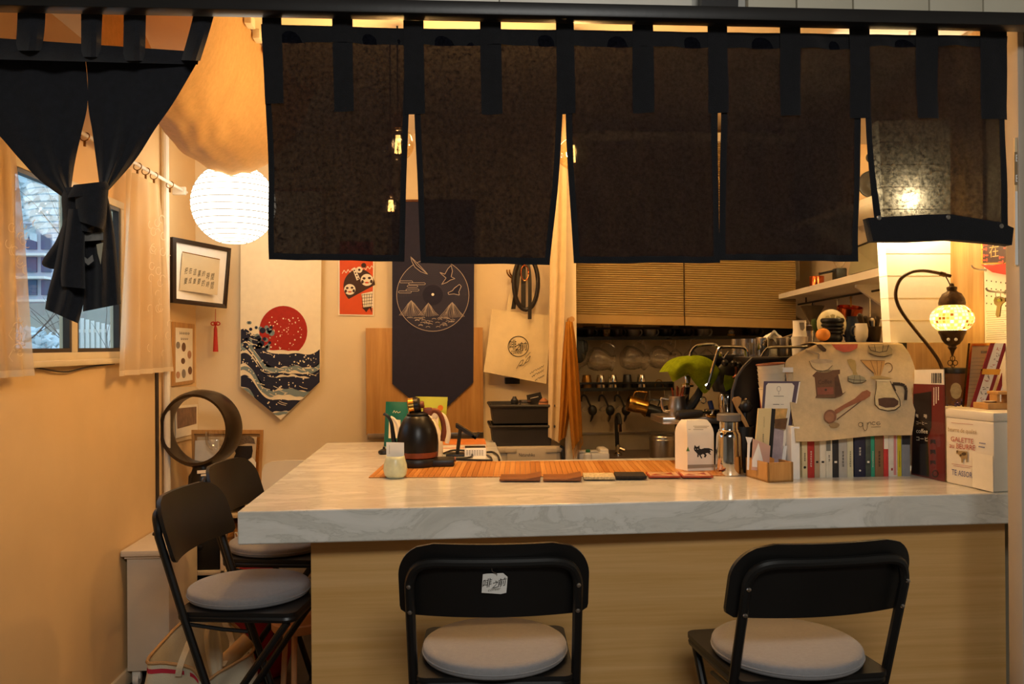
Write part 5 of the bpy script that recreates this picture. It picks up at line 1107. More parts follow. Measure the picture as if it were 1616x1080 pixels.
# ---------------------------------------------------------------- wooden card box with cards
A_, B_, C_ = U(1177, 752, Z=CT), U(1212, 762.5, Z=CT), U(1252, 760.5, Z=CT); D_ = A_+C_-B_; hz = .068
wx = thing('card_box', 'small open oak box of cards and menus on the bar', 'box', (B_.x, B_.y, CT)); cen = (A_+C_)/2
for a, b in ((A_, B_), (B_, C_), (C_, D_), (D_, A_)):
    n = (cen-(a+b)/2).normalized()*.007; q = MB(); q.prism([a, b, b+n, a+n], (0, 0, hz)); q.build('side', m_oak, wx, smooth=0)
q = MB(); q.prism([A_, B_, C_, D_], (0, 0, .006)); q.build('bottom', m_oak, wx, smooth=0)
def card(name, label, cat, Y, pts, m, th=.003, parent=None):
    t = parent or thing(name, label, cat, U(sum(p[0] for p in pts)/len(pts), max(p[1] for p in pts), Y=Y)); q = MB(); q.prism(pts2(PY(Y), pts), (0, th, 0)); q.build('sheet', m, t, smooth=0); return t
Y0 = cen.y; m_mauve = mat('mauve_card', '#5d4f5e', .5, var=.05)
t = card('menu_folder', 'tall dark mauve menu folder with a cream clipped-corner page in the oak box', 'menu', Y0+.03, [(1206, 602), (1263, 602), (1240, 742), (1196, 742)], m_mauve, .005)
ink('page', PY(Y0+.03), [[(1212, 605), (1250, 605), (1253.5, 609), (1234, 738), (1200, 738), (1209, 609)]], m_cream, t); ink('edge', PY(Y0+.03), [[(1261, 603), (1263, 603), (1240, 740), (1238, 740)]], m_paper, t)
ink('fine_print', PY(Y0+.03), stroke([(1221, 625.5), (1237, 625.5)], .9)+stroke([(1220, 638.5), (1230, 638.5)], 1.1)+stroke([(1232, 638.5), (1237, 638.5)], .6), MC['grey_ink'], t, .0016)
ink('emblem', PY(Y0+.03), arcline(1229, 614, 3, 4, 0, 2*pi, .6)+stroke([(1229, 618), (1229, 623)], .6), MC['grey_ink'], t, .0016); ink('tint', PY(Y0+.03), [[(1221, 645), (1243, 645), (1239, 668), (1219, 668)]], mat('print_honey', '#d9ab62', .6, var=.2, vs=60), t, .0014)
t = card('cream_envelope', 'narrow cream box with small dark lettering in front of the menu', 'box', Y0+.006, [(1197, 645), (1218, 645), (1211, 742), (1189, 740)], mat('envelope_cream', '#ddc893', .6, var=.03), .008)
q = MB(); q.prism(pts2(PY(Y0+.005), [(1218, 645), (1224, 646), (1217, 742), (1211, 742)]), (0, .008, 0)); q.build('dark_side', m_ink, t); scrawl(PY(Y0+.006), [(1204.5, 685, 699, 2.2), (1206, 658, 675, 1.2)], m_ink, t)
t = card('postcard', 'pink postcard with a white peak tilted at the front of the box', 'card', Y0-.012, [(1188.5, 692.5), (1216, 704), (1213, 744), (1186, 742)], mat('pink_card', '#d2a894', .6, var=.04)); ink('peak', PY(Y0-.012), [[(1187, 726), (1197, 699), (1204, 727), (1203, 738), (1187, 737)]], m_paper, t)
t = card('postcard', 'pale photo postcards stacked behind the pink card', 'card', Y0+.014, [(1222, 676), (1237, 680), (1233, 742), (1214, 742)], mat('lilac_card', '#a99aa0', .5, var=.2, vs=30)); ink('image', PY(Y0+.014), [[(1222, 662), (1243, 660), (1240, 678), (1223, 676)]], mat('print_umber', '#6b4a2a', .6, var=.3, vs=40), t)
card('postcard', 'white postcard edge leaning right of the photo postcards', 'card', Y0+.020, [(1237, 704), (1242, 704), (1238, 742), (1231, 742)], m_paper); card('slip', 'small orange slip low in the oak box', 'card', Y0-.006, [(1214, 721), (1222, 724), (1221, 742), (1213, 742)], mat('slip_orange', '#cf8a3c', .6))
card('funnel_card', 'little white paper cone leaning left of the pink postcard', 'card', Y0-.002, [(1177, 690), (1188, 691), (1184, 700), (1182, 742), (1179, 742), (1180, 700)], m_paper)
# ---------------------------------------------------------------- books
BYF = 2.922; HB = [.186, .19, .182, .178, .188, .19, .184, .178, .19, .186, .18, .19, .184, .188, .182, .176]
BK = [(1266, 1274.4, '#d9c79b', 'cream paperback with a black dot at the left of the row'), (1274.8, 1285.3, '#b5322a', 'bright red paperback near the left of the row'), (1285.7, 1293.6, '#b39a7a', 'tan patterned paperback beside the red one'), (1294, 1303.2, '#e2d8c2', 'plain white paperback left of the grey-topped one'),
      (1303.6, 1313.8, '#dcd3bd', 'white paperback with a grey panel high on its spine'), (1314.3, 1323.6, '#2b2a2c', 'thin black paperback left of the pale grey one'), (1324, 1337, '#b5afa4', 'pale grey paperback beside the thin black one'), (1337.4, 1346.8, '#d3cba9', 'cream paperback just left of the navy book'),
      (1348.5, 1366, '#23253c', 'thick navy book in the middle of the row'), (1366.4, 1374.3, '#4a5348', 'dark green mottled book right of the navy one'), (1374.7, 1380.6, '#2f9a78', 'thin teal book in the middle of the row'), (1381.2, 1394.4, '#8a6443', 'brown paperback right of the teal one'),
      (1394.8, 1402, '#cf3a36', 'thin book, white above and red below'), (1402.5, 1416.4, '#dfd5c4', 'white book with a pink stripe along its spine'), (1416.8, 1422.7, '#d2c02c', 'thin yellow book near the right of the row'), (1423.2, 1436.5, '#86888c', 'grey book with a dark top at the right end')]
pl = PY(BYF)
def spine_text(s, px, y0, y1, w, m, t): scrawl(pl, [(px, y0, y1, w)], m, t)
for i, (x0, x1, h, l) in enumerate(BK):
    a = U(x0, 740, Y=BYF).x; b = U(x1, 740, Y=BYF).x; t = thing('book', l, 'book', ((a+b)/2, BYF, CT), 0, 'books under the printed cloth'); m = mat('cover_'+'abcdefghijklmnop'[i], h, .5, var=.08 if i != 9 else .4, vs=30)
    H = HB[i]; q = MB(); q.box(a, BYF, CT, b, BYF+.135, CT+H, .0008); q.build('cover', m, t); q = MB().box(a+.001, BYF+.004, CT+H-.003, b-.001, BYF+.137, CT+H+.0004); q.build('pages', m_cream, t)
    bx = (x0+x1)/2; w = (x1-x0)*.45
    if i == 0: ink('dot', pl, [ell(bx, 738, 2.1, n=12)], m_ink, t); spine_text('', bx, 715, 729, w*.8, m_ink, t)
    elif i == 4: ink('panel', pl, [[(x0+.4, 692), (x1-3, 692), (x1-3, 712), (x0+.4, 712)]], mat('panel_grey', '#79766c', .6), t); spine_text('', bx, 718, 730, w*.8, m_ink, t)
    elif i == 12: ink('panel', pl, [[(x0+.2, 680), (x1-.2, 680), (x1-.2, 709), (x0+.2, 709)]], m_cream, t)
    elif i == 13: ink('stripe', pl, [[(bx+1, 680), (bx+5, 680), (bx+5, 750), (bx+1, 750)]], mat('stripe_pink', '#d78a86', .6), t); ink('mark', pl, [[(bx-3, 739), (bx-.5, 739), (bx-.5, 743), (bx-3, 743)]], m_rd, t)
    elif i == 15: ink('panel', pl, [[(x0+.2, 680), (x1-.2, 680), (x1-.2, 702), (x0+.2, 702)]], mat('panel_ink', '#24262c', .6), t)
    elif i == 8: spine_text('', bx, 706, 720, 4, m_cream, t); ink('mark', pl, [ell(bx, 743, 1.6, n=10)], m_cream, t)
    elif i in (1, 6, 7, 10, 11, 14): spine_text('', bx, 712, 738, w*.7, m_cream if i in (1, 10) else m_ink, t)
    else: ink('mark', pl, [[(bx-w*.5, 728), (bx+w*.5, 728), (bx+w*.5, 731), (bx-w*.5, 731)]], m_ink if i in (2, 3) else m_cream, t)
a = U(1249.5, 757, Z=CT); b = U(1264.5, 757, Z=CT); t = thing('white_binder', 'tall white folder standing between the oak box and the books', 'folder', (a.x, a.y, CT)); MB().box(a.x, a.y+.002, CT, b.x-.002, a.y+.12, CT+.185, .001).build('cover', m_paper, t); MB().box(a.x+.003, a.y+.006, CT+.17, b.x-.005, a.y+.122, CT+.1856).build('pages', m_cream, t)
# ---------------------------------------------------------------- magazine in clear stand
A_, B_ = U(1438, 749.5, Z=CT), U(1490, 761, Z=CT); n = Vector((B_.y-A_.y, -(B_.x-A_.x), 0)).normalized(); n = n if n.y < 0 else -n; pm = Pl(A_, n)
mg = thing('coffee_magazine', 'dark red coffee magazine upright in the clear stand', 'magazine', A_); m_mg = mat('magazine_red', '#6a241e', .35, var=.06); m_mgd = mat('magazine_black', '#1f1514', .35, var=.2, vs=20)
q = MB(); q.prism([pm.px(x, y) for x, y in ((1441.5, 606), (1489, 607.5), (1490, 760.5), (1438, 749))], n*-.006); q.build('cover', m_mg, mg, smooth=0)
ink('dark_field', pm, [[(1442, 622), (1470, 618), (1470, 675), (1464, 690), (1466, 753), (1439, 747)]], m_mgd, mg); 
for i, (y0, w) in enumerate(((694, 8), (710, 8), (727, 7))): ink('dark_letter', pm, [[(1468, y0), (1476, y0), (1477, y0+w), (1472, y0+w-3), (1468, y0+w)]], m_mgd, mg)
ink('dark_letter', pm, arcline(1476, 748, 4.5, 5, 0, 2*pi, 2, 14), m_mgd, mg)  # dark print for the big faint letters of the cover
for s_, x0, x1, y0, y1 in (('咖', 1445, 1449, 653.5, 659), ('啡', 1458, 1463, 654, 660.5), ('コーヒー', 1446, 1463, 665.5, 670.5), ('coffee', 1446, 1464, 677, 684), ('コーヒ', 1446, 1464, 689.5, 696)): text(s_, pm, ((x0, y0-.5), (x1, y0+.6), (x0, y1-.5)), m_cream, mg, .0012)
ps = []
for j in range(3): ps += [[(1473+j*3.6, 612+i*2.4-j*.5), (1474.6+j*3.6, 612+i*2.4-j*.5), (1474.6+j*3.6, 613.6+i*2.4-j*.5), (1473+j*3.6, 613.6+i*2.4-j*.5)] for i in range((12, 11, 9)[j])]
ink('fine_print', pm, ps, m_cream, mg)['kind'] = 'stuff'
st = thing('clear_stand', 'clear acrylic stand holding the magazines upright', 'stand', A_+n*-.01); pk = Pl(A_-n*.045, n)
q = MB(); q.prism([pm.px(x, y, .006) for x, y in ((1424, 660), (1491, 668), (1492, 761), (1424, 749))], n*-.002); q.build('front_sheet', glass('acrylic', (1, 1, 1), .025), st)
q = MB(); q.prism([pk.px(x, y) for x, y in ((1442, 580), (1490, 580), (1491, 755), (1440, 745))], n*-.003); q.build('back_sheet', MC['acrylic'], st)
q = MB(); a = pm.px(1424, 749, .006); b = pm.px(1491, 761, .006); a.z = b.z = CT; q.prism([a, b, b-n*.05, a-n*.05], (0, 0, .002)); q.build('base_sheet', MC['acrylic'], st)
pk2 = Pl(A_-n*.03, n); m2 = thing('back_magazine', 'white magazine with a barcode standing behind the red one', 'magazine', A_-n*.03); q = MB(); q.prism([pk2.px(x, y) for x, y in ((1443, 584), (1488, 583), (1490, 750), (1441, 742))], n*-.005); q.build('cover', m_cream, m2, smooth=0)
ink('barcode', pk2, [[(1470+i*2.7, 589), (1471.4+i*2.7+(i % 3)*.3, 589), (1471.4+i*2.7+(i % 3)*.3, 605), (1470+i*2.7, 605)] for i in range(6)], m_ink, m2)['kind'] = 'stuff'
# ---------------------------------------------------------------- biscuit tin
A_, B_ = U(1492.5, 762, Z=CT), U(1569, 778, Z=CT); ux = (B_-A_); L_ = ux.length; ux.normalize(); n = Vector((ux.y, -ux.x, 0)); TH = .255; dT = .20
tn = thing('biscuit_tin', 'white biscuit tin with red and blue lettering and a cow', 'tin', A_); m_tin = mat('tin_enamel', '#eae1cf', .3, var=.03)
q = MB(); q.T = Matrix.Translation(A_) @ Matrix.Rotation(atan2(ux.y, ux.x), 4, 'Z'); q.box(0, 0, 0, L_, dT, TH-.03, .008); q.build('body', m_tin, tn)
q = MB(); q.T = Matrix.Translation(A_) @ Matrix.Rotation(atan2(ux.y, ux.x), 4, 'Z'); q.box(-.002, -.002, TH-.032, L_+.002, dT+.002, TH, .009); q.build('lid', m_tin, tn)
pn_ = Pl(A_+n*.0025, n); m_tr = mat('tin_red', '#a8322a', .4); m_tb = mat('tin_blue', '#3c4a8c', .4); m_tt = mat('tin_tan', '#a5895a', .5)
def tq(x0, y0, x1, y1, h=None): # crop coordinates of the tin's face: top-left, top-right, bottom-left
    f = lambda x, y: (1400+x/4.5, 560+y/4.5); return (f(x0, y0), f(x1, y1), f(x0, y0+h))
for s_, x0, y0, x1, y1, h, m in (('beurre de qualité', 432, 512, 635, 535, 40, m_tt), ('GALETTE', 452, 580, 612, 600, 34, m_tr), ('au BEURRE', 442, 625, 625, 645, 36, m_tr), ('TE ASSOR', 458, 812, 605, 838, 40, m_tb)):
    text(s_, pn_, tq(x0, y0, x1, y1, h), m, tn, .0012)
ink('small_print', pn_, [q_ for x0, y0 in ((655, 627), (650, 653)) for i in range(5) for q_ in stroke([(1400+(x0+i*9)/4.5, 560+(y0+i*1.3)/4.5), (1400+(x0+i*9+6)/4.5, 560+(y0+i*1.3+.8)/4.5)], 1.8)], m_tb, tn, .001)
for x0, y0, x1, y1 in ((455, 483, 610, 497), (457, 775, 607, 796), (470, 790, 590, 806)): ink('line', pn_, stroke([(1400+x0/4.5, 560+y0/4.5), (1400+x1/4.5, 560+y1/4.5)], .5), m_tr, tn, .001)
cow = [(490, 682), (500, 676), (510, 684), (530, 684), (570, 688), (572, 720), (570, 765), (562, 765), (560, 735), (545, 742), (540, 738), (538, 768), (528, 768), (525, 735), (512, 720), (505, 708), (492, 704)]
ink('cow', pn_, [[(1400+x/4.5, 560+y/4.5) for x, y in cow]], m_tt, tn, .001); ink('cow_patch', pn_, [ell(1400+545/4.5, 560+705/4.5, 4, 2.6, 10), ell(1400+522/4.5, 560+715/4.5, 1.6, 2, 8), ell(1400+498/4.5, 560+690/4.5, 1.4, 1.4, 8)], mat('cow_brown', '#5a4226', .6), tn, .0016)
t = thing('price_card', 'blank cream card leaning against the foot of the biscuit tin', 'card', pn_.px(1550, 775)); q = MB(); q.prism([pn_.px(x, y, .006) for x, y in ((1534.5, 714), (1566.5, 720), (1567.5, 777.5), (1534.5, 769))], n*-.002); q.build('card', m_cream, t)
# ---------------------------------------------------------------- towel printed with coffee things (hangs over the machine, in front of the books)
tn_ = Vector((0, -.342, .18)); pw = Pl((0, 2.97, 1.286), tn_)
tl_ = thing('printed_cloth', 'cream tea towel printed with coffee tools draped over the machine', 'towel', pw.px(1345, 690)); m_tw = cloth('tea_towel', '#d3bf99', '#c8a878', tr=.0, tl=.18, var=.10)
Lp = [(1290, 543), (1262, 556), (1240, 572), (1243, 610), (1250, 655), (1257, 697)]; Rp = [(1424, 543), (1437, 562), (1447, 596), (1446, 630), (1443, 660), (1439, 686)]
def tw_(u, v):
    if v < .18:
        a = pw.px(1290, 543); b = pw.px(1424, 543); p = a.lerp(b, u); f = (.18-v)/.18; return Vector((p.x, p.y+.20*f, p.z+.006*sin(pi*min(1, f*1.5))))
    w = (v-.18)/.82; a = interp([(*p, 0) for p in Lp], w); b = interp([(*p, 0) for p in Rp], w); p = a.lerp(b, u)
    return pw.px(p.x, p.y+1.5*sin(u*7)*w, .0022*sin(u*23+w*4)+.0016*sin(u*9-w*13))
MB().grid(tw_, 40, 44, (0, .003, -.001)).build('cloth', m_tw, tl_, smooth=60)
def K(pts): return [(1240+x/5.141, 530+y/5.141) for x, y in pts]
def kin(name, polys, h, off=.005, var=.1): ink(name, pw, [K(p) for p in polys], mat('towel_'+h[1:], h, .9, var=var, vs=60), tl_, off)
BR = '#5f4433'; OL = '#3b2f28'
kin('grinder_bowl', [[(190, 205), (215, 195), (290, 190), (355, 195), (385, 202), (375, 245), (345, 275), (300, 285), (250, 280), (215, 255)]], '#bfae8c'); kin('grinder_bowl_top', [ell(288, 207, 92, 17, 24)], '#a89a84', .0055); kin('grinder_foot', [[(250, 292), (290, 300), (340, 298), (380, 283), (350, 275), (290, 286)]], '#9a8868')
kin('grinder_box', [[(215, 325), (250, 290), (440, 275), (440, 310), (425, 315), (460, 470), (490, 452), (450, 490), (400, 505), (240, 505), (248, 485), (235, 340)]], BR); kin('grinder_side', [[(395, 345), (425, 315), (462, 468), (400, 500)]], '#4a3428', .0055); kin('grinder_drawer', [[(255, 420), (385, 415), (390, 475), (258, 480)]], '#7d4a3c', .0055); kin('drawer_knob', [ell(325, 440, 10, n=10)], '#3b2f28', .006)
text('Coffee', pw, (K([(262, 360)])[0], K([(375, 352)])[0], K([(262, 395)])[0]), mat('towel_script', '#35241c', .9), tl_, .006)
kin('crank', stroke([(265, 195), (268, 150), (160, 120)], 16), '#8f8170'); kin('crank_knob', [[(245, 72), (285, 70), (330, 110), (325, 130), (300, 130)]], '#40322c'); kin('bowl_line', stroke([(190, 205), (215, 255), (250, 280), (300, 287), (345, 275), (378, 242)], 4), OL, .006)
kin('bean_tray', [[(370, 70), (585, 68), (580, 100), (530, 128), (470, 134), (410, 112)]], '#b0574a'); kin('siphon', [[(670, 90), (840, 80), (865, 110), (865, 155), (800, 170), (720, 165), (675, 140)]], '#9c8c6c'); kin('siphon_line', stroke([(670, 80), (690, 120), (760, 135), (820, 125), (835, 75)], 5)+stroke([(720, 75), (730, 130)], 4)+stroke([(790, 75), (785, 130)], 4)+stroke([(675, 140), (740, 165), (800, 170), (862, 152)], 5), OL, .006)
kin('tamper_handle', [[(497, 195), (530, 188), (562, 200), (572, 235), (572, 290), (585, 318), (545, 318), (545, 290), (520, 250)]], '#a08a55'); kin('tamper_base', [[(505, 330), (540, 318), (600, 320), (640, 340), (655, 365), (620, 382), (550, 385), (505, 368)]], '#8f8a72'); kin('tamper_line', stroke([(505, 350), (560, 360), (652, 362)], 4)+stroke([(560, 320), (550, 385)], 3)+stroke([(600, 320), (605, 382)], 3)+stroke([(505, 330), (505, 368), (550, 385), (620, 382), (655, 365)], 5), OL, .006)
kin('dripper', [[(605, 200), (700, 197), (805, 203), (800, 235), (780, 300), (770, 325), (720, 325), (715, 300), (650, 245)]], '#b98f55'); kin('dripper_line', stroke([(605, 200), (650, 245), (718, 305)], 4)+stroke([(605, 199), (805, 203)], 4)+stroke([(690, 205), (730, 315)], 4)+stroke([(740, 205), (745, 318)], 4)+stroke([(780, 210), (765, 318)], 4)+arcline(830, 260, 35, 38, -2.4, 1.5, 7), '#6b4d30', .006); kin('dripper_plate', [[(685, 335), (760, 322), (868, 345), (840, 352), (700, 352)]], '#a58d5c', .0055)
kin('carafe', [[(735, 360), (845, 362), (870, 420), (925, 520), (930, 570), (890, 600), (830, 610), (760, 595), (725, 560), (722, 500), (735, 420)]], '#c4b48c', .0045); kin('carafe_line', stroke([(735, 360), (735, 420), (722, 500), (725, 560), (760, 595), (830, 610), (890, 600), (930, 570), (925, 520), (870, 420), (845, 362)], 6), OL, .006); kin('carafe_coffee', [[(750, 512), (800, 502), (880, 505), (915, 530), (912, 560), (880, 580), (810, 585), (755, 565)]], '#4a352c', .0055)
kin('carafe_handle', stroke([(868, 390), (930, 392), (965, 405), (978, 440), (972, 520)], 24)+stroke([(868, 390), (890, 450)], 14), '#2f2722', .0055); kin('neck_band', stroke([(728, 362), (850, 366)], 12), '#cbbf9c', .006)
kin('scoop_handle', [[(395, 605), (470, 560), (560, 510), (620, 455), (660, 440), (690, 460), (685, 490), (640, 520), (590, 540), (480, 590), (405, 640)]], '#8d5a41'); kin('scoop_arm', stroke([(640, 505), (560, 570), (415, 680)], 9), '#5f4433', .0045); kin('scoop_bowl', [ell(360, 655, 52, 55, 24)], '#7d5540', .0055); kin('scoop_bowl', [ell(356, 660, 38, 42, 20)], '#94694f', .006); kin('scoop_shadow', [ell(395, 725, 42, 22, 16)], '#8f7754', .0042)
for cx, kk in ((607, 0),): kin('maker_mark', arcline(607, 722, 18, 18, 0, 2*pi, 4, 16)+stroke([(625, 705), (628, 750), (640, 770), (655, 765), (662, 745), (662, 705)], 4)+stroke([(668, 722), (670, 706), (685, 700), (692, 710), (692, 724)], 4)+arcline(715, 712, 14, 13, .7, 5.6, 4, 12)+arcline(752, 712, 15, 13, 0, 5.6, 4, 14)+stroke([(738, 712), (767, 712)], 3), '#4a3f36', .005, 0)
kin('fine_print', stroke([(692, 741), (770, 739)], 6), '#8d7d62', .005, .3)
# ================================================================ kitchen behind the bar
KB = YB-.002
def pleat(label, x0, x1, yb0, yb1, Y):
    a = U(x0, yb0, Y=Y); b = U(x1, yb1, Y=Y); zb = (a.z+b.z)/2; zt = ZC-.12; t = thing('pleated_blind', label, 'blind', ((a.x+b.x)/2, Y, zb)); m = cloth('blind_fabric', '#b39a68', '#b08a4a', tr=0, tl=.25, var=.06)
    n = 156; vs = []; fs = []; hz_ = .047
    for j in range(n+1):
        z0 = a.z+hz_+(zt-a.z-hz_)*j/n; z1 = b.z+hz_+(zt-b.z-hz_)*j/n; d = -.005 if j % 2 else 0; vs += [(a.x, Y+d, z0), (b.x, Y+d, z1)]
    MB().add(vs, [(2*j, 2*j+1, 2*j+3, 2*j+2) for j in range(n)]).build('pleats', m, t, smooth=0, recalc=False)
    q = MB(); q.prism([(a.x, Y-.010, a.z), (b.x, Y-.010, b.z), (b.x, Y-.010, b.z+hz_), (a.x, Y-.010, a.z+hz_)], (0, .018, 0)); q.build('bottom_rail', mat('blind_rail', '#a88952', .6, var=.05), t)
    MB().box(a.x, Y-.03, zt, b.x, Y+.02, zt+.05, .004).build('head_rail', m_white, t)
pleat('left pleated tan blind half lowered over the glass rack', 894, 1079, 510, 514, 4.40); pleat('right pleated tan blind reaching to the corner of the kitchen', 1081, 1256, 514, 519, 4.40)
def rail(label, x0, x1, y0, y1, Yf, hooks=()):
    a = U(x0, y1, Y=Yf); b = U(x1, y0, Y=Yf); t = thing('wall_rack', label, 'shelf', ((a.x+b.x)/2, Yf, a.z)); q = MB(); q.box(a.x, Yf, a.z, b.x, KB, a.z+.006); q.build('base', m_black, t)
    MB().box(a.x, KB-.004, a.z, b.x, KB, b.z).build('back_plate', m_black, t)
    for z in (a.z+.012, b.z): MB().box(a.x, Yf-.003, z-.006, b.x, Yf+.003, z+.006).build('front_bar', m_black, t)
    for x in (a.x, b.x): MB().box(x-.003, Yf, a.z, x+.003, KB, b.z).build('end_plate', m_black, t)
    return t, a.z+.0065
t, ZR1 = rail('upper black wall rack of cups in the shade of the blinds', 908, 1262, 517, 537, 4.60)
t, ZR2 = rail('lower black wall rack holding upturned metal cups', 911, 1063, 604, 618, 4.64)
m_dkc = mat('dark_stoneware', '#2a2a2e', .3, var=.1); m_blc = mat('pale_blue_china', '#8a8f9c', .25, var=.08)
def mug(label, px, r, h, m, Y=4.68, z=None, hand=True, grp='cups on the upper rack'):
    c = U(px, 530, Y=Y); c.z = z if z is not None else ZR1; t = thing('cup', label, 'cup', c, 0, grp)
    MB().lathe([(.001, 0), (r*.7, 0), (r*.95, h*.3), (r, h), (r*.93, h), (r*.86, h*.32), (.001, h*.1)], c, 22, cap=False).build('body', m, t, smooth=60)
    if hand: MB().tube([c+Vector((r*.5+r*.62*sin(a*pi/8)*.9, -r*.75, h*.5+h*.3*cos(a*pi/8))) for a in range(9)], .0045, 6).build('handle', m, t)
    return t
mug('clear tall tumbler near the left end of the upper rack', 957, .030, .09, m_glass, hand=False)
for i, (px, m, l) in enumerate(((930, m_dkc, 'dark cup at the left end of the upper rack'), (975, m_dkc, 'dark stoneware cup next to the tumbler on the upper rack'), (1000, m_blc, 'pale blue china cup with a round handle on the upper rack'), (1026, m_blc, 'second pale blue cup, dimmer, on the upper rack'), (1052, m_dkc, 'dark cup right of the pale blue pair'), (1082, m_dkc, 'dark cup above the hanging wine bowls'), (1110, m_blc, 'faint blue bowl above the green cloth'), (1190, m_dkc, 'dark cup at the right part of the upper rack'))): mug(l, px, .038, .070, m)
t = thing('small_jar', 'little jar with a pale amber band on the upper rack', 'jar', U(1154, 530, Y=4.68)); c = U(1154, 530, Y=4.66); c.z = ZR1; MB().lathe([(.02, 0), (.02, .035), (.012, .045), (.012, .055)], c, 16).build('body', m_glass, t); MB().lathe([(.0205, .006), (.0205, .022)], c, 16).build('label', mat('amber_label', '#c99a3a', .5), t)
# upturned metal cups on the lower rack
G = 'upturned metal cups on the lower rack'
for i, (px, m, l) in enumerate(((926, m_brass, 'upturned brass-toned cup at the left of the lower rack'), (948, m_chrome, 'upturned chrome cup second from the left'), (967, m_chrome, 'upturned chrome cup in the middle of the row'), (990, m_dkc, 'upturned black cup on the lower rack'), (1012, m_chrome, 'upturned chrome cup right of the black one'))):
    c = U(px, 617, Y=4.685); c.z = ZR2; t = thing('metal_cup', l, 'cup', c, 0, G); k = .0285 if i else .031; MB().lathe([(k, 0), (k, .004), (k*.97, .03), (k*.78, .078), (k*.70, .083), (.001, .084)], c, 26, cap=False).build('body', m, t, smooth=50); MB().tube([c+Vector((k*cos(a*pi/10), k*sin(a*pi/10), .002)) for a in range(20)], .0014, 5, closed=True).build('rim', m, t)
c = U(1040, 617, Y=4.68); c.z = ZR2; t = thing('spring_clip', 'small tan wire clip lying on the lower rack', 'clip', c); MB().tube(curve([c+Vector((-.022, 0, .004)), c+Vector((-.018, 0, .04)), c+Vector((0, 0, .052)), c+Vector((.018, 0, .04)), c+Vector((.024, 0, .004))], 14), .003, 6).build('wire', m_brass, t); MB().tube([c+Vector((-.02, 0, .03)), c+Vector((.02, 0, .03))], .0025, 5).build('bar', m_brass, t)
# hanging glass servers
def server(label, px, py, Y, s, rz):
    c = U(px, py, Y=Y); t = thing('glass_server', label, 'server', c, 0, 'glass coffee servers hanging from the upper rack'); R_ = Matrix.Rotation(rz, 3, 'Z') @ Matrix.Rotation(radians(104), 3, 'Y')
    pr = [(.001, -.075), (.035, -.075), (.058, -.060), (.064, -.03), (.058, .005), (.044, .035), (.040, .045), (.045, .062)]
    MB().lathe([(r*s, z*s) for r, z in pr], c, 30, R_, cap=False).build('bowl', m_glass, t, smooth=60)
    MB().tube([c+R_ @ Vector((.045*s*cos(a*pi/12), .045*s*sin(a*pi/12), .062*s)) for a in range(24)], .002, 5, closed=True).build('lip', m_glass, t)
    MB().tube(curve([c+R_ @ Vector((-.044*s, 0, .05*s)), c+R_ @ Vector((-.085*s, 0, .045*s)), c+R_ @ Vector((-.092*s, 0, -.01*s)), c+R_ @ Vector((-.062*s, 0, -.025*s))], 14), .0045, 7).build('handle', m_glass, t)
    top = c+R_ @ Vector((-.09*s, 0, .02*s)); MB().tube(curve([top+Vector((0, 0, -.004)), top+Vector((.008, 0, .02)), Vector((top.x, Y, ZR1-.004))], 10), .0022, 5).build('hanging_wire', m_steel, t); return t
server('glass coffee server hanging at the left under the upper rack', 950, 569, 4.62, 1.05, 0); server('glass coffee server hanging in the middle under the upper rack', 1002, 567, 4.62, 1.05, .25); server('glass coffee server hanging nearest the green cloth', 1046, 566, 4.63, 1.0, -.2)
c = U(917, 575, Y=4.66); t = thing('glass_funnel', 'clear glass funnel half behind the ochre towel', 'funnel', c); MB().lathe([(.006, -.07), (.008, -.02), (.055, .05), (.056, .052)], c, 24, Matrix.Rotation(.5, 3, 'Y'), cap=False).build('cone', m_glass, t); MB().tube([c+Vector((.02, 0, .05)), (c.x+.02, 4.66, ZR1)], .002, 5).build('hanging_wire', m_steel, t)
c = U(914, 552, Y=4.63); t = thing('black_mitt', 'black quilted mitt hanging left of the glass servers', 'mitt', c); q = MB(); q.ball(c, (.042, .018, .075), 18, 12); q.build('mitt_body', m_blackp, t); MB().tube([c+Vector((.01, 0, .07)), (c.x+.01, 4.63, ZR1-.002)], .003, 5).build('loop', m_blackp, t); MB().ball(c+Vector((.035, -.004, .015)), (.016, .014, .032), 12, 8).build('thumb', m_blackp, t)
def stemglass(label, px, py, Y):
    c = U(px, py, Y=Y); t = thing('stem_glass', label, 'glass', c, 0, 'stem glasses hanging upside down'); MB().lathe([(.036, -.075), (.042, -.04), (.036, 0), (.012, .02), (.004, .03), (.004, .075)], c, 24, cap=False).build('bowl', m_glass, t, smooth=60); MB().lathe([(.004, .072), (.032, .079), (.033, .081)], c, 20).build('foot', m_glass, t)
    MB().box(c.x-.05, c.y-.05, c.z+.082, c.x+.05, KB, c.z+.086).build('holder', m_black, t)
for px, l in ((1066, 'upside-down stem glass nearest the hanging servers'), (1090, 'upside-down stem glass above the green cloth'), (1115, 'upside-down stem glass beside the chrome wand')): stemglass(l, px, 558, 4.62)
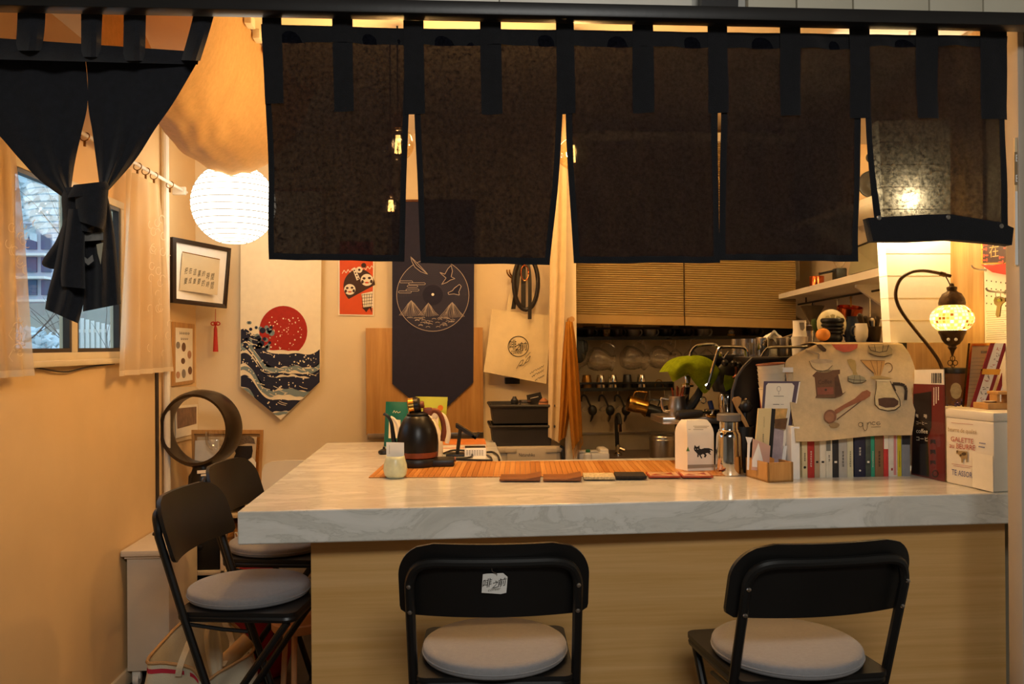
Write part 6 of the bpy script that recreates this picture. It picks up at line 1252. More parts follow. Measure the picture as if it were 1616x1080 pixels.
# hooks with black clips, brass and black pitchers
def hookclip(label, px, py):
    Y = 4.67; t = thing('funnel_clip', label, 'clip', U(px, py, Y=Y), 0, 'black hooked clips under the lower rack'); P = lambda x, y, d=0: U(px+x, py+y, Y=Y+d)
    MB().tube(curve([P(-14, -6), P(-13, -14), P(-9, -16), P(-5, -12), P(-1, -3), P(3, 5)], 18), .006, 7).build('hook', m_black, t)
    q = MB(); q.ball(P(4, 8), (.026, .02, .03), 12, 8); q.build('jaw', m_blackp, t); MB().tube([P(5, 10), P(3, 20), P(1, 26)], [.009, .007, .003], 7).build('tail', m_blackp, t); MB().tube(curve([P(0, 6), P(-8, 10), P(-12, 6), P(-6, 1)], 10), .0025, 5).build('wire', m_steel, t)
    z = ZR2-.008; MB().tube([P(-9, -16), (P(-9, -16).x, Y, z)], .002, 5).build('hanger', m_steel, t)
for px, l in ((931, 'black hooked clip nearest the ochre towel'), (959, 'black hooked clip in the middle under the lower rack'), (984, 'black hooked clip beside the brass pitcher')): hookclip(l, px, 640)
def pitcher(label, c, r, h, R_, m, hm, grp=None, thick=True):
    t = thing('milk_pitcher', label, 'pitcher', c); MB().lathe([(.001, 0), (r*.95, 0), (r, .004), (r*.98, h*.45), (r*.86, h*.8), (r*.92, h), (r*.88, h), (r*.82, h*.8), (r*.93, h*.4), (r*.9, .006), (.001, .006)], c, 32, R_, cap=False).build('body', m, t, smooth=45)
    MB().tube(curve([c+R_ @ Vector((-r*.9, 0, h*.82)), c+R_ @ Vector((-r*1.7, 0, h*.88)), c+R_ @ Vector((-r*1.75, 0, h*.75)), c+R_ @ Vector((-r*1.55, 0, h*.28)), c+R_ @ Vector((-r*.97, 0, h*.2))], 18), .0045, 7).build('handle', hm, t)
    q = MB(); q.prism([c+R_ @ Vector((r*.78, -r*.35, h*.99)), c+R_ @ Vector((r*1.22, 0, h*1.04)), c+R_ @ Vector((r*.78, r*.35, h*.99)), c+R_ @ Vector((r*.80, 0, h*.72))], R_ @ Vector((0, 0, .003))); q.build('spout', m, t); return t
RB = Matrix.Rotation(radians(104), 3, 'Y') @ Matrix.Rotation(0, 3, 'Z')
t = pitcher('brass milk pitcher hanging on its side under the lower rack', U(991, 636, Y=4.56), .045, .105, RB, m_gold, m_brass)
t['label'] = 'brass milk pitcher hanging on its side under the lower rack'; a = U(1006, 622, Y=4.57); MB().tube(curve([a, U(1004, 615, Y=4.62), Vector((a.x, 4.635, ZR2))], 8), .0025, 5).build('hanger', m_steel, t)
t = pitcher('black milk pitcher hanging behind the brass one', U(1017, 646, Y=4.63), .038, .085, RB, m_blackp, m_black); a = U(1026, 634, Y=4.63); MB().tube([a, (a.x, 4.645, ZR2)], .0025, 5).build('hanger', m_steel, t)
c = U(1048, 649, Y=4.66); t = thing('black_bottle_brush', 'small black cone brush hanging right of the black pitcher', 'brush', c); MB().lathe([(.003, .035), (.016, .02), (.026, -.03), (.02, -.034)], c, 16, Matrix.Rotation(.5, 3, 'Y')).build('head', m_blackp, t); MB().tube([c+Vector((.01, 0, .03)), (c.x, 4.66, ZR2-.002)], .0022, 5).build('wire', m_steel, t)
# sink things
c = U(975, 722, Y=4.5); c.z = BCZ; t = thing('black_tap', 'tall slim black tap standing at the sink', 'tap', c); zt = 1.45-(660-544)/FPX*4.5
MB().lathe([(.024, 0), (.024, .012), (.014, .02), (.012, .06)], c, 18).build('base', m_chrome, t); MB().tube([c+Vector((-.002, 0, .05)), c+Vector((-.006, 0, zt-BCZ-.03))]+curve([c+Vector((-.006, 0, zt-BCZ-.02)), c+Vector((-.006, -.02, zt-BCZ+.01)), c+Vector((-.006, -.07, zt-BCZ+.015)), c+Vector((-.006, -.10, zt-BCZ-.03))], 12), .0115, 10).build('spout', m_black, t)
p = c+Vector((-.006, -.10, zt-BCZ-.03)); MB().tube([p, p+Vector((0, -.006, -.04))], .013, 10).build('nozzle', m_chrome, t); MB().tube([c+Vector((.01, -.01, .04)), c+Vector((.035, -.02, .03))], .010, 8).build('lever', m_chrome, t)
c = U(938, 727, Y=4.3); c.z = BCZ; t = thing('white_dish_rack', 'low white plastic caddy by the sink', 'caddy', c); a = U(912, 720, Y=4.3).x; b = U(960, 720, Y=4.3).x; zt = 1.45-(711-544)/FPX*4.3
MB().box(a, 4.26, BCZ, b, 4.40, zt-.012, .010).build('body', m_white, t); MB().box(b-.05, 4.27, zt-.03, b, 4.39, zt+.006, .012).build('end_grip', m_white, t); MB().box(a, 4.262, zt-.012, b-.06, 4.27, zt-.002, .002).build('rim', m_white, t)
c = U(928, 727, Y=4.22); c.z = BCZ; t = thing('soap_bottle', 'small white soap bottle with a green cap at the sink', 'bottle', c); zt = 1.45-(712-544)/FPX*4.22-BCZ; MB().lathe([(.018, 0), (.020, .01), (.020, zt*.7), (.010, zt*.85)], c, 18).build('body', m_white, t); MB().lathe([(.012, zt*.85), (.012, zt), (.008, zt+.004)], c, 16).build('cap', mat('cap_green', '#2f6a3f', .4), t)
c = U(1045, 727, Y=4.4); c.z = BCZ; t = thing('steel_canister', 'tall brushed steel canister standing by the sink', 'canister', c); r = 20*4.4/FPX; h = 1.45-(690-544)/FPX*4.4-BCZ; MB().lathe([(r, 0), (r, h-.008), (r*.96, h), (r*.9, h+.003), (.001, h+.004)], c, 40, cap=False).build('body', m_steel, t, smooth=40); MB().tube([c+Vector((r*1.01*cos(a*pi/16), r*1.01*sin(a*pi/16), h-.02)) for a in range(32)], .003, 5, closed=True).build('lid_seam', m_steel, t)
# ---------------------------------------------------------------- espresso machine
em = thing('espresso_machine', 'black espresso machine with chrome rails under the printed cloth', 'machine', (1.38, 3.3, CT)); PM = 3.12; z14 = 1.455
m_em = mat('machine_black', '#131211', .3, var=.08); xL = U(1190, 600, Y=PM).x; xm = U(1292, 560, Y=PM).x; xr = U(1438, 600, Y=PM).x
sidep = [(1187, 565), (1300, 563), (1300, 742), (1160, 742), (1158, 680), (1155, 645), (1156, 618), (1163, 595), (1174, 579)]
q = MB(); q.prism(pts2(PY(PM), sidep), (0, .022, 0)); q.build('side_panel', m_em, em, smooth=30)
MB().tube([PY(PM).px(x, y, .004) for x, y in [(1158, 700), (1155, 645), (1156, 618), (1163, 595), (1174, 579), (1187, 566), (1230, 565)]], .006, 6).build('panel_trim', mat('trim_rubber', '#3a332b', .5), em)
MB().box(xL, PM+.024, CT+.03, xr, 3.46, 1.398, .006).build('body', m_em, em); MB().box(xm, PM+.026, 1.396, xr, 3.40, z14-.002, .004).build('cup_tray', m_em, em)
for x in (xL+.03, xr-.03):
    for y in (3.18, 3.42): MB().lathe([(.02, 0), (.016, .032)], (x, y, CT), 14).build('foot', m_blackp, em)
pr_ = PY(PM+.01); MB().tube(curve([pr_.px(1202, 563), pr_.px(1206, 556), pr_.px(1213, 549.5), pr_.px(1224, 548)], 8)+[pr_.px(1290, 547)], .0055, 8).build('cup_rail', m_chrome, em)
xt0 = U(1042, 660, Y=3.30).x; zt1 = 1.45-(659-543)/FPX*3.30; MB().box(xt0, 3.26, zt1-.028, xL+.05, 3.47, zt1, .004).build('drip_tray', m_steel, em); MB().box(xt0+.10, 3.30, CT, xL+.05, 3.46, zt1-.028).build('tray_base', m_em, em)
for x0, x1, y0, y1 in ((1122, 1164, 572, 618), (1132, 1160, 618, 650)):
    a = U(x0, y1, Y=3.42); b = U(x1, y0, Y=3.42); MB().lathe([((b.x-a.x)/2*.9, a.z), ((b.x-a.x)/2, a.z+.02), ((b.x-a.x)/2, b.z-.02), ((b.x-a.x)/2*.8, b.z)], ((a.x+b.x)/2, 3.40, 0), 24).build('group_head', m_em if y0 < 600 else m_chrome, em)
MB().box(U(1085, 600, Y=3.42).x, 3.36, 1.45-(575-543)/FPX*3.4, xL+.05, 3.44, 1.45-(560-543)/FPX*3.4, .01).build('group_arm', m_em, em)
pw2 = PY(3.30)
MB().tube(curve([pw2.px(1089, 568), pw2.px(1091, 556), pw2.px(1100, 546.5), pw2.px(1120, 543.5), pw2.px(1129, 545), pw2.px(1135, 552), pw2.px(1138, 562)], 26), .0062, 8).build('cup_guard', m_chrome, em)
MB().tube([pw2.px(1138, 562), pw2.px(1142, 566), pw2.px(1150, 555)], .004, 6).build('guard_strut', m_chrome, em)
pw3 = PY(3.24); MB().tube([pw3.px(1113, 681-72), pw3.px(1118, 604), pw3.px(1131, 560)]+curve([pw3.px(1133, 553), pw3.px(1138, 548.5), pw3.px(1148, 547.5)], 6)+[pw3.px(1168, 548)]+curve([pw3.px(1174, 549), pw3.px(1178, 554), pw3.px(1179, 564)], 6), .0062, 8).build('steam_wand', m_chrome, em); MB().tube([pw3.px(1119, 605), pw3.px(1116, 615)], [.0085, .010], 10).build('wand_tip', m_chrome, em)
for x, y in ((1144, 573), (1158, 574), (1166, 576)): MB().ball(pw3.px(x, y), .014, 12, 8).build('valve_knob', m_em, em)
MB().tube(curve([pw2.px(1158, 568), pw2.px(1162, 580), pw2.px(1161, 592), pw2.px(1157, 597)], 10), .005, 7).build('pipe', m_copper, em)
# portafilter on the tray
t = thing('portafilter', 'black-handled portafilter lying on the drip tray', 'portafilter', U(1090, 658, Y=3.27)); pf = PY(3.24); MB().tube([pf.px(1066, 657), pf.px(1070, 656), pf.px(1090, 653), pf.px(1108, 652.5)], [.010, .020, .018, .012], 12).build('handle', m_blackp, t)
MB().tube([pf.px(1108, 652), pf.px(1121, 651)], .007, 8).build('neck', m_chrome, t); c = pf.px(1127, 653); c.y += .03; MB().lathe([(.026, zt1), (.030, zt1+.006), (.030, zt1+.028), (.027, zt1+.03)], (c.x, c.y, 0), 24).build('basket', m_chrome, t); MB().tube([pf.px(1117, 655), pf.px(1129, 658)], .005, 8).build('spout', m_gold, t)
t = thing('portafilter', 'second dark portafilter handle rising behind the steel pitcher', 'portafilter', U(1095, 640, Y=3.38)); pf = PY(3.36); MB().tube([pf.px(1080, 651), pf.px(1091, 640), pf.px(1102, 624), pf.px(1106, 612)], [.012, .020, .018, .012], 10).build('handle', m_blackp, t); MB().tube([pf.px(1106, 612), pf.px(1112, 600)], .008, 8).build('neck', m_chrome, t)
for i in range(1): MB().tube([pf.px(1110+4*cos(a*pi/8), 632+5*sin(a*pi/8), .05) for a in range(16)], .0028, 6, closed=True).build('ring', m_chrome, t)
t = thing('blue_thermometer', 'short navy stick thermometer by the chrome wand', 'thermometer', U(1122, 646, Y=3.3)); MB().tube([pw2.px(1120, 633), pw2.px(1124, 648)], .010, 10).build('grip', mat('navy_plastic', '#1d2647', .4), t); MB().tube([pw2.px(1124, 648), pw2.px(1126, 657)], .004, 6).build('probe', m_chrome, t)
# steel pitcher with sticks on the tray
c = U(1069, 656, Y=3.36); c.z = zt1; t = pitcher('steel milk pitcher full of stirring sticks on the drip tray', c, .037, .078, Matrix.Identity(3), m_steel, m_steel)
g = 'stirring sticks in the steel pitcher'
for i, (dx, lean) in enumerate(((-.014, -.01), (-.004, .004), (.006, .0), (.014, .014), (.001, .02))):
    o = MB().tube([c+Vector((dx*.6, .006*(i % 3-1), .02)), c+Vector((dx+lean, .006*(i % 3-1), .112+.006*(i % 2)))], .0032, 6).build('stirring_stick', m_copper); tag(o, 'thin copper stirring stick standing in the steel pitcher', 'stick', g)
# green cloth
t = thing('green_cloth', 'lime green cleaning cloth thrown over the machine arm', 'cloth', U(1095, 620, Y=3.3)); m_gc = cloth('microfibre_green', '#77861a', '#66751a', tr=0, tl=.15, var=.25)
tp = [(1054, 587), (1062, 575), (1073, 566), (1090, 561), (1107, 562), (1120, 567), (1129, 575), (1136, 586)]; bp_ = [(1062, 603), (1070, 599), (1079, 594), (1087, 592), (1093, 600), (1103, 612), (1114, 621), (1131, 598)]
def gcl(u, v):
    a = interp([(*p, 0) for p in tp], u); b = interp([(*p, 0) for p in bp_], u); p = a.lerp(b, v); return U(p.x, p.y, Y=3.30-.05*sin(pi*min(1, v*1.1))*sin(pi*u)**.6+.012*sin(u*15+v*3)*v)
MB().grid(gcl, 30, 18, (0, .004, 0)).build('cloth', m_gc, t, smooth=70, recalc=False)
MB().grid(lambda u, v: (lambda p: Vector((p.x, p.y+.003+.14*v, p.z-.006*v)))(gcl(u, 0)), 30, 4).build('back_fold', m_gc, t, smooth=70, recalc=False)
o = thing('green_cloth', 'second green cloth corner hanging behind the steam wand', 'cloth', U(1155, 615, Y=3.36)); q = MB(); q.prism(pts2(PY(3.335), [(1144, 592), (1160, 594), (1162, 600), (1156, 612), (1146, 618), (1142, 606)]), (0, .004, 0)); q.build('cloth', m_gc, o)
c = U(1085, 606, Y=3.40); t = thing('chrome_tamper', 'chrome tamper head under the edge of the green cloth', 'tamper', c); MB().lathe([(.026, -.012), (.027, -.004), (.012, .004), (.014, .03), (.012, .035)], c, 24).build('head', m_chrome, t); MB().tube([c+Vector((0, .0, -.012)), c+Vector((0, .02, -.05)), (c.x, c.y+.03, zt1)], .012, 8).build('stem', m_em, t)
# cups stored on the machine's lower top
MT = 1.3985
def onmach(name, label, cat, px, r, prof, m, Y=3.28, grp=None):
    c = U(px, 560, Y=Y); c.z = MT; t = thing(name, label, cat, c, 0, grp); MB().lathe([(r*a, b) for a, b in prof], c, 24, cap=False).build('body', m, t, smooth=45); return t, c
CUP = lambda h: [(.001, 0), (.8, 0), (.9, .004), (1, h), (.93, h), (.82, .008), (.001, .008)]
for px, l in ((1204, 'dark steel cup at the left of the cup rail'), (1236, 'bright steel cup behind the cup rail')): t, c = onmach('steel_cup', l, 'cup', px, .026, CUP(.075), m_steel if px > 1210 else m_chrome, grp='steel cups behind the rail'); MB().tube([c+Vector((.026*cos(a*pi/10), .026*sin(a*pi/10), .074)) for a in range(20)], .0015, 5, closed=True).build('rim', m_chrome, t)
for px, l in ((1222, 'small glass tumbler between the two steel cups'), (1277, 'upturned clear glass beside the white dripper')):
    t, c = onmach('tumbler', l, 'glass', px, .022 if px < 1250 else .020, CUP(.06 if px < 1250 else .10), m_glass, Y=3.30 if px < 1250 else 3.22, grp=None); MB().tube([c+Vector((.02*cos(a*pi/10), .02*sin(a*pi/10), .002)) for a in range(20)], .002, 5, closed=True).build('base_ring', m_glass, t)
for px, Y, l in ((1181, 3.34, 'etched glass tumbler left of the steel cups'), (1165, 3.40, 'plain tumbler furthest left above the machine')):
    t = thing('tumbler', l, 'glass', U(px, 560, Y=Y)); c = U(px, 562, Y=Y); MB().lathe([(r, z+c.z) for r, z in ((.001, 0), (.026, 0), (.029, .07), (.027, .07), (.024, .006), (.001, .006))], (c.x, c.y, 0), 24, cap=False).build('body', m_glass, t, smooth=45); MB().box(c.x-.035, c.y-.035, c.z-.012, c.x+.035, c.y+.06, c.z-.0005, .003).build('ledge', m_em, t)
t, c = onmach('rolled_glass', 'clear glass resting on its side on the steel cup', 'glass', 1192, .03, [(.001, 0), (.9, 0), (1, .055), (.95, .055), (.85, .006)], m_glass, Y=3.33); 
for o in t.children: pass
t.rotation_euler = (0, .0, 0); t.location.z = MT+.0
t = thing('folded_napkin', 'crumpled white cloth lying on the cups above the rail', 'cloth', U(1222, 545, Y=3.36)); P0 = PY(3.36)
q = MB(); q.grid(lambda u, v: (lambda p: Vector((p.x, p.y+.05*v, p.z)))(P0.px(1204+38*u+2*sin(v*5), 548-(sin(pi*min(1, u*1.05))**.7*26+2*sin(u*17+v*3))*(1-.25*v)+1)), 16, 6, (0, 0, -.012)); q.build('cloth', m_paper, t, smooth=80)
MB().box(U(1205, 548, Y=3.36).x, 3.37, MT, U(1240, 548, Y=3.36).x, 3.42, U(1222, 551, Y=3.38).z, .004).build('tissue_pack', m_cream, t)
for i, dy in enumerate((0, 7)): pass
t = thing('wire_handles', 'pair of bent steel handles rising behind the cup rail', 'handle', U(1240, 545, Y=3.38)); MB().tube(curve([U(1229, 545, Y=3.40), U(1232, 536, Y=3.40), U(1246, 530, Y=3.40), U(1262, 524, Y=3.40)], 14), .004, 7).build('bar', m_steel, t); MB().tube(curve([U(1238, 550, Y=3.37), U(1242, 538, Y=3.37), U(1256, 533, Y=3.37), U(1268, 531, Y=3.37)], 14), .004, 7).build('bar', m_steel, t); MB().tube([U(1229, 545, Y=3.40), Vector((U(1229, 545, Y=3.40).x, 3.40, MT))], .004, 7).build('post', m_steel, t)
t = thing('white_dripper', 'white plastic cup stacked on a clear measuring base', 'dripper', U(1262, 560, Y=3.24)); c = U(1262, 560, Y=3.24); c.z = MT; k = 3.24/FPX; MB().lathe([(11*k, 0), (11.5*k, .004), (13*k, .075), (13.5*k, .077)], c, 28).build('lower_cup', m_white, t); MB().lathe([(11.5*k, .0775), (10*k, .10), (10.5*k, .140), (12*k, .142)], c, 28).build('upper_cup', m_white, t); q = MB(); q.poly([c+Vector((x*k, -11.2*k, z)) for x, z in ((-5, .132), (3, .132), (4, .11), (1, .100), (-3, .104))]); q.build('window', MC['grey_ink'], t)
# things on the upper tray, above the printed cloth
def onz(px, Y): c = U(px, 545, Y=Y); c.z = z14-.0015; return c
c = onz(1314, 3.24); k = 3.24/FPX
for i, (y0, h, w) in enumerate(((0, .030, 15.5), (.031, .014, 16.5), (.046, .013, 17), (.060, .013, 17.5), (.0745, .020, 18.5))):
    t = thing('ridged_lid', ('black ridged cup lid at the bottom of the ridged stack by the orange', 'black ridged cup lid second from the bottom of the ridged stack', 'black ridged cup lid in the middle of the ridged stack', 'black ridged cup lid just below the top of the ridged stack', 'black ridged cup lid on top of the ridged stack before the plate')[i], 'cup', c+Vector((0, 0, y0)), 0, 'black ridged cup lids in a stack'); MB().lathe([(w*k*.86, y0), (w*k, y0+h*.35), (w*k, y0+h*.75), (w*k*.88, y0+h)], c, 28).build('body', m_blackp, t)  # a stack of black cup lids
c = onz(1299, 3.16); t = thing('orange_fruit', 'small orange sitting on the printed cloth', 'orange', c); MB().ball(c+Vector((0, 0, .0285)), (.027, .027, .025), 20, 14).build('peel', mat('orange_peel', '#d88a35', .5, bump=.3, bs=300), t); MB().lathe([(.003, .052), (.002, .056)], c, 8).build('stem', m_dkw, t)
c = onz(1314, 3.34); t = thing('fruit_plate', 'round cream plate with a citrus wedge pattern standing upright', 'plate', c); Rr = 24.5*3.34/FPX; cc_ = c+Vector((0, 0, Rr+.012)); RX = Matrix.Rotation(pi/2-.08, 3, 'X'); MB().lathe([(.001, 0), (Rr*.7, 0), (Rr, -.010), (Rr, -.006), (Rr*.7, .005), (.001, .005)], cc_, 40, RX).build('disc', mat('plate_glaze', '#d9cba2', .3, var=.04), t)
pl = PY(3.34-.012)
for a in range(5): ink('wedge', pl, [[(1314+3*cos(-pi*(a+.1)/5), 513+3*sin(-pi*(a+.1)/5)), (1314+17*cos(-pi*(a+.1)/5), 513+16*sin(-pi*(a+.1)/5)), (1314+18*cos(-pi*(a+.5)/5), 513+17*sin(-pi*(a+.5)/5)), (1314+17*cos(-pi*(a+.9)/5), 513+16*sin(-pi*(a+.9)/5))]], mat('wedge_glaze', '#b3a878', .4), t, .001)
MB().tube(curve([cc_+Vector((-.05, .0, -Rr+.004)), cc_+Vector((-.05, -.02, -Rr-.010)), cc_+Vector((-.05, .05, -Rr-.010))], 8), .003, 5).build('stand', m_steel, t)
c = onz(1285, 3.36); t = thing('green_leaf_card', 'green leaf-shaped tag leaning left of the round plate', 'tag', c); q = MB(); q.prism(pts2(PY(3.36), [(1281, 504), (1287, 503), (1290, 511), (1293, 522), (1297, 534), (1297, 540), (1290, 532), (1284, 520), (1280, 510)]), (0, .003, 0)); q.build('leaf', mat('leaf_green', '#4a5a24', .5, var=.1), t); MB().tube([U(1296, 538, Y=3.362), Vector((c.x+.02, 3.362, z14-.0015))], .003, 5).build('stem', m_dkw, t)
c = onz(1346, 3.36); t = thing('navy_jug', 'dark navy enamel jug right of the round plate', 'jug', c); k = 3.36/FPX; MB().lathe([(11*k, 0), (13*k, .01), (13*k, .06), (9.5*k, .095), (10.5*k, .105)], c, 28).build('body', mat('navy_enamel', '#1b2233', .25, var=.05), t); MB().tube(curve([c+Vector((-12*k, 0, .02)), c+Vector((-20*k, 0, .04)), c+Vector((-19*k, 0, .08)), c+Vector((-10*k, 0, .09))], 12), .004, 7).build('handle', MC['navy_enamel'], t)
c = onz(1359, 3.20); t = thing('white_mug', 'white rounded mug in front of the navy jug', 'mug', c); k = 3.2/FPX; MB().lathe([(.001, 0), (7*k, 0), (10.5*k, .02), (11*k, .045), (9*k, .072), (8.6*k, .072), (10*k, .045)], c, 28, cap=False).build('body', m_white, t, smooth=60); MB().tube(curve([c+Vector((-10*k, -.0, .02)), c+Vector((-17*k, 0, .03)), c+Vector((-16*k, 0, .055)), c+Vector((-9*k, 0, .06))], 12), .0035, 7).build('handle', m_dkc, t)
c = onz(1378, 3.22); t = thing('utensil_pot', 'dark pot crammed with long-handled utensils beside the paper lamp', 'pot', c); k = 3.22/FPX; MB().lathe([(.001, 0), (10*k, 0), (12*k, .03), (13*k, .06), (12*k, .06), (9*k, .006)], c, 24, cap=False).build('body', mat('bronze_dark', '#3a2c1f', .35, .5, var=.2), t, smooth=60)
for i, (x, y, r, m) in enumerate(((1357, 500, .013, 'bronze_dark'), (1366, 503, .011, 'bronze_dark'), (1376, 507, .012, 'brushed_steel'), (1385, 503, .010, 'bronze_dark'), (1390, 508, .010, 'brushed_steel'))):
    a = U(x, y, Y=3.23); b = c+Vector(((x-1376)*.0012, .0, .012)); o = thing('utensil', ('dark flat spatula leaning furthest left in the utensil pot', 'dark wide spoon second in the utensil pot', 'steel spoon handle in the middle of the utensil pot', 'dark ladle handle in the utensil pot', 'steel spoon furthest right in the utensil pot')[i], 'utensil', b, 0, 'utensils in the dark pot'); MB().tube([b, b.lerp(a, .45), b.lerp(a, .7), a], [.004, .005, r*.8, r], 8).build('handle', MC[m], o); MB().ball(a, (r*1.0, r*.5, r*1.1), 10, 8).build('tip', MC[m], o)
# ---------------------------------------------------------------- shelf on the right wall
sN, sF = 3.25, 4.72; E = [U(1387, 422.5, Y=sN), U(1198, 473, Y=sF), U(1198, 479, Y=sF), U(1387, 436, Y=sN)]
sh2 = thing('wall_shelf', 'long white shelf along the right wall under the speaker', 'shelf', (XR, 4, E[0].z)); q = MB(); ew = XR-.001
a, b, c_, d = E; q.add([a, b, c_, d, (ew, sN, a.z), (ew, sF, b.z), (ew, sF, c_.z), (ew, sN, d.z)], [(0, 1, 2, 3), (4, 7, 6, 5), (0, 4, 5, 1), (3, 2, 6, 7), (0, 3, 7, 4), (1, 5, 6, 2)]); q.build('board', m_white, sh2, smooth=0)
for y in (3.6, 4.5):
    z = d.z+(c_.z-d.z)*(y-sN)/(sF-sN); q = MB(); q.prism([(XR-.001, y, z), (XR-.2, y, z), (XR-.2, y, z-.012), (XR-.03, y, z-.13), (XR-.001, y, z-.14)], (0, .02, 0)); q.build('bracket', m_white, sh2)
def onsh(px, Y, dx=.03): x = U(px, 450, Y=Y).x; return Vector((x, Y, a.z+(b.z-a.z)*(Y-sN)/(sF-sN)+.0005))
c = onsh(1289, 4.05); c = Vector((U(1289, 450, Y=4.05).x, 4.05, c.z)); t = thing('copper_cup', 'small copper cup on the edge of the white shelf', 'cup', c); MB().lathe([(.001, 0), (.034, 0), (.035, .05), (.033, .056), (.032, .05), (.03, .006)], c, 26, cap=False).build('body', m_copper, t); MB().tube([c+Vector((.0345*cos(i*pi/10), .0345*sin(i*pi/10), .055)) for i in range(20)], .0015, 5, closed=True).build('rim', m_copper, t); MB().box(c.x-.002, c.y-.03, c.z+.05, c.x+.002, c.y-.028, c.z+.075).build('hook', m_copper, t)
c = onsh(1325, 3.72); t = thing('black_dripper_base', 'black dripper base with a clear glass cone on the white shelf', 'dripper', c); MB().box(c.x-.025, c.y-.025, c.z, c.x+.025, c.y+.025, c.z+.055, .006).build('base', m_blackp, t); MB().lathe([(.012, .056), (.038, .105), (.04, .107)], c, 22, cap=False).build('cone', m_glass, t); q = MB(); q.tube([c+Vector((-.02, -.005, .045)), c+Vector((-.10, -.01, .028))], .006, 7); q.build('arm', m_blackp, t)
c = onsh(1338, 3.60); t = thing('grey_panel', 'flat grey green board leaning on the shelf behind the slit', 'board', Vector((U(1352, 420, Y=3.45).x, 3.45, c.z)))
pv = [U(1338, 434, Y=3.60), U(1386, 421.5, Y=3.28), U(1386, 376, Y=3.28), U(1347, 392, Y=3.60)]
z0 = a.z; q = MB(); q.prism([p for p in pv], (.02, 0, 0)); q.build('board', mat('panel_sage', '#8f8c70', .5, var=.05), t, smooth=0); q = MB(); q.tube([pv[3], pv[2]], .005, 5); q.build('edge', m_black, t)
c = onsh(1262, 4.62); t = thing('white_strip_holder', 'white narrow paper towel holder fixed on the wall by the blinds', 'holder', U(1262, 443, Y=4.70)); q = MB(); q.prism(pts2(PY(4.69), [(1259, 408), (1266, 408), (1265, 443), (1262, 444)]), (0, .05, 0)); q.build('body', m_white, t); MB().box(U(1258, 410, Y=4.69).x, 4.73, U(1258, 440, Y=4.69).z, U(1268, 410, Y=4.69).x, KB, U(1258, 400, Y=4.69).z).build('plate', m_white, t)
# higher shelf, speaker, strip light
s3 = thing('upper_shelf', 'short white upper shelf seen through the slit at the right', 'shelf', (XR, 3.7, 2.0)); A3 = [U(1387, 305, Y=3.25), U(1340, 322, Y=3.9)]; MB().box(A3[0].x+.0, 3.27, A3[0].z-.03, XR-.001, 4.2, A3[0].z, .002).build('board', m_white, s3)
for y in (3.4, 4.0): q = MB(); q.prism([(XR-.001, y, A3[0].z-.03), (XR-.2, y, A3[0].z-.03), (XR-.2, y, A3[0].z-.045), (XR-.03, y, A3[0].z-.16), (XR-.001, y, A3[0].z-.17)], (0, .02, 0)); q.build('bracket', m_white, s3)
c = U(1369, 283, Y=3.5); t = thing('wall_speaker', 'small pale speaker with a black round driver on the upper shelf', 'speaker', (c.x, c.y, A3[0].z)); MB().box(c.x-.05, 3.51, A3[0].z+.0005, c.x+.14, 3.68, A3[0].z+.26, .006).build('cabinet', mat('speaker_veneer', '#b99a72', .5, var=.06), t); MB().lathe([(.058, 0), (.058, .006), (.05, .008), (.03, .002), (.012, .004), (.001, .006)], (c.x+.02, 3.51, A3[0].z+.085), 28, Matrix.Rotation(pi/2, 3, 'X')).build('driver', m_blackp, t); MB().lathe([(.022, 0), (.02, .005), (.001, .007)], (c.x+.02, 3.51, A3[0].z+.20), 20, Matrix.Rotation(pi/2, 3, 'X')).build('tweeter', m_blackp, t)
# utensils hung under the shelf
rl = thing('hanging_rail', 'dark utensil rail fixed under the white shelf', 'rail', (XR-.13, 3.7, 1.64)); ry = XR-.13
zr_ = lambda Y: d.z+(c_.z-d.z)*(Y-sN)/(sF-sN)-.03
MB().tube([(ry, 3.35, zr_(3.35)), (ry, 4.4, zr_(4.4))], .005, 8).build('rail', m_black, rl)
for y in (3.45, 4.3): MB().tube([(ry, y, zr_(y)), (ry, y, zr_(y)+.03)], .004, 6).build('post', m_black, rl)
def hung(name, label, cat, Y, body, m, grp=None):
    z = zr_(Y)-.005; t = thing(name, label, cat, (ry, Y, z-.1), 0, grp); MB().tube([(ry+.008*sin(i*pi/5), Y, z+.008*cos(i*pi/5)-.004) for i in range(8)], .0022, 5).build('hook', m_steel, t); body(t, Vector((ry, Y, z))); return t
def pan(t, p):
    MB().tube([p, p+Vector((0, 0, -.05))], .004, 6).build('handle', m_brass, t); c = p+Vector((-.01, 0, -.095)); MB().lathe([(.001, -.045), (.045, -.045), (.052, -.03), (.058, .045), (.055, .045), (.049, -.03), (.001, -.04)], c, 30, Matrix.Rotation(.25, 3, 'X'), cap=False).build('body', m_copper, t)
hung('copper_pot', 'shiny copper pot hanging from the rail under the shelf', 'pot', 3.80, pan, m_copper)
def ladle(t, p): MB().tube([p, p+Vector((0, 0, -.11))], .0035, 6).build('handle', m_steel, t); MB().ball(p+Vector((-.004, 0, -.128)), (.024, .024, .02), 14, 8).build('bowl', m_steel, t)
for y, l in ((3.62, 'steel ladle hanging nearest the paper lamp'), (3.94, 'steel ladle hanging behind the copper pot')): hung('ladle', l, 'ladle', y, ladle, m_steel, 'ladles on the rail')
def cone(t, p): MB().tube([p, p+Vector((0, 0, -.015))], .003, 5).build('loop', m_black, t); MB().lathe([(.012, -.115), (.014, -.10), (.058, -.02), (.060, -.015)], p, 24, cap=False).build('cone', mat('smoked_plastic', '#4c4130', .2, var=.05), t); MB().lathe([(.04, -.118), (.04, -.113)], p, 20).build('flange', m_steel, t)
hung('dripper_cone', 'smoky cone dripper hanging above the round plate', 'dripper', 4.22, cone, m_black)
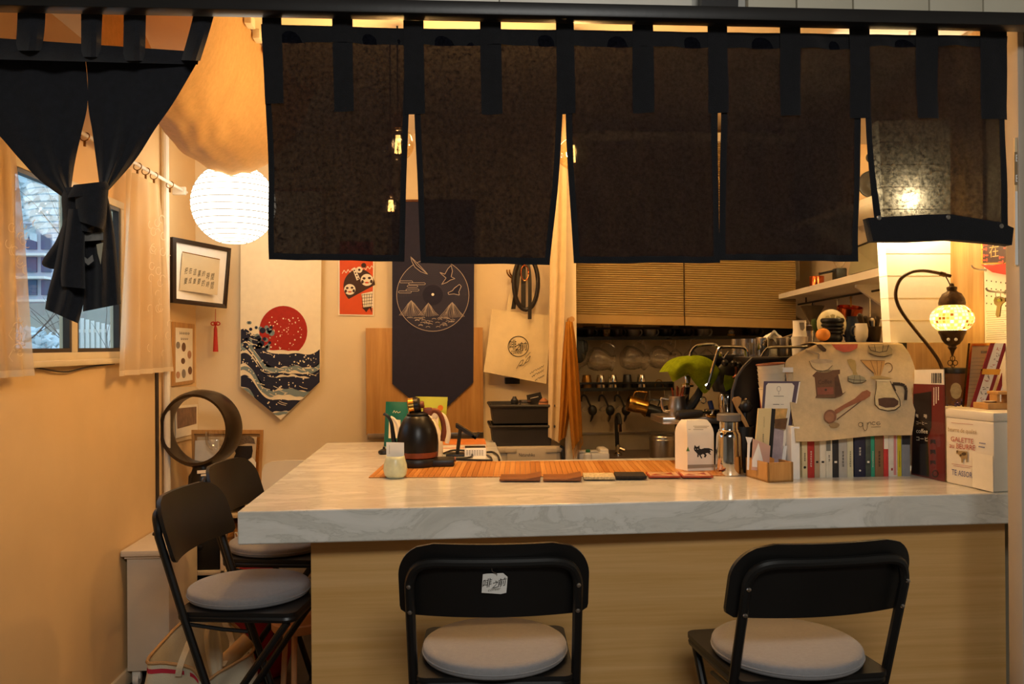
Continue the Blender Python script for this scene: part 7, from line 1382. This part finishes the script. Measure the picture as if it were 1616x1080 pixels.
# ---------------------------------------------------------------- between machine and card box
c = U(1172, 730, Z=CT); c = Vector((U(1172, 700, Y=3.10).x, 3.10, CT)); t = thing('tool_crock', 'black crock of wooden spoons behind the steel server', 'crock', c); zt = 1.45-(676-543)/FPX*3.1-CT; MB().lathe([(.001, 0), (.040, 0), (.044, .02), (.042, zt), (.038, zt), (.038, .01)], c, 28, cap=False).build('body', m_blackp, t, smooth=50)
p_ = PY(3.085); o = thing('wooden_spatula', 'wooden spatula with a flat blade leaning in the black crock', 'spatula', c+Vector((0, 0, .02))); q = MB(); q.prism(pts2(p_, [(1156, 632), (1158, 628), (1166, 626), (1170, 629), (1169, 636), (1165, 643), (1176, 660), (1190, 690), (1187, 692), (1171, 664), (1162, 645)]), (0, .006, 0)); q.build('blade', m_oak, o, smooth=0); MB().tube([p_.px(1188, 690), p_.px(1184, 716)], .004, 6).build('handle', m_oak, o)
o = thing('coffee_tamper', 'round black tamper knob standing in the crock', 'tamper', c+Vector((.01, .012, .02))); b = PY(3.115).px(1176, 641); MB().ball(b, (.026, .026, .027), 20, 14).build('knob', m_blackp, o); MB().tube([b, Vector((c.x+.006, 3.112, CT+.05))], .009, 8).build('shaft', m_blackp, o); MB().lathe([(.006, 0), (.005, .006)], b+Vector((0, -.004, .024)), 10).build('cap', m_chrome, o)
o = thing('wooden_spatula', 'reddish flat wooden paddle behind the menu folder', 'spatula', c+Vector((.03, .02, .02))); p2 = PY(3.125); q = MB(); q.prism(pts2(p2, [(1195, 626), (1202, 628), (1201, 640), (1197, 650), (1196, 660), (1187, 661), (1188, 652), (1192, 640)]), (0, .006, 0)); q.build('blade', m_dkw, o, smooth=0); MB().tube([p2.px(1191, 659), p2.px(1180, 700)], .005, 6).build('handle', m_dkw, o)
m_pc = mat('paper_cup', '#ded2bb', .5, var=.03)
a0 = U(1230, 700, Y=3.02); a0.z = CT; a1 = U(1216, 574, Y=3.02); ax = (a1-a0).normalized(); R_ = Vector((0, 0, 1)).rotation_difference(ax).to_matrix(); LL = (a1-a0).length; k = 3.02/FPX; 
for i in range(6):
    t = thing('paper_cup', ('lowest white paper cup carrying the leaning stack behind the menu', 'white paper cup second from below in the leaning stack', 'white paper cup third from below in the leaning stack', 'white paper cup third from the top of the leaning stack', 'white paper cup just below the top one of the leaning stack', 'topmost white paper cup with a brown rim behind the menu')[i], 'cup', a0 if i == 0 else a0+ax*(LL-.105-.016*(5-i)), 0, 'white paper cups in a leaning stack')
    zb = max(0.004, LL-.105-.016*(5-i)) if i else .012; MB().lathe([(15*k, zb), (21.5*k, zb+.10 if i else LL-.09), (22.2*k, zb+.102 if i else LL-.088)], a0, 28, R_, cap=True if i == 0 else False).build('cup', m_pc, t)
MB().tube([a1+R_ @ Vector((22*k*cos(i*pi/12), 22*k*sin(i*pi/12), -.002)) for i in range(24)], .0032, 6, closed=True).build('rim', mat('rim_brown', '#7a4630', .5), t)
t = thing('label_box', 'clear plastic box with a blank white label band behind the menu', 'box', Vector((U(1234, 650, Y=2.985).x, 2.985, CT))); a = U(1217, 603, Y=2.985); b = U(1252, 580, Y=2.985); MB().box(a.x, 2.985, CT, b.x, 3.0, b.z, .002).build('body', m_glass, t); MB().box(a.x, 2.982, U(1217, 588, Y=2.985).z, b.x-.002, 2.9845, b.z).build('label', m_paper, t)
c = U(1204, 625, Y=3.06); t = thing('red_packet', 'small red packet edge left of the menu folder', 'packet', (c.x, 3.06, CT)); q = MB(); q.prism(pts2(PY(3.06), [(1200, 617), (1208, 610), (1214, 640), (1214, 745), (1206, 745)]), (0, .01, 0)); q.build('body', mat('packet_red', '#8a2420', .5), t)
# ================================================================ right hand corner
ds = thing('display_ledge', 'low cream display ledge behind the biscuit tin', 'ledge', (1.82, 3.0, CT)); LZ = 1.215
MB().box(1.765, 2.86, LZ-.02, XR-.002, 3.19, LZ, .003).build('top', m_shelf, ds)
for x in (1.77, XR-.025): MB().box(x, 2.87, CT, x+.02, 3.18, LZ-.02).build('side', m_shelf, ds)
pwood = wood('panel_wood', '#d2ac74', '#b98e54', .5, (14, 14, 1), 2, .05)
yA, yB, yC = U(1500, 450, X=XR-.01).y, U(1553, 450, X=XR-.01).y, U(1600, 450, X=XR-.01).y
o = MB().box(XR-.012, yB, .95, XR, yA+.5, 2.62, .002).build('trim_7', pwood); o['kind'] = 'structure'
pgb = thing('pegboard', 'white pegboard on the right wall above the red paper strips', 'board', (XR, (yB+yC)/2, 1.3)); MB().box(XR-.012, yC-.1, 1.25, XR-.001, yB-.003, 1.86, .002).build('board', m_paper, pgb)
PXP = PX(XR-.012)
ink('peg_hole', PXP, [ell(1557+i*7.5, 443+j*12+i*1.0, .9, 1.4, 7) for i in range(5) for j in range(4)], m_ink, pgb, .0008)['kind'] = 'stuff'
ink('printed_lines', PXP, [p for j in range(14) for p in stroke([(1556+(j % 3), 492+j*3.4), (1592-(j*7 % 9), 490.5+j*3.4)], .55)], MC['grey_ink'], pgb, .0008)['kind'] = 'stuff'
def wallhook(label, px, py, dx):
    t = thing('peg_hook', label, 'hook', U(px+dx, py, X=XR-.02), 0, 'steel peg hooks on the pegboard'); MB().tube(curve([U(px+dx, py+7, X=XR-.012), U(px+dx*.5, py+6, X=XR-.06), U(px+3, py+4, X=XR-.09), U(px, py, X=XR-.095)], 12), .0035, 7).build('prong', m_steel, t); MB().lathe([(.008, 0), (.008, .003)], U(px+dx, py+7, X=XR-.013), 10, Matrix.Rotation(pi/2, 3, 'Y')).build('base', m_steel, t)
wallhook('steel peg hook beside the red pennant', 1533, 419, 22); wallhook('steel peg hook carrying the brass key', 1556, 455, 30)
kt = thing('brass_key', 'brass key on a ring hanging from the peg hook', 'key', U(1575, 500, X=XR-.07)); pk = PX(XR-.07); m_key = mat('key_brass', '#7d6a45', .35, .8, var=.1)
q = MB(); q.prism(pts2(pk, [(1568, 474), (1570, 469), (1577, 468), (1586, 471), (1586, 476), (1581, 480), (1579, 484), (1577, 500), (1573, 501), (1571, 497), (1573, 483), (1569, 480)]), (.004, 0, 0)); q.build('blade', m_key, kt); q = MB(); q.tube([pk.px(1575+4*cos(i*pi/8), 465+6*sin(i*pi/8)) for i in range(16)], .0015, 5, closed=True); q.build('ring', m_steel, kt); ink('sticker', pk, [ell(1576.5, 474, 3.2, 2.4, 12)], mat('sticker_lime', '#a3a51e', .5), kt, .003)
t = thing('red_pennant', 'small red paper pennant folded over the pegboard hook', 'pennant', U(1568, 430, X=XR-.04)); pr2 = PX(XR-.035); q = MB(); q.prism(pts2(pr2, [(1548, 418), (1566, 419), (1597, 414), (1597, 435), (1582, 433), (1566, 430)]), (.004, 0, 0)); q.build('paper', mat('pennant_red', '#c23a2a', .5, var=.06), t, smooth=0)
t = thing('framed_print', 'small gold framed print with a big pale character above the pennant', 'picture', U(1568, 415, X=XR-.02)); p3 = PX(XR-.03); q = MB(); q.prism(pts2(p3, [(1548, 378), (1600, 374), (1600, 416), (1548, 417)]), (.02, 0, 0)); q.build('frame', m_gold, t, smooth=0); ink('ground', p3, [[(1551, 380), (1600, 376), (1600, 414), (1551, 415)]], mat('print_maroon', '#4a241c', .5, var=.3, vs=50), t, .001)
text('在', p3, ((1561, 387), (1576, 385), (1561, 407)), mat('print_gold', '#d8bc78', .5), t, .002)
ps = []
for cx, cy in ((1554, 390), (1555, 407), (1580, 410), (1588, 388)): ps += [ell(cx+3*cos(i*pi/2+.7), cy+5*sin(i*pi/2+.7), 1.6, 3.2, 8, rot=i*pi/2) for i in range(4)]
ink('petal', p3, ps, mat('print_coral', '#c2553c', .5), t, .0016)['kind'] = 'stuff'
# certificate, red strips, canister, dried flowers
Yc = 2.93; t = thing('gold_certificate', 'gold-framed certificate leaning behind the red paper strips', 'picture', U(1545, 650, Y=Yc)); pc2 = PY(Yc); O = [(1531, 542), (1571, 541), (1560, 648), (1521, 648)]; I_ = [(1534.5, 546), (1567, 545.5), (1557, 645), (1525.5, 645)]
q = MB()
for i in range(4): j = (i+1) % 4; q.prism(pts2(pc2, [O[i], O[j], I_[j], I_[i]]), (0, .012, 0))
q.build('frame', m_gold, t, smooth=0); q = MB(); q.prism(pts2(PY(Yc+.006), I_), (0, .004, 0)); q.build('sheet', mat('cert_paper', '#c9b78f', .35, var=.05), t, smooth=0); ink('printed_lines', PY(Yc+.006), stroke([(1548, 556), (1562, 556)], 4)+[p for j in range(12) for p in stroke([(1534-j*.9, 566+j*6), (1556-j*.9, 565+j*6)], .5)], MC['grey_ink'], t)
m_stp = mat('strip_red', '#8e1a26', .5, var=.05)
for l, Y, dx in (('red and white paper strip with brushed characters and a gold clip', 2.875, 0), ('second red and white paper strip, half hidden by the door post', 2.895, 33)):
    t = thing('paper_strip', l, 'strip', U(1545+dx, 648, Y=Y), 0, 'red paper strips'); P_ = PY(Y); q = MB(); q.prism(pts2(P_, [(1563+dx, 542), (1590+dx, 542), (1566+dx, 618), (1556+dx, 648), (1530+dx, 648), (1540+dx, 616)]), (0, .003, 0)); q.build('backing', m_stp, t, smooth=0)
    ink('white_field', P_, [[(1570+dx, 542), (1584+dx, 542), (1560+dx, 620), (1549+dx, 648), (1536+dx, 648)]], m_paper, t)
    rs = random.Random(4); A1 = []; A2 = []
    for k in range(11):
        cx = 1576.5+dx-k*3.05; cy = 552+k*8.6
        for _ in range(4): x = cx+rs.uniform(-3, 3); y = cy+rs.uniform(-2.5, 2.5); (A1 if (k % 3) else A2).extend(stroke([(x, y), (x+rs.uniform(-3.5, 3.5), y+rs.uniform(-2.5, 3))], .9))
    ink('brush_mark', P_, A1, mat('strip_ink', '#4a3a1e', .6), t, .0014)['kind'] = 'stuff'; ink('brush_mark', P_, A2, mat('strip_pink', '#c0605a', .6), t, .0014)['kind'] = 'stuff'
    if not dx: q = MB(); q.prism(pts2(PY(Y-.003), [(1551, 582.5), (1579.5, 583), (1577, 592), (1549, 591)]), (0, .010, 0)); q.build('clip', m_gold, t)
c = Vector((U(1510, 640, Y=3.06).x, 3.06, LZ)); k = 3.06/FPX; t = thing('brown_canister', 'brown coffee canister with a black lid and round pale emblem', 'canister', c); h = 1.45-(592-541)/FPX*3.06-LZ; MB().lathe([(19*k, 0), (19.5*k, .004), (20*k, h)], c, 36).build('body', mat('canister_brown', '#6a452b', .5, var=.08), t); MB().lathe([(20.8*k, h), (21*k, h+.016), (20*k, h+.02), (.001, h+.021)], c, 36, cap=False).build('lid', m_blackp, t)
th = [-.95+i*.09 for i in range(9)]; cyl = lambda px, z: None
q = MB(); vs = []
for i in range(9): vs += [c+Vector((19.95*k*sin(-1.05+i*.11), -19.95*k*cos(-1.05+i*.11), h*.45+.030*sqrt(max(0, 1-((i-4)/4)**2)))), c+Vector((19.95*k*sin(-1.05+i*.11), -19.95*k*cos(-1.05+i*.11), h*.45-.030*sqrt(max(0, 1-((i-4)/4)**2))))]
q.add(vs, [(2*i, 2*i+1, 2*i+3, 2*i+2) for i in range(8)]); q.build('emblem', mat('emblem_pale', '#a89a7a', .5, var=.15, vs=90), t)
t = thing('dried_flowers', 'small bunch of dried purple flowers beside the canister', 'flowers', U(1516, 645, Y=2.98)); rs = random.Random(8); q = MB(); c = U(1518, 640, Y=2.97)
for _ in range(70):
    p = c+Vector((rs.gauss(0, .018), rs.gauss(0, .008), abs(rs.gauss(0, .010))-.004)); q.ball(p, rs.uniform(.002, .0045), 5, 4)
q.build('petals', mat('dried_purple', '#4f3a56', .8, var=.3, vs=60), t)['kind'] = 'stuff'; MB().tube([c+Vector((-.01, 0, 0)), Vector((c.x-.05, 2.98, LZ+.003))], .002, 5).build('stems', m_dkw, t)
# little wooden tray stand on the tin
a = pn_.px(1545, 654); a = Vector((1.70, 2.70, CT+TH)); t = thing('mini_wooden_altar', 'miniature wooden stand with a tiny table and dish on the biscuit tin', 'stand', a)
X0 = U(1547, 650, Y=2.72).x; X1 = U(1592, 650, Y=2.72).x; Zb = CT+TH+.0005; MB().box(X0, 2.68, Zb, X1, 2.76, Zb+.020, .002).build('base', m_oak, t); xa, xb = U(1566, 620, Y=2.72).x, U(1592, 620, Y=2.72).x
MB().box(xa, 2.69, Zb+.048, xb, 2.75, Zb+.058, .002).build('table_top', m_oak, t)
for x in (xa+.008, xb-.008): MB().box(x-.005, 2.70, Zb+.02, x+.005, 2.74, Zb+.048).build('leg', m_oak, t)
cc_ = Vector((U(1562, 640, Y=2.71).x, 2.715, Zb+.02)); MB().lathe([(.010, 0), (.020, .006), (.018, .006), (.006, .003)], cc_, 18).build('dish', m_white, t)
# ---------------------------------------------------------------- mosaic lamp
LY = 2.99; LP = PY(LY); m_br2 = mat('lamp_bronze', '#4f3a22', .4, .7, var=.25, vs=60, bump=.4, bs=200)
ml = thing('mosaic_lamp', 'swan-neck bronze lamp with a glowing amber mosaic globe', 'lamp', Vector((U(1490, 640, Y=LY).x, LY, CT)))
bx = U(1490, 640, Y=LY).x; MB().lathe([(.035, 0), (.033, .008), (.020, .016), (.008, .03), (.007, .04)], (bx, LY, CT), 24).build('base', m_br2, ml)
neck = [(1490, 632), (1489, 600), (1484, 575), (1468, 550), (1447, 524), (1424, 494), (1414.5, 473), (1414.5, 456), (1422, 440), (1438, 430), (1456, 427.5), (1475, 430), (1490, 433.5), (1500, 436)]
MB().tube(curve([Vector((bx, LY, CT+.03)), Vector((bx, LY, CT+.15))]+pts2(LP, neck[:]), 80), .0062, 10).build('neck', m_br2, ml); MB().tube([LP.px(1484, 432), LP.px(1491, 434)], .009, 10).build('neck_collar', m_br2, ml); MB().tube([LP.px(1499, 435.8), LP.px(1501, 436)], [.005, .002], 8).build('neck_tip', m_br2, ml)
gc = LP.px(1502.5, 503); k = LY/FPX
zp = lambda y: LP.px(1502.5, y).z-gc.z
MB().tube(curve([LP.px(1491, 434), LP.px(1495, 441), LP.px(1499, 449), LP.px(1501, 452)], 10), .0022, 6).build('hanging_wire', m_br2, ml)
MB().lathe([(r*k, zp(y)) for r, y in ((20, 482), (20.5, 478), (19, 472), (14.5, 464), (9, 461), (7, 459), (8, 456), (8, 453.5), (4, 452), (3, 448), (1.5, 447))], gc, 32).build('cap', m_br2, ml)
MB().lathe([(r*k, zp(y)) for r, y in ((20.5, 521.5), (20.8, 525), (18, 530), (15.5, 537), (11, 543), (6, 546), (7, 549), (4, 553), (2.4, 558), (1.4, 562))], gc, 32).build('lower_cup', m_br2, ml)
for s_ in (-1, 1): c = LP.px(1502.5+s_*6, 536, .036); MB().ball(c, .006, 8, 6).build('cup_gem', mat('gem_white', '#e8e4da', .1), ml)
q = MB()
for dx, dy, r in ((0, 566, 3.6), (-4.2, 573, 3.6), (4.2, 573, 3.6), (0, 578, 2.6)): q.tube([LP.px(1503.5+dx+r*cos(i*pi/8), dy+r*1.1*sin(i*pi/8)) for i in range(16)], .0016, 5, closed=True)
q.build('pendant', m_br2, ml)
q = MB(); q.tube([LP.px(1503, 561), LP.px(1503.5, 583)], .0012, 5); q.build('pendant_pin', m_br2, ml)
# mosaic globe: rows of glass tesserae, each glowing in its own colour
gl = [glow('mosaic_amber', (1, .42, .04), 1.3), glow('mosaic_honey', (1, .50, .07), 1.9), glow('mosaic_cream', (1, .68, .22), 2.6), glow('mosaic_rust', (.75, .18, .02), .7), glow('mosaic_pearl', (.85, .80, .72), 2.2)]
Rg = 33*k; hg = 21.5*k; NJ, NI = 9, 34; rs = random.Random(2); q = MB()
flowers = [(-.95, .0), (.55, -.5), (.9, .45), (2.4, 0), (-2.5, .2)]
for j in range(NJ):
    b0 = -1.02+2.04*j/NJ; b1 = -1.02+2.04*(j+1)/NJ
    for i in range(NI):
        a0 = 2*pi*i/NI; a1 = 2*pi*(i+1)/NI; am = (a0+a1)/2-pi/2; bm2 = (b0+b1)/2
        pt_ = lambda a, b, r=1: gc+Vector((Rg*r*cos(b)*cos(a), Rg*r*cos(b)*sin(a), hg*1.17*sin(b)))
        e = .12; A0, A1_, B0, B1 = a0+(a1-a0)*e, a1-(a1-a0)*e, b0+(b1-b0)*e, b1-(b1-b0)*e
        col = 2 if rs.random() < .55 else 1
        th_ = (a0+a1)/2
        for fa, fb in flowers:
            dd_ = ((th_-(-pi/2)-fa+pi) % (2*pi)-pi)
            r = sqrt((dd_*.8)**2+(bm2-fb)**2)
            if r < .16: col = 3
            elif r < .34: col = 0 if (i+j) % 2 else 1
            elif r < .46: col = 4 if rs.random() < .6 else 3
        q.use(col).add([pt_(A0, B0), pt_(A1_, B0), pt_(A1_, B1), pt_(A0, B1)], [(0, 1, 2, 3)])
q.build('mosaic', gl, ml, smooth=0, recalc=False)['kind'] = 'stuff'
q = MB(); q.lathe([(Rg*.985*cos(b), hg*1.155*sin(b)) for b in [-1.02+2.04*i/14 for i in range(15)]], gc, 40, cap=False); q.build('globe', glow('mosaic_grout', (1, .55, .12), 2.0), ml)
lamp('mosaic_light', gc, 3.5, (1, .58, .14), .10)
